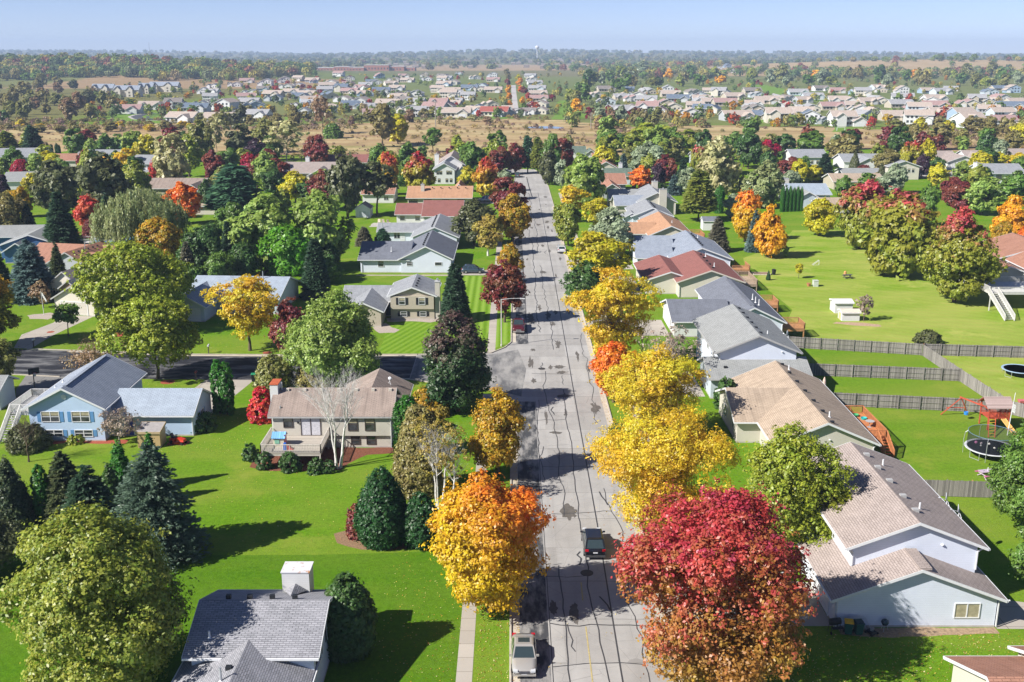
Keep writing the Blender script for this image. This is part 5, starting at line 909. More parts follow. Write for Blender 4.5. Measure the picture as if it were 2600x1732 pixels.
for i, (x, y) in enumerate(((-34.5, 268.8), (-33.3, 268.5), (-31.8, 267.9))):
    t = thing('lawn_chair', ('left', 'middle', 'right')[i] + ' pale lawn chair on the patio beside the brick-red roofed house', 'chair', (x, y, 0), .4 * i, 'patio lawn chairs'); Z = Vector((0, 0, 0)); b = MB(); b.box(-.35, .35, -.35, .35, .36, .42); b.build('seat', plain('pale_chair', (.6, .5, .4), .6), t, off=Z); b = MB(); b.hexa([(-.35, .3, .4), (.35, .3, .4), (.35, .38, .4), (-.35, .38, .4), (-.33, .55, 1.1), (.33, .55, 1.1), (.33, .62, 1.1), (-.33, .62, 1.1)]); b.build('backrest', MATS['pale_chair'], t, off=Z)
    for sx in (-.3, .3): b = MB(); b.box(sx - .04, sx + .04, -.33, .33, 0, .36); b.build('leg', MATS['pale_chair'], t, off=Z)
bed([(-36.5, 263.5), (-30.5, 263.2), (-30.3, 269.5), (-36, 270)], CONC)
b = MB(); b.lathe([(.3, 0), (.25, .3), (.12, .5), (.2, 1.0), (.1, 1.3)], (73.6, 299, 0), 10); tag(b.build('garden_statue', plain('pale_stone', (.5, .48, .44), .8)), 'pale stone garden statue left of the columnar cedars', 'statue')
t = thing('play_box', 'orange-brown wooden play box right of the columnar cedars', 'playhouse', (82, 282, 0)); b = MB(); b.box(79.6, 83.2, 279, 281.5, 0, 1.5); b.build('wall', CEDARD, t); b = MB(); b.box(79.4, 83.4, 278.8, 281.7, 1.503, 1.62); b.build('roof', CEDAR, t)
# ------------------------------------------------------------------ vehicles
CARGL = NT('car_glass').surf((.03, .045, .05), .04, .8); LAMPW = NT('headlamp').surf((.55, .57, .6), .1, .6); LAMPR = NT('tail_lamp').surf((.45, .01, .02), .2, .5); PLATE = plain('number_plate', (.55, .56, .6), .5); CHROME = plain('chrome', (.55, .55, .56), .18, .6, .9)
def paint(n, c, metal=.3): return plain(n, c, .3, .5, metal, .04, 1, coat=1.0)
def car(name, label, x, y, rz, L, W, Hh, body, kind='suv', cat='car', group=None, z=0.012):
    t = thing(name, label, cat, (x, y, z), rz, group); Z = Vector((0, 0, 0)); h = L / 2; w = W / 2
    if kind == 'sedan': st = [(-h, .62, .72), (-h + .12, .86, .88), (-h + .5, .97, .97), (-h + 1.05, .98, 1), (-.5, .94, 1), (.7, .92, 1), (1.05, .93, .99), (h - .75, .84, .97), (h - .25, .74, .9), (h, .55, .74)]; cb, cf, rb, rf = -h + .75, 1.15, -h + 1.45, .25; belt = .93
    elif kind == 'pickup': st = [(-h, .9, .93), (-h + .1, 1.12, .98), (-h + 1.9, 1.13, 1), (.2, 1.13, 1), (1.1, 1.14, 1), (h - 1.0, 1.13, .99), (h - .25, 1.06, .96), (h, .9, .9)]; cb, cf, rb, rf = -h + 2.05, 1.15, -h + 2.3, .35; belt = 1.12
    else: st = [(-h, .85, .86), (-h + .1, 1.02, .95), (-h + .6, 1.06, 1), (-.4, 1.05, 1), (.8, 1.03, 1), (1.2, 1.03, 1), (h - .8, .98, .98), (h - .22, .86, .92), (h, .62, .8)]; cb, cf, rb, rf = -h + .12, 1.3, -h + .75, .45; belt = 1.03
    bm = bpy.data.meshes.new('body'); V = []; F = []
    for (yy, zt, wf) in st:
        ww = w * wf; zb = .24 + (.12 if yy < -h + .3 or yy > h - .3 else 0); pr = [(0, zt + .02), (ww * .62, zt + .012), (ww * .88, zt - .03), (ww * .97, zt - .14), (ww, zt * .62 + .1), (ww * .985, zb + .16), (ww * .9, zb), (0, zb)]
        pr = pr + [(-a, c) for a, c in pr[-2:0:-1]]; V += [(a, yy, c) for a, c in pr]
    n = 14
    for j in range(len(st) - 1):
        for i in range(n): F.append((j * n + i, (j + 1) * n + i, (j + 1) * n + (i + 1) % n, j * n + (i + 1) % n))
    F += [tuple(range(n)), tuple(len(V) - 1 - i for i in range(n))]
    rw, bw = w * .76, w * .93; zr = Hh; k = len(V)
    zbm = belt - .02; ring = [(-bw, cb, zbm), (bw, cb, zbm), (bw, cf, zbm), (-bw, cf, zbm), (-rw, rb, zr - .06), (rw, rb, zr - .06), (rw, rf, zr - .05), (-rw, rf, zr - .05), (-rw * .8, rb + .18, zr), (rw * .8, rb + .18, zr), (rw * .8, rf - .15, zr), (-rw * .8, rf - .15, zr)]
    V += ring; F += [tuple(k + i for i in q) for q in ((0, 1, 5, 4), (1, 2, 6, 5), (2, 3, 7, 6), (3, 0, 4, 7), (4, 5, 9, 8), (5, 6, 10, 9), (6, 7, 11, 10), (7, 4, 8, 11), (8, 9, 10, 11))]
    bm.from_pydata(V, [], F); bm.polygons.foreach_set('use_smooth', [i < (len(st) - 1) * n for i in range(len(F))]); bm.materials.append(body); o = bpy.data.objects.new('body', bm); COL.objects.link(o); o.parent = t
    R = [Vector(q) for q in ring]
    def pane(nm, a, b_, c, d, ins, off): # quad inset on a cabin face
        m = (a + b_ + c + d) / 4; nn = (b_ - a).cross(d - a).normalized() * off
        b = MB(); b.face(*[m + (q - m) * ins + nn for q in (a, b_, c, d)]); b.build(nm, CARGL, t, off=Z)
    pane('windscreen', R[2], R[3], R[7], R[6], .88, .012); pane('rear_window', R[0], R[1], R[5], R[4], .84, .012)
    for sg, (a, b_, c, d) in ((1, (R[1], R[2], R[6], R[5])), (-1, (R[3], R[0], R[4], R[7]))):
        nseg = 2 if kind != 'suv' else 3
        for i in range(nseg):
            f0, f1 = (i + .08) / nseg, (i + .92) / nseg; lo0, lo1, hi0, hi1 = a.lerp(b_, f0), a.lerp(b_, f1), d.lerp(c, f0), d.lerp(c, f1); pane('side_window', lo0, lo1, hi1, hi0, .88, .012)
    for sx in (-1, 1):
        for yy in (-h * .6, h * .62):
            b = MB(); b.lathe([(.2, -.09), (.33, -.1), (.34, -.06), (.34, .06), (.33, .1), (.2, .09)], (sx * (w - .09), yy, .34), 18, 'x'); wh = b.build('wheel', RUBBER, t, off=Z); b = MB(); b.lathe([(.02, -.02), (.21, -.03), (.21, .03), (.02, .02)], (sx * (w + .0), yy, .34), 12, 'x'); b.build('rim', plain('alloy', (.4, .41, .42), .35, .5, .7), wh, off=Z)
        zf = .66 if kind == 'sedan' else .8; b = MB(); b.box(*sorted((sx * w * .5, sx * w * .86)), h - .3, h - .02, zf - .08, zf + .06); b.build('headlight', LAMPW, t, off=Z)
        zr_ = .78 if kind == 'sedan' else .95; b = MB(); b.box(*sorted((sx * w * .62, sx * w * .93)), -h - .01, -h + .16, zr_ - .1, zr_ + .06); b.build('taillight', LAMPR, t, off=Z)
        b = MB(); b.hexa([(sx * bw, cf - .35, belt), (sx * (w + .16), cf - .32, belt + .02), (sx * (w + .16), cf - .22, belt + .02), (sx * bw, cf - .2, belt), (sx * bw, cf - .35, belt + .13), (sx * (w + .16), cf - .32, belt + .15), (sx * (w + .16), cf - .22, belt + .15), (sx * bw, cf - .2, belt + .13)]); b.build('mirror', body, t, off=Z)
    b = MB(); b.box(-w * .42, w * .42, h - .12, h + .012, .48, .64 if kind == 'sedan' else .78); b.build('grille', CHROME if kind == 'pickup' else plain('grille_dark', (.12, .12, .14), .3, .5, .5), t, off=Z)
    b = MB(); b.box(-.2, .2, h, h + .03, .36, .46); b.build('number_plate', PLATE, t, off=Z); b = MB(); b.box(-.2, .2, -h - .02, -h + .05, .68, .79); b.build('number_plate', PLATE, t, off=Z)
    for y0_, y1_, zt_ in ((h - .2, h + .04, .45 if kind != 'pickup' else .55), (-h - .04, -h + .2, .5)): b = MB(); b.box(-w * .9, w * .9, y0_, y1_, .31, zt_); b.build('bumper', CHROME if kind == 'pickup' else plain('bumper_dark', (.06, .06, .065), .5) if kind == 'suv' else body, t, off=Z)
    if kind == 'pickup': b = MB(); b.box(-w * .8, w * .8, -h + .15, cb - .1, 1.0, 1.165); b.build('bed_liner', DARK, t, off=Z)
    if kind == 'sedan': b = MB(); b.box(-.42, .42, -.75, -.15, zr + .002, zr + .012); b.build('sunroof', CARGL, t, off=Z)
    if kind == 'suv':
        for sx in (-1, 1): b = MB(); b.tube((sx * rw * .82, rb + .25, zr + .05), (sx * rw * .82, rf - .2, zr + .05), .02, n=5); b.build('roof_rail', DARK, t, off=Z)
    return t
car('parked_car', 'silver-beige sedan with sunroof parked on the left kerb at the bottom edge', .87, 67.3, PI, 4.85, 1.84, 1.45, paint('champagne_paint', (.42, .40, .37)), 'sedan')
car('driven_car', 'black sport utility vehicle driving away up the right lane', 7.3, 85.3, 0, 4.8, 1.93, 1.75, paint('black_paint', (.008, .009, .013)), 'suv')
car('pickup_truck', 'maroon pickup truck parked facing the camera beyond the lamp', 1.05, 161.6, PI, 5.6, 2.0, 1.85, paint('maroon_paint', (.10, .012, .02)), 'pickup', 'pickup')
car('parked_car', 'blue-grey crossover in the driveway behind the tall spruce', -7.9, 206.2, -PI / 2, 4.55, 1.82, 1.68, paint('slate_paint', (.05, .075, .11)), 'suv')
car('parked_car', 'silver sport utility vehicle beside the orange-tan roofed ranch house', -8.0, 309.5, PI / 2, 5.2, 2.0, 1.9, paint('silver_paint', (.36, .38, .42), .5), 'suv')
car('parked_car', 'white car half hidden by the yellow tree on the right kerb', 11.0, 229, 0, 4.8, 1.85, 1.6, paint('white_paint', (.55, .56, .57), 0), 'suv')
car('parked_car', 'dark car turned in at the left end of the street', -2.6, 383.5, PI / 2, 4.8, 1.85, 1.5, paint('charcoal_paint', (.02, .024, .03)), 'sedan'); car('parked_car', 'teal-grey car at the far left kerb of the street', 1.9, 373, 0, 4.7, 1.85, 1.7, paint('teal_paint', (.06, .10, .11)), 'suv')
car('parked_car', 'dark sedan parked on the cross street in front of the white garage', 153, 378.5, PI / 2, 4.8, 1.85, 1.45, MATS['charcoal_paint'], 'sedan'); car('parked_car', 'dark blue car at the right edge behind the pink-topped maples', 102.5, 216, 1.2, 4.8, 1.85, 1.6, paint('navy_paint', (.015, .02, .045)), 'suv')
car('parked_car', 'red car mostly hidden under the crimson ash tree', 21.9, 77.3, -.15, 4.6, 1.82, 1.5, paint('red_car_paint', (.22, .01, .015)), 'sedan'); car('parked_car', 'dark blue car showing past the left eave of the light blue house', -57.6, 126.5, .3, 4.8, 1.85, 1.6, MATS['navy_paint'], 'suv')
# ------------------------------------------------------------------ plants
def norm(a): return a / np.maximum(np.linalg.norm(a, axis=1, keepdims=True), 1e-9)
def quads_mesh(name, p, t1, t2, attr, an='tint'):
    n = len(p); v = np.empty((n, 4, 3), np.float32); v[:, 0] = p + t1; v[:, 1] = p + t2; v[:, 2] = p - t1; v[:, 3] = p - t2
    me = bpy.data.meshes.new(name); me.vertices.add(4 * n); me.vertices.foreach_set('co', v.ravel())
    me.loops.add(4 * n); me.loops.foreach_set('vertex_index', np.arange(4 * n, dtype=np.int32)); me.polygons.add(n); me.polygons.foreach_set('loop_start', np.arange(0, 4 * n, 4, dtype=np.int32))
    try: me.polygons.foreach_set('loop_total', np.full(n, 4, np.int32))
    except Exception: pass
    ca = me.color_attributes.new(an, 'FLOAT_COLOR', 'POINT'); c = np.ones((n, 4, 4), np.float32); c[:, :, :3] = attr[:, None, :]; ca.data.foreach_set('color', c.ravel()); me.update(calc_edges=True); return me
PROF = {
 'round': lambda t: np.sqrt(np.clip(1 - ((t - .46) / .56) ** 2, 0.02, 1)),
 'oval': lambda t: np.clip(np.where(t < .32, .62 + .38 * np.sin(t / .32 * PI / 2), np.cos((t - .32) / .68 * PI / 2 * .96) ** .75), .05, 1),
 'cone': lambda t: np.clip((1 - t) ** .8 * (1 - .35 * np.exp(-(t / .08) ** 2)), .03, 1),
 'vase': lambda t: np.clip(np.where(t < .62, .45 + .55 * (t / .62) ** .8, np.sqrt(np.clip(1 - ((t - .62) / .4) ** 2, 0.03, 1))), .05, 1),
 'egg': lambda t: np.clip(np.sin(np.clip(t, 0, 1) ** .62 * PI) ** .7, .08, 1),
 'col': lambda t: np.clip(np.where(t < .7, .85 + .15 * t, (1 - ((t - .7) / .31) ** 2) * .95), .06, 1),
 'mound': lambda t: np.sqrt(np.clip(1 - (t * .98) ** 2, 0.03, 1)),
}
def crown(name, H, R, shape, N, leaf, seed, clump=.12, flat=.8, m=36, inner=.6, lob=.16, grad=None, asp=.62, upb=.35, jit=.42, droop=0.0, M=0):
    """leaves in tufts, tufts on branch masses, masses spread unevenly through the crown; returns a mesh standing on z=0"""
    g = np.random.default_rng(seed); K = max(8, int(N / m)); pf = PROF[shape]; mass = lob > .1
    M = (M or 64) if mass else K; T = g.random(M * 8); r = pf(T); T = T[g.random(M * 8) < (r / r.max()) ** 1.3][:M]; M = len(T); r = pf(T); ph = g.random(M) * 2 * PI; L = np.ones(M)
    if mass:
        u = norm(np.stack([np.cos(ph) * r, np.sin(ph) * r, (T - .45) * 1.6], 1))
        for k in range(6): q = norm(g.normal(size=(1, 3)))[0] * (1.8 + k * .7); L += lob * .42 * np.cos(u @ q + g.random() * 6.3)
        L = L / np.percentile(L, 80); fr = (.93 - g.random(M) ** 1.7 * inner) * L; rho = R * (.13 + .15 * g.random(M)) * (.75 + .5 * r)
        rr = np.maximum(R * r * fr - rho * .55, 0); zc = .04 * H + T * H * .93; C = np.stack([rr * np.cos(ph), rr * np.sin(ph), zc], 1); C[:, 2] -= rho * .3 * (T > .75)
        out = norm(np.stack([np.cos(ph) * r, np.sin(ph) * r, (T - .42) * 1.5], 1)); w = rho ** 2; li = g.choice(M, K, p=w / w.sum())
        d0 = norm(g.normal(size=(K, 3)) + .7 * out[li] + np.array([0, 0, .35])); c = C[li] + d0 * (rho[li] * (.72 + .4 * g.random(K)) * (1 + .45 * (g.random(K) < .1)))[:, None] * np.array([1, 1, flat]); out = norm(d0 + .6 * out[li]); lr = g.random(M)[li]
    else:
        fr = 1 - g.random(M) ** 2 * inner; L += lob * np.cos(3 * ph + 7 * T); rr = R * r * fr * L; c = np.stack([rr * np.cos(ph), rr * np.sin(ph), T * H], 1); out = norm(np.stack([np.cos(ph) * r, np.sin(ph) * r, (T - .45) * 1.5], 1)); K = M; lr = g.random(K)
    cr_ = R * clump * (.55 + .9 * g.random(K)); ci = np.repeat(np.arange(K), m); n = len(ci)
    d = norm(g.normal(size=(n, 3)) + .6 * out[ci] + np.array([0, 0, upb])); rad_ = cr_[ci] * (.45 + .6 * g.random(n)) * (1 + .9 * (g.random(n) < .08)); off = d * rad_[:, None]; off[:, 2] *= (flat if not mass else .85)
    p = c[ci] + off; p[:, 2] = np.maximum(p[:, 2], -.12 * H); nr = norm(d * .6 + out[ci] * .5 + g.normal(size=(n, 3)) * jit + np.array([0, 0, upb]))
    t1 = norm(np.cross(nr, g.normal(size=(n, 3)))); t2 = np.cross(nr, t1); s = leaf * (.6 + .8 * g.random(n)); hz = p[:, 2] / H; gr = g.random(K)[ci] * .5 + lr[ci] * .5 - .5
    if grad == 'top': mixv = (hz - .50) / .34 + gr * 2.1
    elif grad == 'ash': mixv = (hz - .30) / .55 + gr * 1.9
    elif grad == 'tophi': mixv = (hz - .66) / .3 + gr * 2.1
    elif grad == 'side': mixv = (p[:, 0] / R * .7 + hz * 1.5 - .8) / .8 + gr * 1.5
    else: mixv = .5 + gr * 1.1 + (g.random(n) - .5) * .35
    a = np.stack([g.random(n) * .5 + g.random(K)[ci] * .3 + lr[ci] * .2, np.clip(mixv, 0, 1), lr[ci]], 1)
    return quads_mesh(name, p, t1 * s[:, None], t2 * s[:, None] * asp, a)
def conifer(name, H, R, NB, leaf, seed, droop=.25, power=.85, dens=6, per=4, ragged=.25, low=.0):
    g = np.random.default_rng(seed); t = 1 - np.sqrt(g.random(NB)) * .97; t = low + (1 - low) * t; ph = g.random(NB) * 2 * PI; L = R * np.clip(1 - t, .02, 1) ** power * (1 - ragged * g.random(NB)) + .06 * R
    s = np.linspace(.22, 1, dens); S = np.tile(s, NB); bi = np.repeat(np.arange(NB), dens); q = per; S = np.repeat(S, q); bi = np.repeat(bi, q); n = len(S)
    rr = L[bi] * S; z = t[bi] * H - droop * L[bi] * S ** 1.4 + .10 * L[bi] * S ** 4
    dirv = np.stack([np.cos(ph[bi]), np.sin(ph[bi]), np.full(n, -.12)], 1); side = np.stack([-np.sin(ph[bi]), np.cos(ph[bi]), np.zeros(n)], 1); wd = .2 * L[bi] * (1.15 - S)
    sd = (g.random(n) - .5) * 2; p = dirv * rr[:, None] + side * (sd * (wd + leaf * .5))[:, None]; p[:, 2] = z + g.normal(size=n) * leaf * .25
    ax = norm(dirv + side * sd[:, None] * .9 + g.normal(size=(n, 3)) * .25 + np.array([0, 0, .1])); nr = norm(np.array([0, 0, 1.0]) + dirv * .35 + g.normal(size=(n, 3)) * .45); b = norm(np.cross(nr, ax)); sz = leaf * (.6 + .7 * g.random(n))
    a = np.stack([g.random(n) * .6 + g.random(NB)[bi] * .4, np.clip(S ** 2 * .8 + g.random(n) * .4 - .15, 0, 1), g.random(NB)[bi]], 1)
    return quads_mesh(name, p, ax * sz[:, None], b * sz[:, None] * .38, a)
def willow(name, H, R, seed, NS=420, leaf=.26):
    g = np.random.default_rng(seed); ph = g.random(NS) * 2 * PI; f = np.sqrt(g.random(NS)) ; lob = 1 + .18 * np.cos(3 * ph + 1) + .12 * np.cos(7 * ph); r0 = R * f * lob; zt = H * (.62 + .38 * np.sqrt(np.clip(1 - f ** 2, 0, 1))) * (.9 + .12 * g.random(NS)); ln = (zt - H * .06) * (.35 + .62 * g.random(NS)) * (.45 + .55 * f)
    k = 26; S = np.tile(np.linspace(0, 1, k), NS); i = np.repeat(np.arange(NS), k); q = 3; S = np.repeat(S, q); i = np.repeat(i, q); n = len(i); rr = r0[i] + .5 * S * f[i]
    p = np.stack([rr * np.cos(ph[i]), rr * np.sin(ph[i]), zt[i] - ln[i] * S], 1) + g.normal(size=(n, 3)) * np.array([.2, .2, .1]); ax = norm(np.array([0, 0, -1.0]) + g.normal(size=(n, 3)) * .3); nr = norm(np.stack([np.cos(ph[i]), np.sin(ph[i]), np.full(n, .35)], 1) + g.normal(size=(n, 3)) * .6); b = norm(np.cross(nr, ax)); s = leaf * (.6 + .8 * g.random(n))
    a = np.stack([g.random(n) * .5 + .5 * g.random(NS)[i], np.clip(g.random(NS)[i] * .8 + .2 * g.random(n), 0, 1), g.random(NS)[i]], 1); return quads_mesh(name, p, ax * s[:, None], b * s[:, None] * .42, a)
def limbs(H, r, z0, z1, R, seed, nl=9, lean=0.0, depth=2, up=.7, sub=4, thin=.5):
    """tapered trunk with limbs reaching into the crown between z0 and z1"""
    g = random.Random(seed); b = MB(); pts = [Vector((0, 0, -.15))]; n = 6; top = z0 + (z1 - z0) * .62
    for i in range(1, n + 1): t = i / n; pts.append(Vector((lean * t * H * .2 + g.uniform(-.04, .04) * R, g.uniform(-.04, .04) * R, top * t)))
    rr = lambda t: r * (1.25 if t < .04 else 1 - .72 * t)
    for i in range(n): b.tube(pts[i], pts[i + 1], rr(i / n), rr((i + 1) / n), 8, False)
    def br(p, d, L, q, dep):
        k = 3; a = p
        for i in range(k):
            d = (d + Vector((g.uniform(-.22, .22), g.uniform(-.22, .22), g.uniform(-.05, .2)))).normalized(); c = a + d * L / k; b.tube(a, c, q * (1 - i * .25), q * (1 - (i + 1) * .25), 5 if dep > 0 else 4, False)
            if dep > 0:
                for _ in range(sub if i else 1):
                    ax = Vector((g.uniform(-1, 1), g.uniform(-1, 1), g.uniform(-.2, .9))).normalized(); br(a.lerp(c, g.random()), (d * .75 + ax * .8).normalized(), L * g.uniform(.35, .6), q * (1 - i * .25) * thin, dep - 1)
            a = c
    for i in range(nl):
        t = .2 + .75 * (i + .5) / nl; z = max(z0 * .8, z0 + (top - z0) * t * .95); a = i * 2.4 + g.uniform(-.4, .4); j = min(n - 1, int(z / top * n)); p = pts[j].lerp(pts[j + 1], z / top * n - j); d = Vector((math.cos(a), math.sin(a), up + t * .6)).normalized(); br(p, d, R * g.uniform(.75, 1.05) * (1.1 - .3 * t), rr(z / top) * .55, depth - 1)
    return b
def finish(b, name, m, parent, loc=None, sm=True):
    o = b.build(name, m, parent, smooth=sm, off=Vector((0, 0, 0)), uv=False); return o
def child(name, me, m, parent, loc=(0, 0, 0), sc_=(1, 1, 1), rz=0):
    o = bpy.data.objects.new(name, me); COL.objects.link(o); o.parent = parent; o.location = loc; o.scale = sc_; o.rotation_euler = (0, 0, rz)
    if not me.materials: me.materials.append(m)
    s = o.material_slots[0]; s.link = 'OBJECT'; s.material = m; return o
PAL = {  # two real leaf colours per kind of foliage
 'gy': ((.10, .17, .018), (.30, .29, .045)), 'lime': ((.13, .20, .016), (.30, .31, .03)), 'paleg': ((.13, .22, .03), (.27, .33, .08)), 'green': ((.06, .135, .02), (.14, .215, .035)), 'dgreen': ((.03, .08, .016), (.075, .135, .03)),
 'bright': ((.06, .19, .010), (.12, .27, .015)), 'yellow': ((.54, .385, .016), (.40, .34, .028)), 'ygreen': ((.30, .31, .015), (.46, .38, .02)), 'orange': ((.46, .31, .010), (.58, .19, .022)), 'orangeR': ((.50, .20, .012), (.55, .10, .02)),
 'salmon': ((.48, .10, .05), (.42, .06, .03)), 'red': ((.27, .055, .03), (.36, .035, .04)), 'ash': ((.27, .15, .025), (.36, .04, .05)), 'crimson': ((.34, .012, .04), (.24, .015, .04)), 'burg': ((.13, .025, .03), (.20, .05, .03)), 'purple': ((.03, .015, .035), (.06, .025, .04)),
 'dred': ((.20, .03, .03), (.13, .05, .025)), 'pinktop': ((.20, .22, .022), (.38, .06, .085)), 'redtop': ((.27, .25, .02), (.32, .025, .04)), 'greenpurp': ((.030, .075, .020), (.105, .065, .055)), 'oliveg': ((.14, .16, .035), (.22, .21, .06)), 'olive': ((.15, .14, .04), (.24, .20, .07)), 'darkolive': ((.06, .075, .026), (.11, .115, .045)),
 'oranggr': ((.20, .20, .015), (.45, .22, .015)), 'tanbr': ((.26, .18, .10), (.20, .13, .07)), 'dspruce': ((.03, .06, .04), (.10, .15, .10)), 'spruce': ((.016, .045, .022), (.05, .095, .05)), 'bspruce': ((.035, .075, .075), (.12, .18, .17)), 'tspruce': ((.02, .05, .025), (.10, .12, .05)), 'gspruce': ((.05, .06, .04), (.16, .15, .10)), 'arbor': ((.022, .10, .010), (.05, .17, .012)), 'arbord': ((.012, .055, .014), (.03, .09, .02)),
 'pine': ((.03, .09, .05), (.07, .15, .08)), 'ypine': ((.10, .15, .03), (.2, .22, .04)), 'willow': ((.15, .19, .07), (.27, .29, .13)), 'birch': ((.26, .22, .05), (.34, .26, .05)), 'pop': ((.26, .27, .10), (.40, .36, .20)), 'silver': ((.16, .21, .12), (.30, .34, .22)), 'bush': ((.03, .08, .02), (.07, .13, .03)), 'redyel': ((.42, .30, .02), (.36, .05, .03)), 'bareg': ((.30, .25, .20), (.24, .18, .14)), 'gold': ((.55, .33, .010), (.50, .24, .012)), 'brred': ((.5, .03, .02), (.35, .04, .03)),
}
def lm(k): a, b = PAL[k]; return leafmat(k, a, b)
PROTO = {}
def tree(kind, pal, px, py, top, wpx, label, cat='tree', name=None, group=None, bark=None, squat=0.0, hide=0.0, seed=None, pos=None, grad=None, cb=None, scl=1.0, dens=1.0):
    """tree with its foot at photo point (px,py), its top at row `top`, crown wpx wide (2354 px frame)"""
    p = pos or at(px, py); d = p.y * CP + (CH - p.z) * SP; mpp = d / FP * 1.1045; R = wpx * mpp / 2; H = max(1.0, ztop(top, p.y) - p.z) * scl; sd = seed or int(abs(px * 7 + py * 13)) % 9973 + 1
    return grow(kind, pal, p, H, R, d, label, cat, name, group, bark, sd, grad, cb, dens)
def grow(kind, pal, p, H, R, d, label, cat='tree', name=None, group=None, bark=None, sd=1, grad=None, cb=None, dens=1.0):
    nm = name or {'spruce': 'spruce_tree', 'pine': 'pine_tree', 'arbor': 'columnar_cedar', 'willow': 'willow_tree', 'bush': 'shrub', 'bare': 'bare_tree', 'honey': 'locust_tree', 'birch': 'birch_tree', 'open': 'oak_tree', 'poplar': 'poplar_tree'}.get(kind, 'maple_tree' if kind in ('maple', 'oval', 'egg') else 'shade_tree')
    t = thing(nm, label, cat, p, 0, group); px1 = d / 1042.0; near = d < 190; m = lm(pal) if pal else None; bk = bark or BARK
    g = random.Random(sd); rz = g.uniform(0, 6.28) if grad != 'side' else 0
    leaf = max(.125, 1.3 * px1)
    if kind in ('spruce', 'pine'):
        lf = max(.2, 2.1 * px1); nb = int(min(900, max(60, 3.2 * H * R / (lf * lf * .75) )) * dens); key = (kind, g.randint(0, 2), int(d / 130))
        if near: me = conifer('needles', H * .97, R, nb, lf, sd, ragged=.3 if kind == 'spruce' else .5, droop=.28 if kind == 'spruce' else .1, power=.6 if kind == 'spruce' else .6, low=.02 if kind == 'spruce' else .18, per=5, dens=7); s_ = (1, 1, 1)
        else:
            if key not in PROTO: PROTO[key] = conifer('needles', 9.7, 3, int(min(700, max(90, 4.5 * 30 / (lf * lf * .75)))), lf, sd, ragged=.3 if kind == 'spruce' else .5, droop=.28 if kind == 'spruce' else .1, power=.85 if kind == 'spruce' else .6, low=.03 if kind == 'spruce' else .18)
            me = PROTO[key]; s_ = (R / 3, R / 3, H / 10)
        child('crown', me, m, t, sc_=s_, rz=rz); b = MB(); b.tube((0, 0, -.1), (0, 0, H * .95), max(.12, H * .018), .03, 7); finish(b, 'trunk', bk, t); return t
    if kind == 'willow':
        me = willow('leaves', H, R, sd, NS=int(420 * dens), leaf=max(.24, 1.3 * px1)); child('crown', me, m, t); b = limbs(H, .35, H * .25, H, R * .8, sd, 7, up=.5); finish(b, 'trunk', bk, t); return t
    if kind in ('bare', 'birch'):
        key = (kind, g.randint(0, 1), 0 if d < 190 else 1 if d < 400 else 2)
        if near or key not in PROTO:
            hh, r_ = (H, R) if near else (10, 4.5); rt = max(.10, hh * .013); b = MB()
            if kind == 'birch':
                for q in range(3):
                    bb = limbs(hh, rt * (1 - .15 * q), hh * .26, hh, r_ * .8, sd + q, 11, depth=3, up=1.3, sub=4, thin=.55); dx, dy = math.cos(q * 2.1 + .4) * .25, math.sin(q * 2.1 + .4) * .2; lx, ly = math.cos(q * 2.1 + .4) * r_ * .3, math.sin(q * 2.1 + .4) * r_ * .25; k0 = len(b.v); b.v += [(x + dx + lx * max(0, z) / hh * 1.4, y + dy + ly * max(0, z) / hh * 1.4, z) for x, y, z in bb.v]; b.f += [tuple(i + k0 for i in f) for f in bb.f]
            else: b = limbs(hh, rt, hh * .16, hh, r_ * .85, sd, 12, depth=3, up=.95, sub=4, thin=.5)
            o = finish(b, 'trunk', bk, t); tm = o.data
            if not near: PROTO[key] = tm; o.scale = (R / 4.5, R / 4.5, H / 10)
        else: child('trunk', PROTO[key], bk, t, sc_=(R / 4.5, R / 4.5, H / 10), rz=rz)
        if pal: N = int(dens * 2600 * (1 if near else .35)); me = crown('leaves', H * .75, R, 'vase', N, leaf * .8, sd, .1, m=14, inner=.9, lob=.3) if near else PROTO.setdefault(('bl', int(d / 200)), crown('leaves', 7.5, 4.5, 'vase', 900, max(.2, 1.2 * px1), 5, .12, m=10, inner=.9, lob=.3)); child('crown', me, m, t, (0, 0, H * .27), (1, 1, 1) if near else (R / 4.5, R / 4.5, H / 10), rz)
        return t
    shape, base, kw = {'maple': ('round', .16, {}), 'oval': ('oval', .12, {}), 'egg': ('egg', .10, {}), 'honey': ('vase', .24, dict(flat=.42, m=14, inner=.85, lob=.34, asp=.45, jit=.55)), 'spread': ('mound', .2, dict(lob=.25)), 'poplar': ('egg', .12, dict(lob=.3, inner=.85)), 'yew': ('oval', .0, dict(lob=.07, clump=.13, m=16, inner=.35)), 'arbor': ('col', .0, dict(clump=.15, flat=1.5, lob=.05, asp=.5, m=20, inner=.35)), 'bush': ('mound', .0, dict(clump=.14, lob=.1, m=20, inner=.4)), 'round': ('round', .14, dict(lob=.22)), 'cone': ('cone', .02, dict(lob=.07, clump=.12, flat=1.1, m=20, inner=.35)), 'open': ('round', .25, dict(lob=.36, inner=.85))}[kind]
    if cb is not None: base = cb
    hc = H * (1 - base); cov = {'honey': 4.2, 'poplar': 3.6, 'open': 5.5, 'arbor': 11, 'cone': 10, 'yew': 10, 'bush': 9}.get(kind, 7.2 if near else 8.5) * dens; N = int(min(90000, max(500, cov * (PI * R * hc * .5 * 2) / (1.2 * leaf * leaf * .9))))
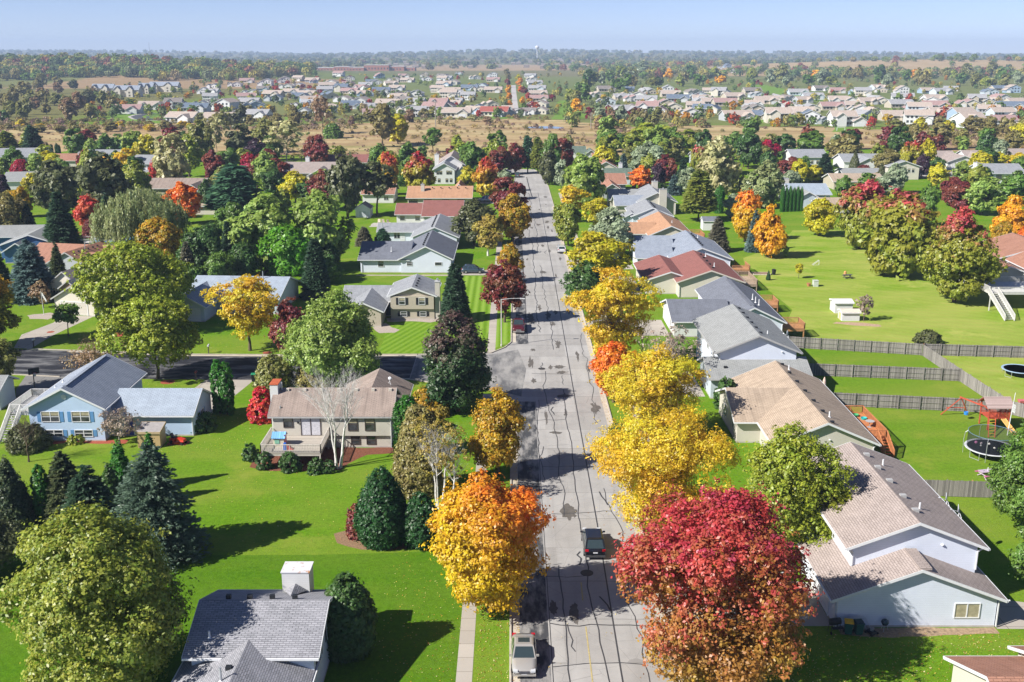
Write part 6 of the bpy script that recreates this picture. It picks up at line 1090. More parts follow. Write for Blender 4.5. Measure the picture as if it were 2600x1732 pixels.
    if near: me = crown("leaves", hc, R * 1.04, shape, N, leaf, sd, **{**dict(clump=min(.2, .42 / R), grad=grad, m=14, inner=.5, M=int(min(120, 26 + 13 * R))), **kw}); s_ = (1, 1, 1)
    else:
        key = (kind, grad, g.randint(0, 3), 0 if d < 260 else 1 if d < 400 else 2 if d < 620 else 3 if d < 1000 else 4)
        if key not in PROTO:
            lf = {0: .24, 1: .32, 2: .46, 3: .72, 4: 1.15}[key[3]]; R0, h0 = 4.0, 8.0; N = int(min(30000, max(500, 1.25 * cov * PI * R0 * h0 / (1.2 * lf * lf * .9)))); PROTO[key] = crown('leaves', h0, R0 * .93, shape, N, lf, sd, **{**dict(clump=.115, grad=grad), **kw, 'm': (14, 12, 9, 7, 5)[key[3]], 'M': (60, 50, 40, 30, 22)[key[3]], 'inner': .5 if kind not in ('open', 'honey', 'poplar') else .8})
        me = PROTO[key]; s_ = (R / 4, R / 4, hc / 8)
    child('crown', me, m, t, (0, 0, H * base), s_, rz)
    if kind in ('arbor', 'bush', 'cone') and H < 5: b = MB(); b.tube((0, 0, -.1), (0, 0, H * .7), .06, .02, 5); finish(b, 'trunk', bk, t)
    elif near: finish(limbs(H, max(.1, H * .02), H * max(base, .1) * (1.0 if kind != 'honey' else .8), H, R * .85, sd, 9 if kind != 'honey' else 12, depth=2 if kind not in ('honey', 'poplar', 'open') else 3, up=.6), 'trunk', bk, t)
    else:
        key = ('trunk', kind in ('honey', 'open', 'poplar'), g.randint(0, 2), d < 500)
        if key not in PROTO: bb = limbs(10, .22, 1.6, 10, 3.2, sd, 7 if d < 500 else 3, depth=2 if d < 500 else 1, up=.6, sub=2); o = finish(bb, 'trunk', bk, t); PROTO[key] = o.data; o.scale = (R / 4, R / 4, H / 10)
        else: child('trunk', PROTO[key], bk, t, sc_=(R / 4, R / 4, H / 10), rz=rz)
    return t
T = tree
# ---- nearest trees, left of the street
T('maple', 'gy', 235, 1585, 1180, 372, 'largest yellow-green maple, filling the lower left corner', cb=.06)
T('spruce', 'dspruce', 362, 1275, 1005, 250, 'biggest dark spruce, behind the lower left maple')
T('spruce', 'tspruce', 158, 1205, 1032, 125, 'brown-tipped spruce next to the bright narrow cedar'); T('spruce', 'spruce', 212, 1240, 1062, 165, 'dark spruce with reddish tip in front of the brown-tipped spruce')
T('arbor', 'arbor', 104, 1212, 1068, 34, 'bright green narrow cedar between dark spruces on the left'); T('cone', 'tspruce', 30, 1222, 1055, 115, 'dark conical evergreen with a light top at the lower left edge', name='cedar_tree'); T('cone', 'arbor', 285, 1165, 1012, 75, 'left green cedar of the pair behind the biggest dark spruce', name='cedar_tree', group='cedars behind the tan shed'); T('cone', 'arbor', 352, 1120, 998, 60, 'right green cedar of the pair in front of the tan shed', name='cedar_tree', group='cedars behind the tan shed'); T('cone', 'dgreen', 262, 1195, 1065, 70, 'low dark cedar tucked left of the biggest dark spruce', name='cedar_tree')
T('bare', None, 66, 1062, 935, 120, 'small crab tree with bare upper twigs before the light blue house', bark=BARK); T('bush', 'darkolive', 66, 1030, 975, 85, 'dark leafy low crown of the crab tree before the blue stairs', 'shrub', cb=.0)
T('bare', 'bareg', 275, 1022, 950, 110, 'grey twiggy bush in front of the royal blue door', 'shrub', name='shrub', bark=BARKG, dens=.7); T('oval', 'darkolive', -30, 1330, 1195, 190, 'dark tree reaching in from the lower left edge', cb=.25)
T('arbor', 'arbor', 506, 950, 826, 30, 'left twin of the tall narrow cedars beside the blue garage', group='twin cedars by the blue garage'); T('arbor', 'arbor', 525, 952, 832, 30, 'right twin of the tall narrow cedars beside the blue garage', group='twin cedars by the blue garage')
T('maple', 'lime', 363, 870, 688, 188, 'lime-yellow round tree at the kerb behind the light blue house', cb=.24); T('honey', 'yellow', 575, 806, 632, 182, 'golden yellow locust before the pale blue-grey roof', cb=.2); T('round', 'lime', 312, 752, 566, 258, 'broad yellow-green tree beside the double garage', cb=.1); T('round', 'green', 158, 773, 697, 48, 'small young green tree beside the long driveway', cb=.4)
T('oval', 'oranggr', -25, 800, 598, 130, 'rust-orange and green tree at the left edge', grad='top'); T('round', 'oliveg', -8, 905, 778, 100, 'olive green tree at the left edge above the basketball hoop'); T('bare', 'tanbr', 228, 872, 795, 160, 'brown twiggy crab tree behind the light blue roof', bark=BARK, dens=.9)
T('oval', 'paleg', 775, 872, 674, 235, 'large pale green tree at the corner lawn behind the birch', cb=.08); T('oval', 'crimson' if 0 else 'burg', 672, 815, 680, 82, 'tall burgundy tree left of the large pale green tree', cb=.05); T('bush', 'oliveg', 630, 885, 818, 78, 'olive green shrub tree behind the white rust-capped chimney', 'shrub'); T('bush', 'brred', 604, 968, 890, 55, 'bright red bush beside the white rust-capped chimney', 'shrub'); T('bush', 'olive', 745, 880, 830, 110, 'yellowish weeping shrubs along the side street', 'shrub')
T('egg', 'greenpurp', 1053, 945, 706, 172, 'dark green and purple-brown maple on the street corner', grad='top', cb=.05); T('spruce', 'spruce', 1047, 738, 598, 74, 'tall dark spruce right of the beige split-level house', dens=1.2)
T('maple', 'dred', 1160, 741, 600, 100, 'dark red round maple on the left verge just before the lamp', cb=.22); T('round', 'oranggr', 1172, 650, 562, 62, 'small orange-green maple beyond the dark red verge maple'); T('oval', 'gold' if 0 else 'oranggr', 1145, 1093, 898, 132, 'olive-gold maple on the verge above the orange one', cb=.12); T('round', 'orange', 1126, 1406, 1090, 262, 'brilliant orange and yellow maple in the middle foreground', cb=.13, grad='side')
T('birch', None, 777, 1076, 822, 190, 'white leafless birch with several trunks beside the deck', bark=BARKW); T('birch', 'birch', 1010, 1168, 945, 135, 'thinly leaved white birch right of the beige house', bark=BARKW, dens=.9); T('bush', 'olive', 965, 1130, 935, 100, 'olive thicket around the thinly leaved birch', 'shrub'); T('bare', 'birch', 1045, 1172, 960, 100, 'second pale birch crown over the left sidewalk', bark=BARKW, dens=.6)
T('arbor', 'arbor', 938, 1052, 912, 60, 'green cedar hedge along the right wall of the beige bi-level house', 'hedge', name='cedar_hedge'); T('bush', 'oranggr', 985, 950, 895, 90, 'orange-brown bush behind the cedar hedge', 'shrub')
T('yew', 'arbord', 880, 1250, 1078, 104, 'taller of two dark green yew cones on the brown mulch island', 'shrub', name='yew_shrub', seed=5, cb=.0); T('yew', 'arbord', 968, 1252, 1136, 86, 'shorter of two dark green yew cones on the brown mulch island', 'shrub', name='yew_shrub', cb=.0); T('bush', 'burg', 825, 1232, 1160, 52, 'purple-brown bush at the left end of the mulch island', 'shrub')
T('yew', 'dgreen', 800, 1500, 1322, 122, 'dark evergreen beside the white house with the big chimney', name='cedar_tree', cb=.0)
for q, (x, y, tp, wd) in enumerate(((577, 1058, 1020, 36), (608, 1076, 1040, 34), (668, 1080, 1040, 46), (727, 1086, 1054, 36), (756, 1085, 1056, 30))): T('bush', 'bush', x, y, tp, wd, ('leftmost', 'second from the left', 'middle, largest', 'fourth from the left', 'rightmost') [q] + ' of the five clipped shrubs in front of the deck', 'shrub', group='clipped shrubs in front of the deck')
T('bush', 'dgreen', 455, 985, 950, 80, 'leafy ground-hugging bushes along the blue garage end wall', 'shrub'); T('bush', 'lime', 175, 1018, 1003, 36, 'small yellow-green grass clump under the blue windows', 'shrub')
# ---- left, middle distance
T('spruce', 'bspruce', 78, 690, 545, 120, 'blue spruce in front of the dark blue house'); T('spruce', 'tspruce', 137, 655, 556, 50, 'slim green spruce right of the blue spruce'); T('spruce', 'spruce', -2, 672, 556, 75, 'dark spruce cut by the left edge beside the blue spruce'); T('bare', 'tanbr', 100, 708, 650, 62, 'brown crab shrub before the cream house window', 'shrub', name='shrub', dens=1.2)
T('spruce', 'gspruce', 436, 668, 553, 66, 'grey-green spruce behind the broad yellow-green tree'); T('willow', 'willow', 335, 600, 436, 178, 'weeping willow behind the swimming pool'); T('round', 'oranggr', 372, 625, 502, 105, 'green maple turning gold in front of the willow'); T('oval', 'bright' if 0 else 'paleg', 612, 628, 448, 170, 'left of the two tall light green maples in the left middle', cb=.08); T('round', 'green' if 0 else 'paleg', 735, 618, 440, 155, 'right of the two tall light green maples in the left middle', cb=.08, seed=77); T('round', 'bright', 660, 655, 520, 120, 'bright green round maple in front of the two light green maples'); T('spruce', 'spruce', 728, 685, 540, 74, 'spruce right of the bright green round maple'); T('round', 'dgreen', 480, 655, 520, 95, 'dark green tree left of the light green maples'); T('spruce', 'spruce', 530, 640, 505, 60, 'dark narrow spruce between dark and light green trees'); T('round', 'dgreen', 560, 660, 560, 80, 'low dark green tree under the light green maples')
T('pine', 'pine', 545, 505, 372, 150, 'bluish green spreading pine in the left middle', dens=1.3); T('oval', 'dgreen', 478, 490, 410, 40, 'dark green cedar left of the bluish pine'); T('maple', 'orangeR', 425, 515, 422, 82, 'flame orange maple behind the weeping willow'); T('round', 'salmon', 206, 525, 452, 66, 'salmon red small maple by the dark spruces'); T('bush', 'salmon', 272, 482, 455, 24, 'salmon bush peeping left of the willow', 'shrub'); T('spruce', 'spruce', 146, 588, 438, 105, 'broad dark spruce behind the dark blue house'); T('spruce', 'spruce', 70, 555, 460, 52, 'spruce above the dark blue roof'); T('spruce', 'spruce', 250, 560, 440, 50, 'dark spruce left of the willow'); T('bush', 'burg', 212, 545, 505, 44, 'purple-brown bush under the salmon maple', 'shrub')
T('round', 'darkolive', 140, 498, 368, 118, 'left of two big dark olive oaks on the left'); T('round', 'darkolive', 244, 512, 356, 130, 'right of two big dark olive oaks on the left', seed=31); T('oval', 'gy', 215, 480, 340, 70, 'yellow-green crown behind the dark olive oaks'); T('bush', 'crimson', 50, 407, 368, 46, 'crimson bush near the far left white roofs', 'tree', name='maple_tree'); T('round', 'ygreen', 112, 398, 348, 72, 'yellow-green round tree behind the crimson bush'); T('round', 'green', 36, 402, 338, 46, 'green tree before the slate-blue roof'); T('round', 'oranggr', 50, 500, 428, 56, 'rust orange tree at the left edge above the spruce'); T('round', 'olive', 25, 560, 445, 90, 'yellow-olive tree at the left edge above the dark blue house'); T('round', 'purple', 2, 460, 395, 50, 'dusky purple tree at the left edge')
T('round', 'yellow', 291, 412, 343, 66, 'pale yellow tree before the white two-storey house'); T('oval', 'gold', 248, 402, 352, 30, 'orange-yellow narrow tree left of the pale yellow tree'); T('oval', 'brred', 356, 420, 364, 28, 'scarlet small tree by the two-storey house'); T('poplar', 'pop', 400, 440, 298, 108, 'tall thin-leaved pale poplar left of centre', bark=BARKG, dens=.9); T('round', 'burg', 492, 425, 348, 60, 'burgundy tree left of the crimson pair'); T('bush', 'yellow', 500, 425, 390, 40, 'yellow bush below the burgundy tree', 'shrub'); T('round', 'crimson', 575, 405, 352, 46, 'crimson round tree above the bluish pine'); T('round', 'burg', 616, 415, 342, 56, 'dark burgundy tree right of the crimson round tree'); T('round', 'dred', 640, 428, 366, 70, 'dull red tree in front of the dark burgundy tree'); T('round', 'ygreen', 680, 465, 395, 80, 'yellow-green tree right of the bluish pine'); T('pine', 'ypine', 20, 368, 300, 62, 'yellow-green pine at the far left'); T('pine', 'spruce', 80, 368, 288, 54, 'dark blue-green spruce at the far left')
for q, x in enumerate((112, 120, 132, 137)): T('arbor', 'arbord', x, 360, 331 + q % 2 * 2, 9, ('first', 'second', 'third', 'fourth')[q] + ' from the left of the dark cedars beyond the mauve roof', group='dark cedars beyond the mauve roof')
T('pine', 'pine', 295, 372, 314, 42, 'left pine of two behind the white house with grey roof'); T('pine', 'pine', 328, 374, 318, 44, 'right pine of two behind the white house with grey roof'); T('bush', 'dgreen', 200, 385, 345, 24, 'dark evergreen beside the mauve roof', 'shrub'); T('bare', 'pop', 660, 372, 282, 108, 'wide fan of pale leafless trunks at the marsh edge', bark=BARKG, dens=1.5); T('bare', 'pop', 500, 362, 272, 62, 'pale leafless tree left of the dark thicket at the marsh edge', bark=BARKG); T('round', 'darkolive', 558, 365, 285, 75, 'dark olive tree at the marsh edge'); T('round', 'oliveg', 610, 352, 270, 60, 'olive tree behind the wide fan of pale trunks'); T('round', 'oliveg', 462, 372, 280, 70, 'yellow-olive tree right of the pale poplar'); T('round', 'purple', 590, 375, 320, 50, 'very dark thicket at the marsh edge'); T('bare', 'tanbr', 742, 308, 225, 62, 'rust-brown leafless willow standing in the marsh', bark=BARK, dens=1.5); T('bush', 'green', 765, 318, 285, 45, 'green bush at the foot of the rust-brown willow', 'shrub')
T('open', 'olive', 880, 338, 240, 72, 'tall olive-yellow tree in the middle of the marsh'); T('round', 'ygreen', 915, 332, 265, 56, 'golden tree leaning on the tall olive-yellow marsh tree'); T('open', 'darkolive', 800, 500, 350, 98, 'dark spreading oak left of the white garden shed', cb=.12); T('open', 'darkolive', 868, 497, 372, 96, 'leaning dark tree with a clear trunk beside the white garden shed', cb=.38); T('round', 'redyel', 893, 448, 352, 52, 'red and green maple behind the leaning dark tree', grad='top'); T('oval', 'redtop', 965, 450, 352, 84, 'red-topped yellow-green maple left of the tall white house', grad='top'); T('oval', 'redyel', 1120, 462, 364, 72, 'red and gold maple on the left of the street, far up', grad='top'); T('round', 'green', 1085, 412, 325, 68, 'dull green tree beside the tall white house'); T('round', 'green', 872, 402, 332, 56, 'green tree at the marsh edge behind the red and green maple'); T('round', 'ygreen', 1075, 440, 385, 50, 'yellow-green tree before the tall white house'); T('round', 'dred', 1148, 402, 336, 50, 'wine red maple at the far bend of the street'); T('round', 'dred', 1184, 400, 330, 52, 'red-brown maple by the parked cars at the street end'); T('round', 'burg', 1170, 500, 410, 94, 'wide wine red maple on the left verge'); T('oval', 'oranggr', 1178, 556, 446, 84, 'gold and green maple on the left verge below the wine red one'); T('round', 'darkolive', 1090, 565, 462, 100, 'dark olive tree turning brown left of the gold and green maple'); T('open', 'birch', 1122, 588, 495, 85, 'yellow birch with white trunk left of the street', bark=BARKW, cb=.22, name='birch_tree'); T('pine', 'gspruce', 838, 575, 520, 48, 'brownish small pine behind the dark blue-grey roof'); T('pine', 'pine', 880, 572, 524, 50, 'bluish small pine behind the dark blue-grey roof'); T('round', 'silver', 1160, 440, 390, 42, 'silvery little tree between the red maples')
T('pine', 'pine', 1213, 398, 306, 40, 'left tall pine at the head of the street'); T('pine', 'ypine', 1236, 400, 312, 42, 'sunlit pine at the head of the street'); T('round', 'green', 1268, 405, 310, 56, 'green tree right of the pines at the head of the street'); T('oval', 'darkolive', 1262, 425, 342, 58, 'dull olive tree on the right of the street head'); T('bush', 'arbord', 1030, 590, 572, 32, 'dark clipped bush beside the driveway crossover', 'shrub')
# ---- right of the street
T('oval', 'paleg', 1340, 478, 348, 114, 'tall willow-like green tree on the right of the street', cb=.06); T('open', 'silver', 1290, 445, 368, 42, 'slender pale tree on the right verge far up'); T('honey', 'yellow', 1312, 512, 424, 86, 'yellow airy tree beside the far right kerb'); T('round', 'oranggr' if 0 else 'gy', 1306, 566, 466, 72, 'dark yellow-green tree on the right verge'); T('honey', 'ygreen', 1372, 545, 452, 82, 'yellow-green locust beside the pale roofs'); T('oval', 'silver', 1400, 592, 478, 118, 'grey-green willow-leaved tree in front of the orange-tan roof', cb=.08); T('honey', 'ygreen', 1368, 672, 528, 172, 'yellow locust above the dark green tree on the right verge', cb=.1); T('round', 'dgreen', 1345, 702, 606, 104, 'dark green tree between two yellow locusts on the right verge'); T('honey', 'yellow', 1405, 848, 612, 222, 'big golden locust beside the red-roofed house', cb=.1); T('round', 'orangeR', 1410, 925, 785, 106, 'coppery orange small tree among the yellow locusts'); T('bare', 'bareg', 1535, 895, 755, 165, 'grey leafless shrub mass before the light grey roof', 'shrub', name='shrub', bark=BARKG, dens=1.2); T('bare', None, 1475, 850, 720, 85, 'leafless multi-stemmed bush beside the lane bin', 'shrub', name='shrub', bark=BARK); T('honey', 'yellow', 1502, 1015, 800, 240, 'golden locust in front of the tan mottled roof', cb=.1); T('honey', 'yellow', 1530, 1235, 938, 360, 'largest golden locust, overhanging the right lane', cb=.1, dens=1.05); T('open', 'lime', 1800, 1285, 980, 238, 'pale green birch-like tree against the brown shingle roof', cb=.1, bark=BARKW, name='birch_tree'); T('round', 'ash', 1640, 1560, 1146, 425, 'crimson and bronze ash tree in the right foreground', cb=.10, name='ash_tree', grad='ash'); T('oval', 'gy' if 0 else 'green', 2362, 1225, 945, 170, 'green tree cut by the right edge below the play set', cb=.05); T('round', 'green', 2375, 1360, 1205, 110, 'lower green tree cut by the right edge'); T('bush', 'dgreen', 1668, 935, 870, 50, 'dark bush between the pale blue and beige houses', 'shrub')
T('oval', 'pinktop', 1976, 572, 404, 124, 'leftmost and smallest of the three pink-topped maples', grad='top', cb=.1); T('oval', 'pinktop', 2070, 634, 420, 192, 'middle and widest of the three pink-topped maples', grad='tophi', cb=.08); T('oval', 'pinktop', 2193, 694, 482, 164, 'rightmost and nearest of the three pink-topped maples', grad='tophi', cb=.12); T('egg', 'gold', 1765, 592, 474, 84, 'golden orange maple on the back lawn, the nearer of two'); T('egg', 'orange', 1712, 556, 432, 84, 'orange-green maple behind the golden orange one', grad='top'); T('spruce', 'bspruce', 1733, 578, 480, 46, 'small blue spruce between the two orange maples'); T('spruce', 'gspruce', 1648, 578, 494, 64, 'grey-brown spruce right of the blue-grey roof'); T('round', 'ygreen', 1882, 542, 458, 84, 'yellow-green round tree on the back lawn'); T('pine', 'ypine', 1605, 508, 384, 92, 'ragged tawny spruce with a bare lower trunk')
for q in range(6): T('arbor', 'arbor', 1797 + q * 8.6, 487 - q * .3, 431 + q % 2 * 3, 10.5, ('first', 'second', 'third', 'fourth', 'fifth', 'sixth')[q] + ' from the left in the row of columnar cedars by the blue house', group='row of columnar cedars')
T('poplar', 'pop', 1645, 470, 303, 125, 'tall pale windblown poplar right of the street', bark=BARKG, dens=1.3); T('oval', 'willow', 1755, 478, 368, 108, 'drooping green willow right of the pale poplar'); T('oval', 'silver', 1685, 500, 445, 55, 'light green bushy tree behind the orange-green maple'); T('arbor', 'arbor', 1652, 490, 430, 24, 'single narrow cedar beside the ragged spruce'); T('round', 'crimson', 1764, 382, 320, 60, 'bright crimson maple near the far right marsh'); T('oval', 'pinktop', 1605, 420, 328, 48, 'pink-topped tree beside the pale poplar', grad='tophi'); T('round', 'orangeR', 1473, 440, 382, 58, 'bright orange maple beside the purple tree'); T('round', 'purple', 1512, 432, 375, 36, 'deep purple small tree right of the bright orange maple'); T('round', 'burg', 1528, 425, 358, 56, 'plum-brown tree behind the deep purple tree'); T('spruce', 'bspruce', 1549, 448, 398, 36, 'pale blue spruce right of the plum-brown tree'); T('spruce', 'bspruce', 1432, 402, 352, 30, 'blue spruce behind the grey-green roof'); T('spruce', 'spruce', 1568, 440, 362, 40, 'dark spruce behind the pale blue spruce'); T('round', 'silver', 1490, 400, 328, 84, 'silvery green maple in the right middle'); T('round', 'ygreen', 1388, 400, 335, 52, 'lime yellow tree behind the pink-brown gable'); T('round', 'lime', 1490, 350, 282, 116, 'left yellow-green mass of trees by the marsh'); T('round', 'gy', 1575, 352, 298, 92, 'right yellow-green mass of trees by the marsh'); T('round', 'green', 1408, 350, 300, 60, 'grey-green tree left of the yellow-green mass'); T('oval', 'green', 1690, 345, 302, 46, 'dark green tree behind the pale poplar'); T('round', 'dgreen', 1800, 368, 310, 60, 'dark green tree right of the bright crimson maple'); T('round', 'green', 1862, 365, 300, 74, 'blue-green round tree at the marsh edge'); T('oval', 'olive', 1940, 378, 305, 80, 'olive trees behind the white front-gabled house'); T('round', 'olive', 2035, 408, 342, 62, 'olive-gold tree left of the red-crowned maple'); T('oval', 'redtop', 2092, 402, 318, 58, 'red-crowned green maple among the far right houses', grad='tophi'); T('round', 'purple', 2118, 408, 355, 36, 'leaden purple tree beside the white garage'); T('spruce', 'spruce', 1893, 418, 350, 52, 'dark spruce in front of the farmhouse-style house'); T('round', 'green', 1845, 410, 358, 42, 'green tree left of the dark spruce'); T('round', 'ygreen', 1872, 420, 380, 46, 'bright yellow-green tree below the dark spruce'); T('cone', 'darkolive', 1963, 398, 350, 32, 'green-brown conical tree before the front gables', name='cedar_tree'); T('cone', 'darkolive', 2023, 428, 378, 32, 'dark bronze tree before the cream gable house', name='cedar_tree'); T('round', 'silver', 2058, 445, 375, 50, 'grey-green tree in front of the cream gable house'); T('round', 'dgreen', 2152, 405, 362, 42, 'dark green round tree before the white garage'); T('round', 'ygreen', 2250, 405, 348, 56, 'yellow-green tree before the stepped gables'); T('round', 'yellow', 2340, 390, 352, 60, 'yellow tree at the right edge before the stepped gables'); T('oval', 'ygreen', 2225, 412, 370, 34, 'slim yellow-green tree left of the wide chimney'); T('round', 'burg', 2205, 490, 420, 66, 'plum red tree behind the pink-topped maples'); T('round', 'paleg', 2255, 495, 408, 88, 'pale green tree right of the plum red tree'); T('round', 'green', 2330, 470, 395, 84, 'soft green trees at the right edge before the white chimney house'); T('round', 'darkolive', 2230, 425, 400, 56, 'low olive tree left of the white chimney house'); T('egg', 'gold', 2322, 560, 448, 96, 'large golden yellow maple at the right edge'); T('round', 'oranggr', 2300, 580, 510, 54, 'orange-green tree below the large golden maple'); T('round', 'orangeR', 2352, 600, 520, 50, 'rust orange tree at the right edge by the pink-brown roof'); T('round', 'green', 1990, 470, 400, 70, 'green tree left of the cream gable house'); T('round', 'green', 1938, 468, 405, 50, 'green bush tree beyond the pale blue house'); T('round', 'green', 2130, 520, 425, 50, 'green tree between the pink-topped maples'); T('bush', 'burg', 1985, 408, 380, 40, 'red-brown bush by the cross street', 'shrub'); T('bush', 'oranggr', 2015, 425, 398, 34, 'orange bush by the cross street', 'shrub')
T('bare', 'bareg', 1985, 738, 680, 50, 'twiggy olive bush behind the white metal sheds', 'shrub', name='shrub', dens=.4); T('bush', 'darkolive', 2132, 790, 762, 58, 'low dark bush against the long board fence', 'shrub'); T('cone', 'arbord', 1766, 644, 622, 12, 'tiny dark cone evergreen on the back lawn', 'shrub', name='yew_shrub'); T('round', 'ygreen', 1836, 640, 606, 22, 'sapling with pale leaves on the back lawn', cb=.4); T('cone', 'oranggr', 1690, 622, 602, 14, 'yellow-green cone shrub by the grey picket deck', 'shrub', name='yew_shrub'); T('round', 'paleg', 1807, 592, 566, 16, 'pale young shrub in front of the golden orange maple', 'shrub', name='shrub')
T('bush', 'dgreen', 1500, 440, 418, 70, 'dark juniper mass under the bright orange maple', 'shrub'); T('arbor', 'arbord', 1457, 440, 408, 10, 'slim dark cedar beside the grey-green roofed house'); T('bush', 'bush', 1420, 1000, 975, 40, 'dark low shrub hidden among the yellow locusts', 'shrub')
for q, x in enumerate((957, 966, 976, 986, 1020, 1033)): T('cone', 'arbord', x, 572 - (q > 3) * 3, 560 - (q > 3) * 3, 7, ('first', 'second', 'third', 'fourth', 'fifth', 'sixth')[q] + ' from the left of the little cone evergreens by the brick-red roof', 'shrub', name='yew_shrub', group='little cone evergreens')

# ---- more trees of the yards in the middle distance
def pip(x, y, P):
    c = False
    for i in range(len(P)):
        (a, b_), (c2, d) = P[i], P[i - 1]
        if (b_ > y) != (d > y) and x < (c2 - a) * (y - b_) / (d - b_) + a: c = not c
    return c
HOUSES = [o.location.copy() for o in COL.objects if o.get('category') in ('house', 'shed') and o.parent is None]
USED = [o.location.copy() for o in COL.objects if o.get('category') == 'tree' and o.parent is None]
ORD = ['first', 'second', 'third', 'fourth', 'fifth', 'sixth', 'seventh', 'eighth', 'ninth', 'tenth', 'eleventh', 'twelfth', 'thirteenth', 'fourteenth', 'fifteenth', 'sixteenth', 'seventeenth', 'eighteenth', 'nineteenth']
def ordinal(n):
    if n < 20: return ORD[n - 1]
    t = {2: 'twent', 3: 'thirt', 4: 'fort', 5: 'fift', 6: 'sixt'}[n // 10]; return t + ('ieth' if n % 10 == 0 else 'y-' + ORD[n % 10 - 1])
CN = {'green': 'green', 'dgreen': 'deep green', 'oliveg': 'olive-green', 'olive': 'olive-brown', 'ygreen': 'lime', 'yellow': 'yellow', 'orange': 'orange', 'orangeR': 'rust-orange', 'red': 'red', 'crimson': 'crimson', 'burg': 'burgundy', 'silver': 'grey-green', 'tanbr': 'brown', 'gold': 'golden', 'pop': 'straw-coloured', 'dred': 'brick-red', 'darkolive': 'dusky', 'gy': 'mossy', 'paleg': 'light green', 'lime': 'lime'}
def fill(poly, n, pals, w0, w1, where, group, kinds=('round', 'oval', 'round', 'open')):
    xs = [p[0] for p in poly]; ys_ = [p[1] for p in poly]; L = []; tries = 0
    while len(L) < n and tries < n * 80:
        tries += 1; x, y = RD.uniform(min(xs), max(xs)), RD.uniform(min(ys_), max(ys_))
        if not pip(x, y, poly): continue
        p = at(x, y); w_ = RD.uniform(w0, w1); d = p.y * CP + CH * SP; R = w_ * d / FP * 1.1045 / 2
        if -4 < p.x < 15: continue
        if any(abs(h.x - p.x) < R * .6 + 8 and -11 - R * .5 < p.y - h.y < 9 + R * .5 for h in HOUSES): continue
        if any(-24 - 1.2 * R < p.y - h.y < -6 and abs(h.x - p.x) < 7 for h in HOUSES) and R > 2.6 and RD.random() < .75: continue
        if any((h.x - p.x) ** 2 + (h.y - p.y) ** 2 < (R * 1.15) ** 2 for h in USED): continue
        USED.append(p); L.append((x, p, R, d))
    L.sort(key=lambda q: q[0]); cnt = {}
    for x, p, R, d in L:
        pal = RD.choice(pals); cnt[CN[pal]] = cnt.get(CN[pal], 0) + 1
        grow(RD.choice(kinds), pal, p, 2 * R * RD.uniform(.95, 1.35), R, d, f'{CN[pal]} tree, {ordinal(cnt[CN[pal]])} {CN[pal]} one from left {where}', 'tree', None, group, None, RD.randint(1, 9999))
YARD = ['green', 'paleg', 'oliveg', 'green', 'paleg', 'gy', 'ygreen', 'lime', 'dred', 'green', 'dgreen']
fill([(-20, 470), (-20, 350), (200, 345), (480, 355), (760, 365), (820, 400), (760, 480), (600, 520), (430, 470), (220, 470)], 62, YARD, 34, 74, 'in back yards left of the street', 'yard trees in the left middle distance')
fill([(420, 690), (430, 560), (560, 520), (800, 560), (800, 640), (700, 690)], 12, ['green', 'dgreen', 'paleg', 'dgreen'], 50, 90, 'behind the pale blue-grey roof', 'yard trees behind the pale blue-grey roof')
fill([(820, 440), (840, 350), (1150, 350), (1150, 420), (1000, 430)], 16, YARD, 34, 60, 'left of the street head', 'yard trees left of the street head')
fill([(1290, 400), (1300, 340), (1560, 330), (1730, 335), (1760, 440), (1640, 500), (1560, 470)], 26, ['green', 'dgreen', 'oliveg', 'gy', 'silver', 'paleg', 'dred'], 38, 72, 'in yards just right of the street', 'yard trees right of the street')
fill([(1730, 440), (1730, 335), (2360, 345), (2360, 470), (2220, 480), (1900, 450)], 44, ['green', 'oliveg', 'paleg', 'dgreen', 'ygreen', 'silver', 'burg', 'gy'], 34, 62, 'in yards at the far right', 'yard trees at the far right')
# ------------------------------------------------------------------ the far neighbourhood
FW = {'w': (SW2, 'white'), 'c': (SCR, 'cream'), 't': (STAN, 'tan'), 'b': (siding((.30, .40, .52), .16, 'blue_siding'), 'blue'), 'g': (SGR, 'grey'), 'r': (siding((.36, .07, .06), .16, 'barn_red_siding'), 'red'), 'p': (SGB, 'pale blue')}
FR = {'t': (shingle((0.468, 0.390, 0.338), 'far_taupe_roof', (0.416, 0.351, 0.305)), 'taupe'), 'g': (shingle((0.364, 0.364, 0.377), 'far_grey_roof', (0.325, 0.325, 0.338)), 'grey'), 'd': (shingle((0.156, 0.195, 0.260), 'far_slate_roof', (0.130, 0.169, 0.221)), 'slate-blue'), 'm': (shingle((0.390, 0.260, 0.247), 'far_mauve_roof', (0.351, 0.234, 0.221)), 'mauve-brown'), 'r': (shingle((.36, .11, .09), 'far_red_roof', (.33, .10, .08)), 'red'), 'n': (shingle((0.247, 0.221, 0.208), 'far_brown_roof', (0.221, 0.195, 0.182)), 'dark brown')}
HP = {}
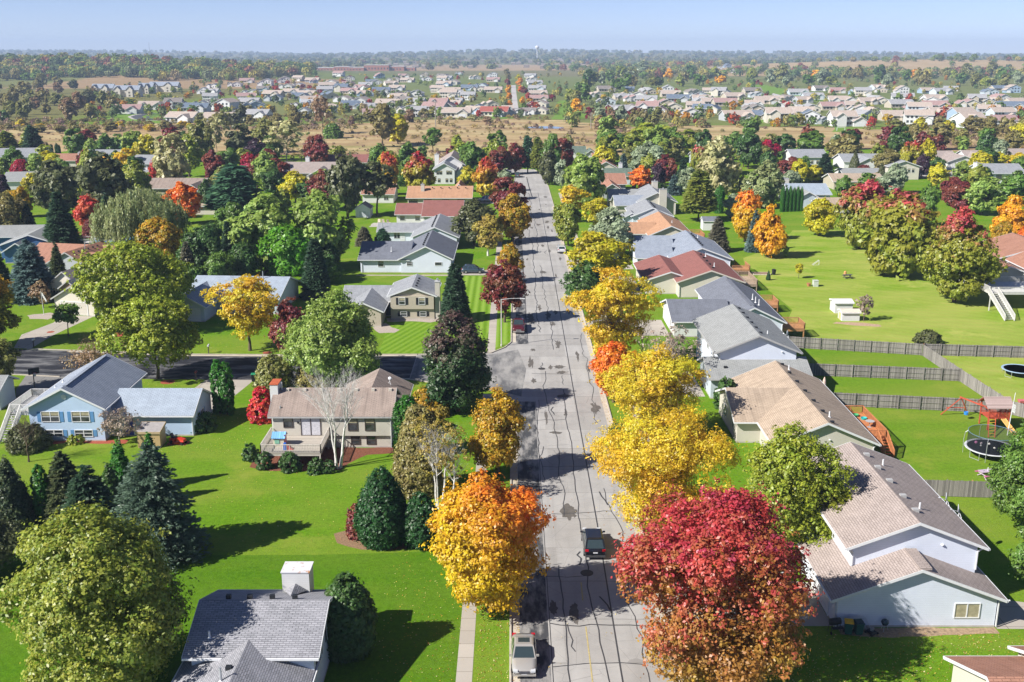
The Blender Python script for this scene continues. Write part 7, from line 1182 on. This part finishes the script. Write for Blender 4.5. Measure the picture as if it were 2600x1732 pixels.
def far_proto(form):
    """unit house: 14 m wide; form = x (ridge along x, front cross gable), y (gable to the camera), h (hip-like wide, with gable wing); 1 or 2 storeys"""
    if form in HP: return HP[form]
    two = form[1] == '2'; e = 5.3 if two else 2.9; H = House('', 0, 0, .0001)
    if form[0] == 'x': H.block(-7, 7, -4.5, 5, e, e + 2.5, 'x', None, None, WHITE, ov=.5, found=False); H.block(1.0, 6.2, -7.5, 0, 2.9 if two else e - .1, (2.9 if two else e) + 1.7, 'y', None, None, WHITE, ov=.4, found=False)
    elif form[0] == 'y': H.block(-4.8, 4.8, -6, 7, e, e + 2.3, 'y', None, None, WHITE, ov=.5, found=False); H.block(-8.2, -3.5, -7.5, 2, 2.8, 4.6, 'y', None, None, WHITE, ov=.4, found=False)
    else: H.block(-7.5, 4, -5, 5, e, e + 2.6, 'x', None, None, WHITE, found=False); H.block(2, 8.5, -7, 5.5, 2.9, 5.0, 'y', None, None, WHITE, found=False); H.block(-6, -1.5, -7, 0, e, e + 1.8, 'y', None, None, WHITE, found=False)
    zz = (1.6, 4.2) if two else (1.55,); f = {'x': -4.5, 'y': -6, 'h': -5}[form[0]]
    for z in zz:
        for x in {'x': (-5.6, -3.6, -1.4), 'y': (-2.2, .2, 2.8), 'h': (-.4, 1.0)}[form[0]]: 
            if form[0] == 'y' and z < 3 and x < -1: continue
            b = MB(); b.box(x - .6, x + .6, f - .05, f + .02, z - .65, z + .65); H.put(b, 'window', GLASS)
    x, w, y = {'x': (3.6, 3.6, -7.5), 'y': (-5.8, 3.2, -7.5), 'h': (5.2, 4.6, -7)}[form[0]]; b = MB(); b.box(x - w / 2, x + w / 2, y - .05, y + .02, .05, 2.2); H.put(b, 'garage_door', WHITE)
    parts = {}; 
    for c in list(H.r.children):
        n = c.name.split('.')[0]
        if n in ('wall', 'roof', 'fascia'):
            parts.setdefault(n, MB()); q = parts[n]; k = len(q.v); q.v += [tuple(v.co) for v in c.data.vertices]; q.f += [tuple(k + i for i in p.vertices) for p in c.data.polygons]; m = c.data; bpy.data.objects.remove(c)
        else: parts.setdefault(n, []).append(c.data); bpy.data.objects.remove(c)
    bpy.data.objects.remove(H.r); out = []
    for n, q in parts.items():
        if isinstance(q, list): out += [(n, me) for me in q]
        else: o = q.build(n, WHITE, off=Vector((0, 0, 0))); out.append((n, o.data)); bpy.data.objects.remove(o)
    HP[form] = out; return out
FARH = []
def far_house(k, x, yb, w, spec, rz=None):
    """spec: form, storeys, wall, roof - e.g. 'x1wt'"""
    p = atc(k, x, yb); d = p.y * CP + (CH - p.z) * SP; sx = (x * 0 + w / CROP[k][2]) * d / FP; FARH.append([p + Vector((0, 6, 0)), 1.12 * sx / {'x': 14.5, 'y': 13.4, 'h': 16}[spec[0]], spec, RD.uniform(-.25, .25) if rz is None else rz])
for a in ((860, 240, 165, 'x1wm'), (1025, 212, 160, 'h1wt'), (1192, 208, 140, 'h2wn'), (1240, 300, 215, 'x1wt'), (1290, 210, 90, 'x1wd')): far_house('X1', *a)
for a in ((280, 305, 222, 'x1gt'), (120, 228, 150, 'x1wd'), (160, 195, 90, 'y1wg'), (330, 214, 130, 'y2wt'), (215, 158, 90, 'x2wg'), (250, 182, 90, 'y1wt'), (412, 262, 115, 'y1ct'), (530, 205, 130, 'y1bd'), (540, 272, 150, 'x1wg'), (858, 268, 92, 'y2wg'), (800, 200, 50, 'y1wt'), (885, 182, 80, 'x1bg'), (1185, 208, 110, 'x1wd'), (1295, 212, 90, 'x1wg'), (1270, 165, 90, 'y1ct'), (610, 50, 100, 'y2wg'), (730, 30, 110, 'y2wt'), (920, 25, 130, 'x1gt'), (1020, 80, 110, 'x2wt'), (830, 60, 70, 'y1wg'), (510, 115, 100, 'y1wg'), (650, 125, 120, 'x1tt'), (470, 30, 90, 'x1cm'), (400, 55, 80, 'y1wt'), (250, 65, 70, 'y1wd'), (175, 105, 60, 'y2wg'), (235, 105, 80, 'x1wg'), (880, 125, 110, 'x1tt'), (950, 150, 90, 'y1ct')): far_house('X2', *a)
for a in ((670, 378, 150, 'x1ct'), (888, 372, 150, 'x1cr'), (450, 374, 84, 'x2wg'), (180, 372, 90, 'x1wm'), (1033, 368, 84, 'y1wm'), (1085, 362, 72, 'x1wn'), (1155, 360, 90, 'y1ct'), (640, 322, 100, 'x1gt'), (795, 340, 75, 'y1bd'), (868, 322, 90, 'y1ct'), (735, 280, 76, 'x2wg'), (745, 225, 95, 'x1bd'), (640, 242, 120, 'x1ct'), (440, 258, 95, 'y1wg'), (440, 305, 90, 'x1wg'), (1150, 322, 100, 'y1ct'), (1140, 288, 92, 'x1tm'), (1135, 258, 88, 'x1ct'), (1130, 228, 90, 'x1pg'), (1116, 195, 80, 'x1wg'), (1108, 172, 70, 'y1wt'), (1092, 150, 62, 'x1wg'), (60, 322, 90, 'x1pd'), (150, 330, 80, 'y1bd'), (280, 320, 130, 'x1tt'), (120, 300, 90, 'y1wt'), (240, 240, 90, 'x1gd'), (60, 245, 90, 'x1tm'), (320, 175, 80, 'y1ct'), (390, 178, 90, 'x1tt'), (505, 170, 80, 'y1wt'), (610, 165, 70, 'x1wg'), (655, 190, 90, 'y1ct'), (600, 200, 80, 'x1bt'), (780, 160, 80, 'y1wt'), (880, 150, 60, 'y2wg'), (880, 175, 70, 'x1tm'), (215, 190, 70, 'y1wt'), (150, 205, 70, 'x1wg'), (330, 225, 80, 'x1gt'), (30, 290, 80, 'y1wt'), (340, 275, 80, 'x1tt'), (880, 238, 90, 'x1tt'), (960, 345, 60, 'x1gt')): far_house('X8', *a)
for a in ((150, 150, 70, 'y1ct'), (215, 192, 100, 'y1pg'), (290, 250, 165, 'h1rg'), (460, 250, 150, 'h2wm'), (590, 228, 110, 'y1ct'), (690, 260, 120, 'y1wt'), (950, 285, 165, 'x1gt'), (1090, 258, 95, 'y1tt'), (1210, 298, 185, 'h2ct'), (740, 158, 110, 'y1pd'), (765, 190, 100, 'y1pg'), (570, 150, 110, 'x1tt'), (390, 155, 95, 'y1wt'), (435, 182, 105, 'x1wg'), (612, 178, 135, 'x1gd'), (930, 165, 140, 'x1tt'), (1070, 152, 80, 'y1pg'), (1115, 190, 135, 'x1tt'), (1260, 222, 120, 'y1wt'), (880, 202, 120, 'x1tm'), (200, 120, 110, 'x1tn'), (300, 155, 70, 'y1wt'), (330, 118, 60, 'x1pd'), (540, 205, 110, 'y1tm'), (800, 195, 100, 'x1gt'), (1035, 130, 90, 'x1tn')): far_house('X6', *a)
for a in ((35, 292, 85, 'x1tg'), (140, 300, 120, 'y2wd'), (212, 304, 80, 'y1pg'), (345, 316, 170, 'h2wt'), (310, 188, 155, 'h1wt'), (65, 140, 105, 'x1pg'), (150, 165, 105, 'x1pg'), (192, 115, 80, 'x1wn'), (290, 128, 80, 'x1tm'), (460, 192, 95, 'x1tt'), (545, 190, 95, 'y1ct'), (665, 168, 150, 'x1wg'), (845, 178, 180, 'x1wt'), (885, 135, 150, 'x1pg'), (430, 240, 110, 'y1wt'), (500, 250, 90, 'y1ct'), (650, 212, 135, 'x1tg'), (630, 285, 170, 'x1tt'), (850, 220, 165, 'x1gm'), (900, 265, 170, 'h1tt'), (1050, 208, 130, 'y1cm'), (1070, 325, 165, 'h2wt'), (1240, 335, 130, 'x2wm'), (1325, 340, 80, 'y1wt'), (1280, 225, 140, 'x1pd'), (1168, 135, 80, 'y1pd'), (260, 225, 120, 'x1tm'), (740, 235, 100, 'y1tm'), (390, 215, 100, 'x1gt'), (1160, 240, 110, 'x1gt')): far_house('X7', *a)
for a in ((320, 135, 50, 'y2bd'), (375, 170, 55, 'x1wg'), (480, 165, 60, 'x1wd'), (850, 492, 70, 'y2pd'), (150, 532, 60, 'y2pg'), (460, 492, 100, 'x1wd'), (250, 480, 90, 'x1wg'), (60, 478, 90, 'x2wd')): far_house('A3' if a[0] > 100 and a[1] > 400 else 'A3', *(a if a[1] > 400 else (a[0], a[1] + 330, a[2], a[3])))
FW_, FR_ = 'wwwccttgpb', 'tttggmmdn'
for poly, n in (([(560, 205), (760, 176), (1130, 170), (1135, 266), (900, 268), (700, 260), (560, 240)], 46), ([(1370, 215), (1370, 262), (1700, 284), (2354, 292), (2354, 206), (1700, 206)], 44)):
    k = 0
    for _ in range(4000):
        if k >= n: break
        x, y = RD.uniform(560, 2354), RD.uniform(170, 292)
        if not pip(x, y, poly) or 1150 < x < 1200: continue
        p = at(x, y)
        if any((h[0].x - p.x) ** 2 + ((h[0].y - p.y) * .8) ** 2 < 20 ** 2 for h in FARH): continue
        FARH.append([p, RD.uniform(.95, 1.25), RD.choice('xxyyh') + RD.choice('112') + RD.choice(FW_) + RD.choice(FR_), RD.uniform(-.4, .4)]); k += 1
FARH.sort(key=lambda h: h[0].y)
rows = [(0, 720, 'front'), (720, 830, 'second'), (830, 960, 'third'), (960, 1130, 'fourth'), (1130, 1400, 'fifth'), (1400, 9e9, 'last')]
for y0, y1, rn in rows:
    for side, sn in ((-1, 'left of far street'), (1, 'right of far street')):
        L = sorted([h for h in FARH if y0 <= h[0].y < y1 and (h[0].x / h[0].y < .0) == (side < 0)], key=lambda h: h[0].x / h[0].y)
        for i, (p, s, spec, rz) in enumerate(L):
            wm, wn = FW[spec[2]]; rm, rn2 = FR[spec[3]]; p.z = hgt(p.x, p.y)
            t = thing('house', f"{'two-storey ' if spec[1] == '2' else ''}{wn} house, {rn2} roof, {ordinal(i + 1)} from left, {rn} rank {sn}", 'house', p, rz, 'houses beyond the marsh')
            s = min(1.35, max(.55, s)); 
            for n, me in far_proto(spec[:2]):
                o = bpy.data.objects.new(n, me); COL.objects.link(o); o.parent = t; o.scale = (s, s, .5 + s * .5)
                if n in ('wall', 'roof'): o.material_slots[0].link = 'OBJECT'; o.material_slots[0].material = wm if n == 'wall' else rm
# apartment blocks at the far left
for i, (x, yb, w, wd) in enumerate(((690, 112, 140, 'leftmost'), (855, 126, 165, 'second from the left'), (985, 104, 95, 'third from the left'), (1110, 92, 190, 'rightmost'))):
    p = atc('X1', x, yb); s = w / 2.69 * p.y / FP; H = House(wd + ' of the white apartment blocks with blue-grey roofs', p.x, p.y + 8, .0001, 'apartment_building', 'apartments', 'apartment blocks beyond the brush'); n = max(2, int(s / 13)); wdt = s / n
    for j in range(n):
        x0 = -s / 2 + j * wdt; H.block(x0 + wdt * .1, x0 + wdt * .62, -8, 4, 7.2, 10.2, 'y', SCR, RGR, ov=.5, found=False)
        for z in (1.6, 4.4): H.window('S', x0 + wdt * .36, -8, z, 1.6, 1.5, 2, 1, fr=DKF)
    H.block(-s / 2, s / 2, -4, 8, 7.0, 10.8, 'x', SCR, RBL, ov=.6, found=False)
# school
p = at(838, 163); H = House('long red-brick school building with flat white-edged roofs, top centre left', p.x, p.y + 30, .0001, 'school_building', 'school'); BRK = plain('school_brick', (.34, .15, .11), .9, var=.12); FLAT = plain('flat_roof', (.50, .49, .48), .9, var=.08)
for x0, x1, y0, y1, z in ((-118, -72, -10, 40, 7), (-72, -36, -16, 40, 9.5), (-36, -2, -26, 40, 8), (-2, 54, -20, 40, 13), (54, 88, -14, 40, 10), (88, 112, -8, 30, 8)):
    b = MB(); b.box(x0 + .05, x1 - .05, y0, y1, 0, z); H.put(b, 'wall', BRK); b = MB(); b.box(x0, x1, y0 - .4, y1, z + .004, z + .7); H.put(b, 'roof', FLAT)
    for q in range(int((x1 - x0) / 7)): b = MB(); cx = x0 + 4 + q * 7; b.box(cx - 1.4, cx + 1.4, y0 - .1, y0 - .01, z * .3, z * .62); H.put(b, 'window', GLASS)
p = at(690, 166); H = House('second brick school wing farther left with low roofs', p.x, p.y + 10, .0001, 'school_building', 'school')
for x0, x1, z in ((-40, -5, 5), (-5, 40, 6.5)): b = MB(); b.box(x0 + .05, x1 - .05, 0, 20, 0, z); H.put(b, 'wall', BRK); b = MB(); b.box(x0, x1, -.4, 20, z + .004, z + .5); H.put(b, 'roof', FLAT)
# water tower, mast, pale block on the horizon
X, Y = (1359.5 - 1300) / FP * 4560, 4400; z0 = hgt(X, Y); t = thing('water_tower', 'white bulb water tower standing on the horizon', 'water tower', (X, Y, z0)); b = MB(); b.lathe([(3.2, 0), (1.9, 6), (1.7, 38), (3, 42), (8.2, 47), (8.6, 50), (7, 54), (.1, 56.5)], (X, Y, z0 - 10 + max(0, 12)), 18); b.build('tank', plain('tower_white', (.62, .63, .65), .5), t, smooth=True)
X, Y = (446 - 1300) / FP * 6230, 6000; z0 = hgt(X, Y); t = thing('radio_mast', 'thin lattice radio mast on the left horizon', 'mast', (X, Y, z0)); b = MB(); b.tube((X, Y, z0), (X, Y, z0 + 78), 1.6, .9, 4); b.build('mast', plain('mast_grey', (.2, .2, .22), .6), t)
X, Y = (55 - 1300) / FP * 7260, 7000; z0 = hgt(X, Y); b = MB(); b.box(X - 45, X + 35, Y, Y + 30, z0 - 5, z0 + 28); b.box(X - 20, X + 30, Y + 2, Y + 28, z0 + 28.1, z0 + 38); tag(b.build('hospital_building', plain('pale_block', (.6, .6, .62), .7)), 'pale blocky building on the far left horizon', 'building')
# poles over the marsh
def pole(px, py, top, label):
    p = at(px, py); h = ztop(top, p.y) - p.z; t = thing('utility_pole', label, 'utility pole', p, 0, 'poles in the marsh'); b = MB(); b.tube((0, 0, -.2), (0, 0, h), .32, .2, 7); b.build('pole', BARKG, t, off=Vector((0, 0, 0))); b = MB(); b.box(-1.3, 1.3, -.08, .08, h - 1.2, h - .9); b.build('crossarm', BARKG, t, off=Vector((0, 0, 0)))
pole(*cr('A2', 652, 870), cr('A2', 0, 690)[1], 'pale utility pole in the marsh left of the street'); pole(*cr('A2', 1717, 890), cr('A2', 0, 770)[1], 'pale utility pole in the marsh right of the pond'); pole(*cr('A3', 448, 890), cr('A3', 0, 780)[1], 'pale utility pole on the brown meadow right of centre')
p = atc('A3', 1095, 900); t = thing('soccer_goal', 'small white soccer goal on the far lawn by the marsh', 'goal', p); b = MB()
for a, c in (((-2.2, 0, 0), (-2.2, 0, 2)), ((2.2, 0, 0), (2.2, 0, 2)), ((-2.2, 0, 2), (2.2, 0, 2)), ((-2.2, 0, 2), (-2.2, 1.5, 0)), ((2.2, 0, 2), (2.2, 1.5, 0))): b.tube(a, c, .1)
b.build('frame', WHITE, t, off=Vector((0, 0, 0)))
# distant street, loop road, greens and fields
FRD = plain('far_road', (.40, .38, .37), .9, var=.1, scale=.2)
sheet('road', [atc('A2', x, y) for x, y in ((1182, 762), (1222, 762), (1206, 640), (1198, 540), (1168, 540), (1172, 640))], .05, FRD)
sheet('road', [atc('A2', x, y) for x, y in ((1150, 540), (1210, 540), (1300, 545), (1300, 538), (1150, 530))], .045, FRD)
sheet('road', [atc('A3', x, y) for x, y in ((630, 640), (820, 690), (800, 702), (620, 652))], .05, FRD)
sheet('road', [at(x, y) for x, y in ((2095, 398), (2190, 398), (2360, 402), (2500, 406), (2500, 414), (2190, 406), (2080, 410))], .03, FRD); sheet('road', [at(x, y) for x, y in ((2165, 378), (2200, 378), (2215, 398), (2172, 398))], .025, DRV)
b = MB(); b.strip([atc('A1', x, y) for x, y in ((1128, 822), (1030, 822), (950, 812), (925, 802), (950, 792), (1010, 786), (1060, 780))], 9, .05); b.strip([atc('A1', x, y) for x, y in ((1128, 790), (1060, 794), (1010, 800), (1020, 810), (1128, 818))], 2, .055); tag(b.build('road', asphalt('loop_asphalt', (.07, .075, .09), (.09, .095, .11))), kind='structure')
b = MB(); b.strip([atc('A1', x, y) for x, y in ((1128, 828), (1020, 828), (915, 818), (885, 803), (920, 790), (1000, 780), (1060, 774))], 2.0, .06); tag(b.build('path', CONC), kind='structure')
sl_ = lawnmat('far_green', (.12, .25, .03), (.18, .32, .05), dryamt=.2); FG = sl_[0].surf(sl_[1], .95, .05)
def green(pts, k='A2', z=.035, m=None): sheet('lawn', [atc(k, x, y) for x, y in pts], z, m or FG, 2, 15)
green(((740, 496), (760, 520), (1000, 530), (1150, 535), (1390, 505), (1380, 480), (1000, 478)), z=.3); green(((1450, 820), (1650, 820), (1690, 790), (1560, 690), (1500, 690))); green(((880, 810), (1180, 815), (1190, 795), (880, 795)))
green(((640, 855), (1130, 858), (1130, 770), (860, 770), (760, 800)), 'A1', .02); green(((1930, 850), (2080, 850), (2100, 805), (1950, 805)), 'A1'); green(((1850, 540), (2150, 520), (2120, 495), (1880, 505)), 'A1', .3)
green(((430, 590), (640, 650), (820, 690), (980, 700), (980, 660), (700, 610), (560, 580)), 'A3', .03); green(((1030, 905), (1200, 912), (1190, 880), (1050, 872)), 'A3'); green(((470, 830), (560, 845), (560, 800), (490, 790)), 'A3'); green(((1420, 700), (1560, 700), (1480, 660)), 'A3')
# ------------------------------------------------------------------ trees of the far belts
def belt(poly, n, pals, w0, w1, where, group, ratio=1.0, avoid=True, kinds=('round', 'round', 'oval'), dmin=.55):
    xs = [p[0] for p in poly]; ys_ = [p[1] for p in poly]; L = []; tries = 0
    while len(L) < n and tries < n * 60:
        tries += 1; x, y = RD.uniform(min(xs), max(xs)), RD.uniform(min(ys_), max(ys_))
        if not pip(x, y, poly): continue
        w_ = RD.uniform(w0, w1) * (.75 + .5 * (y - min(ys_)) / (max(ys_) - min(ys_) + .01))
        if any(abs(x - a) < w_ * dmin and abs(y - b_) < w_ * .22 for a, b_, _ in L): continue
        p = at(x, y)
        if avoid and any((h[0].x - p.x) ** 2 + (h[0].y - p.y) ** 2 < 90 for h in FARH): continue
        L.append((x, y, w_))
    L.sort()
    cnt = {}
    for x, y, w_ in L:
        pal = RD.choice(pals); cnt[pal] = cnt.get(pal, 0) + 1; p = at(x, y); d = p.y * CP + (CH - p.z) * SP; R = w_ * d / FP * 1.1045 / 2; H = 2 * R * RD.uniform(.85, 1.35) * ratio
        grow(RD.choice(kinds), pal, p, H, R, d, f'{CN[pal]} tree, {ordinal(cnt[pal])} {CN[pal]} one from left {where}', 'tree', None, group, None, RD.randint(1, 9999))
FALL = ['green', 'oliveg', 'ygreen', 'orangeR', 'red', 'burg', 'crimson', 'orange', 'yellow', 'green', 'dgreen']
DULL = ['green', 'oliveg', 'dgreen', 'olive', 'gy', 'green', 'oliveg', 'silver', 'gold']
for q, (x, y, pl) in enumerate(((1150, 558, 'olive'), (1146, 600, 'burg'), (1150, 640, 'gold'), (1154, 690, 'orange'), (1158, 745, 'orange'), (1222, 560, 'ygreen'), (1230, 590, 'orange'), (1240, 640, 'orangeR'), (1262, 650, 'burg'), (1250, 720, 'gold'), (1290, 690, 'red'), (1140, 525, 'olive'))):
    p = atc('A2', x, y); d = p.y; R = 23 * d / FP * .37; grow('round', pl, p, R * 2.3, R, d, f'{CN[pl]} tree, {ordinal(q + 1)} of those lining the distant street', 'tree', None, 'trees lining the distant street', None, q + 3)
belt([(1290, 255), (1330, 205), (1420, 178), (1700, 172), (2354, 178), (2354, 206), (2100, 204), (1500, 203), (1370, 220), (1325, 262)], 66, DULL, 22, 36, 'in wood behind far houses', 'trees behind the far houses'); belt([(-20, 285), (-20, 205), (150, 195), (262, 225), (262, 278)], 40, ['oliveg', 'olive', 'tanbr', 'oliveg', 'green', 'olive', 'darkolive'], 20, 36, 'in far left brush', 'trees in the left brush'); belt([(0, 308), (0, 290), (440, 288), (440, 306)], 20, ['olive', 'pop', 'olive', 'yellow'], 18, 34, 'behind the left marsh', 'scrub along the left marsh', .55); belt([(2060, 345), (2060, 296), (2354, 300), (2354, 350)], 16, ['olive', 'oliveg', 'ygreen', 'olive'], 34, 56, 'in the right marsh scrub', 'scrub along the right marsh', .9); belt([(1370, 300), (1380, 272), (1530, 275), (1540, 300)], 14, ['oliveg', 'olive', 'silver', 'tanbr'], 22, 36, 'by the marsh right of the pond', 'trees right of the pond'); belt([(640, 290), (640, 268), (1200, 266), (1200, 282)], 14, ['tanbr', 'olive', 'oliveg', 'pop'], 16, 36, 'behind the middle marsh', 'scrub along the middle marsh', .7); belt([(420, 298), (470, 288), (700, 282), (700, 300)], 10, ['olive', 'oliveg', 'darkolive'], 26, 40, 'at the marsh left of centre', 'trees along the left middle marsh')
# marsh brush: far too many stems to count
def scatter(name, spots, cols, leaf, per, m, kind='stuff', flat=.8, seed=3):
    g = np.random.default_rng(seed); n = len(spots); S = np.array([(s[0], s[1], s[2]) for s in spots]); R = np.array([s[3] for s in spots]); C = np.array([cols[g.integers(len(cols))] for _ in range(n)]); i = np.repeat(np.arange(n), per); k = len(i); d = norm(g.normal(size=(k, 3)) + np.array([0, -.25, .45])); p = S[i] + d * (R[i] * (.55 + .5 * g.random(k)))[:, None] * np.array([1, 1, flat]); nr = norm(d + g.normal(size=(k, 3)) * .5); t1 = norm(np.cross(nr, g.normal(size=(k, 3)))); t2 = np.cross(nr, t1); s = R[i] * leaf * (.6 + .8 * g.random(k)); col = C[i] * (.7 + .6 * g.random((k, 1))) * (.85 + .3 * g.random(n)[i])[:, None]
    me = quads_mesh(name, p, t1 * s[:, None], t2 * s[:, None] * .7, col, 'col'); me.materials.append(m); o = bpy.data.objects.new(name, me); COL.objects.link(o); tag(o, kind=kind); return o
WOODM = colmat('woodland_leaves')
MIX = [(0.14, 0.20, 0.047), (0.20, 0.25, 0.062), (0.11, 0.17, 0.055), (0.30, 0.28, 0.078), (0.24, 0.22, 0.078), (0.10, 0.14, 0.062), (0.37, 0.32, 0.078), (0.19, 0.22, 0.109), (0.28, 0.22, 0.109), (0.11, 0.17, 0.062), (0.17, 0.22, 0.078), (0.12, 0.19, 0.047), (0.24, 0.10, 0.070)]
sp = []
for i in range(1100):
    x = RD.uniform(-60, 1080); y = RD.uniform(140, 187)
    if x > 560 and y > 187 - (x - 560) * .07: continue
    if 740 < x and y > 147 and x < 960: continue
    if 130 < x < 340 and y > 179: continue
    p = at(x, y); r = RD.uniform(6, 10.5); sp.append((p.x, p.y, p.z + r * .75, r))
scatter('woodland', sp, MIX, .2, 150, WOODM, seed=1)
sp = []
for i in range(900):
    x = RD.uniform(1250, 2440); y = RD.uniform(136, 182)
    if x > 1660 and 141 < y < 167 and RD.random() < .95: continue
    if x < 1330 and y > 165: continue
    p = at(x, y); r = RD.uniform(6, 10); sp.append((p.x, p.y, p.z + r * .75, r))
for i in range(60): p = at(RD.uniform(1700, 2400), RD.choice((168, 169, 170, 141, 140.5, 142))); r = RD.uniform(6, 9); sp.append((p.x, p.y, p.z + r * .6, r))
scatter('woodland', sp, MIX, .2, 150, WOODM, seed=2)
sp = []
for i in range(2200):
    Y = 2600 * (3.6 ** RD.random()); X = RD.uniform(-.52, .52) * Y
    if 330 < X < 2200 and Y < 2950: continue
    if -330 < X < 330 and 2500 < Y < 3500 and RD.random() < .8: continue
    r = RD.uniform(6, 10) * (1 + Y / 9000); sp.append((X, Y, hgt(X, Y) + r * .5, r))
scatter('distant_wood', sp, [lerp(c, (.06, .08, .04), .5) for c in MIX[:8]], .3, 60, WOODM, flat=.7, seed=4)
sp = []
for i in range(1500):
    x = RD.uniform(-30, 2380); y = RD.uniform(276, 300) if x < 460 else RD.uniform(268, 300) if x < 1260 else RD.uniform(290, 345)
    if 820 < x < 1400 and 276 < y < 340 and RD.random() < .8: continue
    if 1560 < x < 2020 and RD.random() < .9: continue
    p = at(x, y); r = RD.uniform(.6, 2.4); sp.append((p.x, p.y, r * .4, r))
for i in range(900):
    x = RD.uniform(-20, 1500) if i % 3 else RD.uniform(640, 1290); y = RD.uniform(288, 348) if i % 3 else RD.uniform(346, 366); p = at(x, y); r = RD.uniform(.4, 1.3); sp.append((p.x, p.y, r * .45, r))
scatter('marsh_brush', sp, [(.30, .24, .10), (.24, .19, .08), (.22, .15, .11), (.33, .26, .17), (.17, .16, .06), (.36, .27, .10), (.25, .16, .14)], .22, 70, WOODM, flat=.75, seed=5)
# the many smaller trees and shrubs between the far houses
sp = []
for i in range(1050):
    x = RD.uniform(200, 1290) if i % 5 < 3 else RD.uniform(1270, 2400); y = RD.uniform(168, 272) if x < 1290 else RD.uniform(182, 296)
    if x < 560 and y < 182 + (560 - x) * .06: continue
    if 1090 < x < 1210 and y > 178 and RD.random() < .5: continue
    p = at(x, y)
    if 1163 < x < 1192 or any((h[0].x - p.x) ** 2 + (h[0].y - p.y) ** 2 < 80 for h in FARH): continue
    r = RD.uniform(1.4, 3.6); sp.append((p.x, p.y, r * .95, r))
scatter('distant_trees', sp, MIX[:12] + MIX[:8] + [(.42, .2, .03), (.3, .04, .03), (.2, .03, .04), (.45, .3, .03), (.35, .08, .04), (.4, .34, .05)], .3, 80, WOODM, flat=1.15, seed=6)
# houses too far off to tell apart, on the horizon behind the wood
b = MB(); 
for i in range(90):
    Y = RD.uniform(2700, 4600); X = RD.uniform(-.14, .07) * Y; z = hgt(X, Y); w_ = RD.uniform(6, 9); b.box(X - w_, X + w_, Y - 5, Y + 5, z, z + 6); b.hexa([(X - w_, Y - 5.3, z + 6.01), (X + w_, Y - 5.3, z + 6.01), (X + w_, Y + 5.3, z + 6.01), (X - w_, Y + 5.3, z + 6.01), (X - w_, Y - .2, z + 9), (X + w_, Y - .2, z + 9), (X + w_, Y + .2, z + 9), (X - w_, Y + .2, z + 9)])
tag(b.build('distant_houses', FR['t'][0], uv=False), kind='stuff')
# ------------------------------------------------------------------ fallen leaves on the near lawns
g = np.random.default_rng(9); P_ = []
for x0, x1, y0, y1, n in ((13, 46, 60, 71, 3600), (-2.6, -.3, 60, 92, 900), (-10, -3.9, 62, 90, 500), (-40, -30, 108, 122, 500), (-30, -8, 86, 104, 350), (12.3, 15, 60, 120, 500), (.2, .6, 62, 125, 700), (11.4, 12, 62, 140, 500), (-50, -38, 128, 135, 250), (-66, -34, 147, 166, 700), (-13, 12, 62, 110, 260)):
    a = np.stack([g.uniform(x0, x1, n), g.uniform(y0, y1, n), np.full(n, .045)], 1); P_.append(a)
p = np.concatenate(P_); k = len(p); nr = norm(np.array([0, 0, 1.0]) + g.normal(size=(k, 3)) * .3); t1 = norm(np.cross(nr, g.normal(size=(k, 3)))); t2 = np.cross(nr, t1); s = g.uniform(.035, .075, k); C = np.array([(.55, .42, .08), (.6, .5, .2), (.4, .2, .05), (.5, .33, .05), (.34, .16, .06), (.62, .55, .3)])[g.integers(6, size=k)]
me = quads_mesh('fallen_leaves', p, t1 * s[:, None], t2 * s[:, None] * .7, C, 'col'); me.materials.append(WOODM); o = bpy.data.objects.new('fallen_leaves', me); COL.objects.link(o); tag(o, kind='stuff')
# ------------------------------------------------------------------ air
if HAZE:
    b = MB(); b.box(-8500, 8500, -200, 12200, -12, 175); o = b.build('haze', None, uv=False); t = NT('haze'); t.t.nodes.remove(t.out); t.out = t.n('ShaderNodeOutputMaterial'); v = t.n('ShaderNodeVolumePrincipled'); v.inputs['Color'].default_value = (.58, .74, 1, 1); v.inputs['Density'].default_value = HAZE; v.inputs['Anisotropy'].default_value = .0; t.l(v.outputs[0], t.out.inputs['Volume']); o.data.materials.append(t.m); tag(o, kind='stuff')
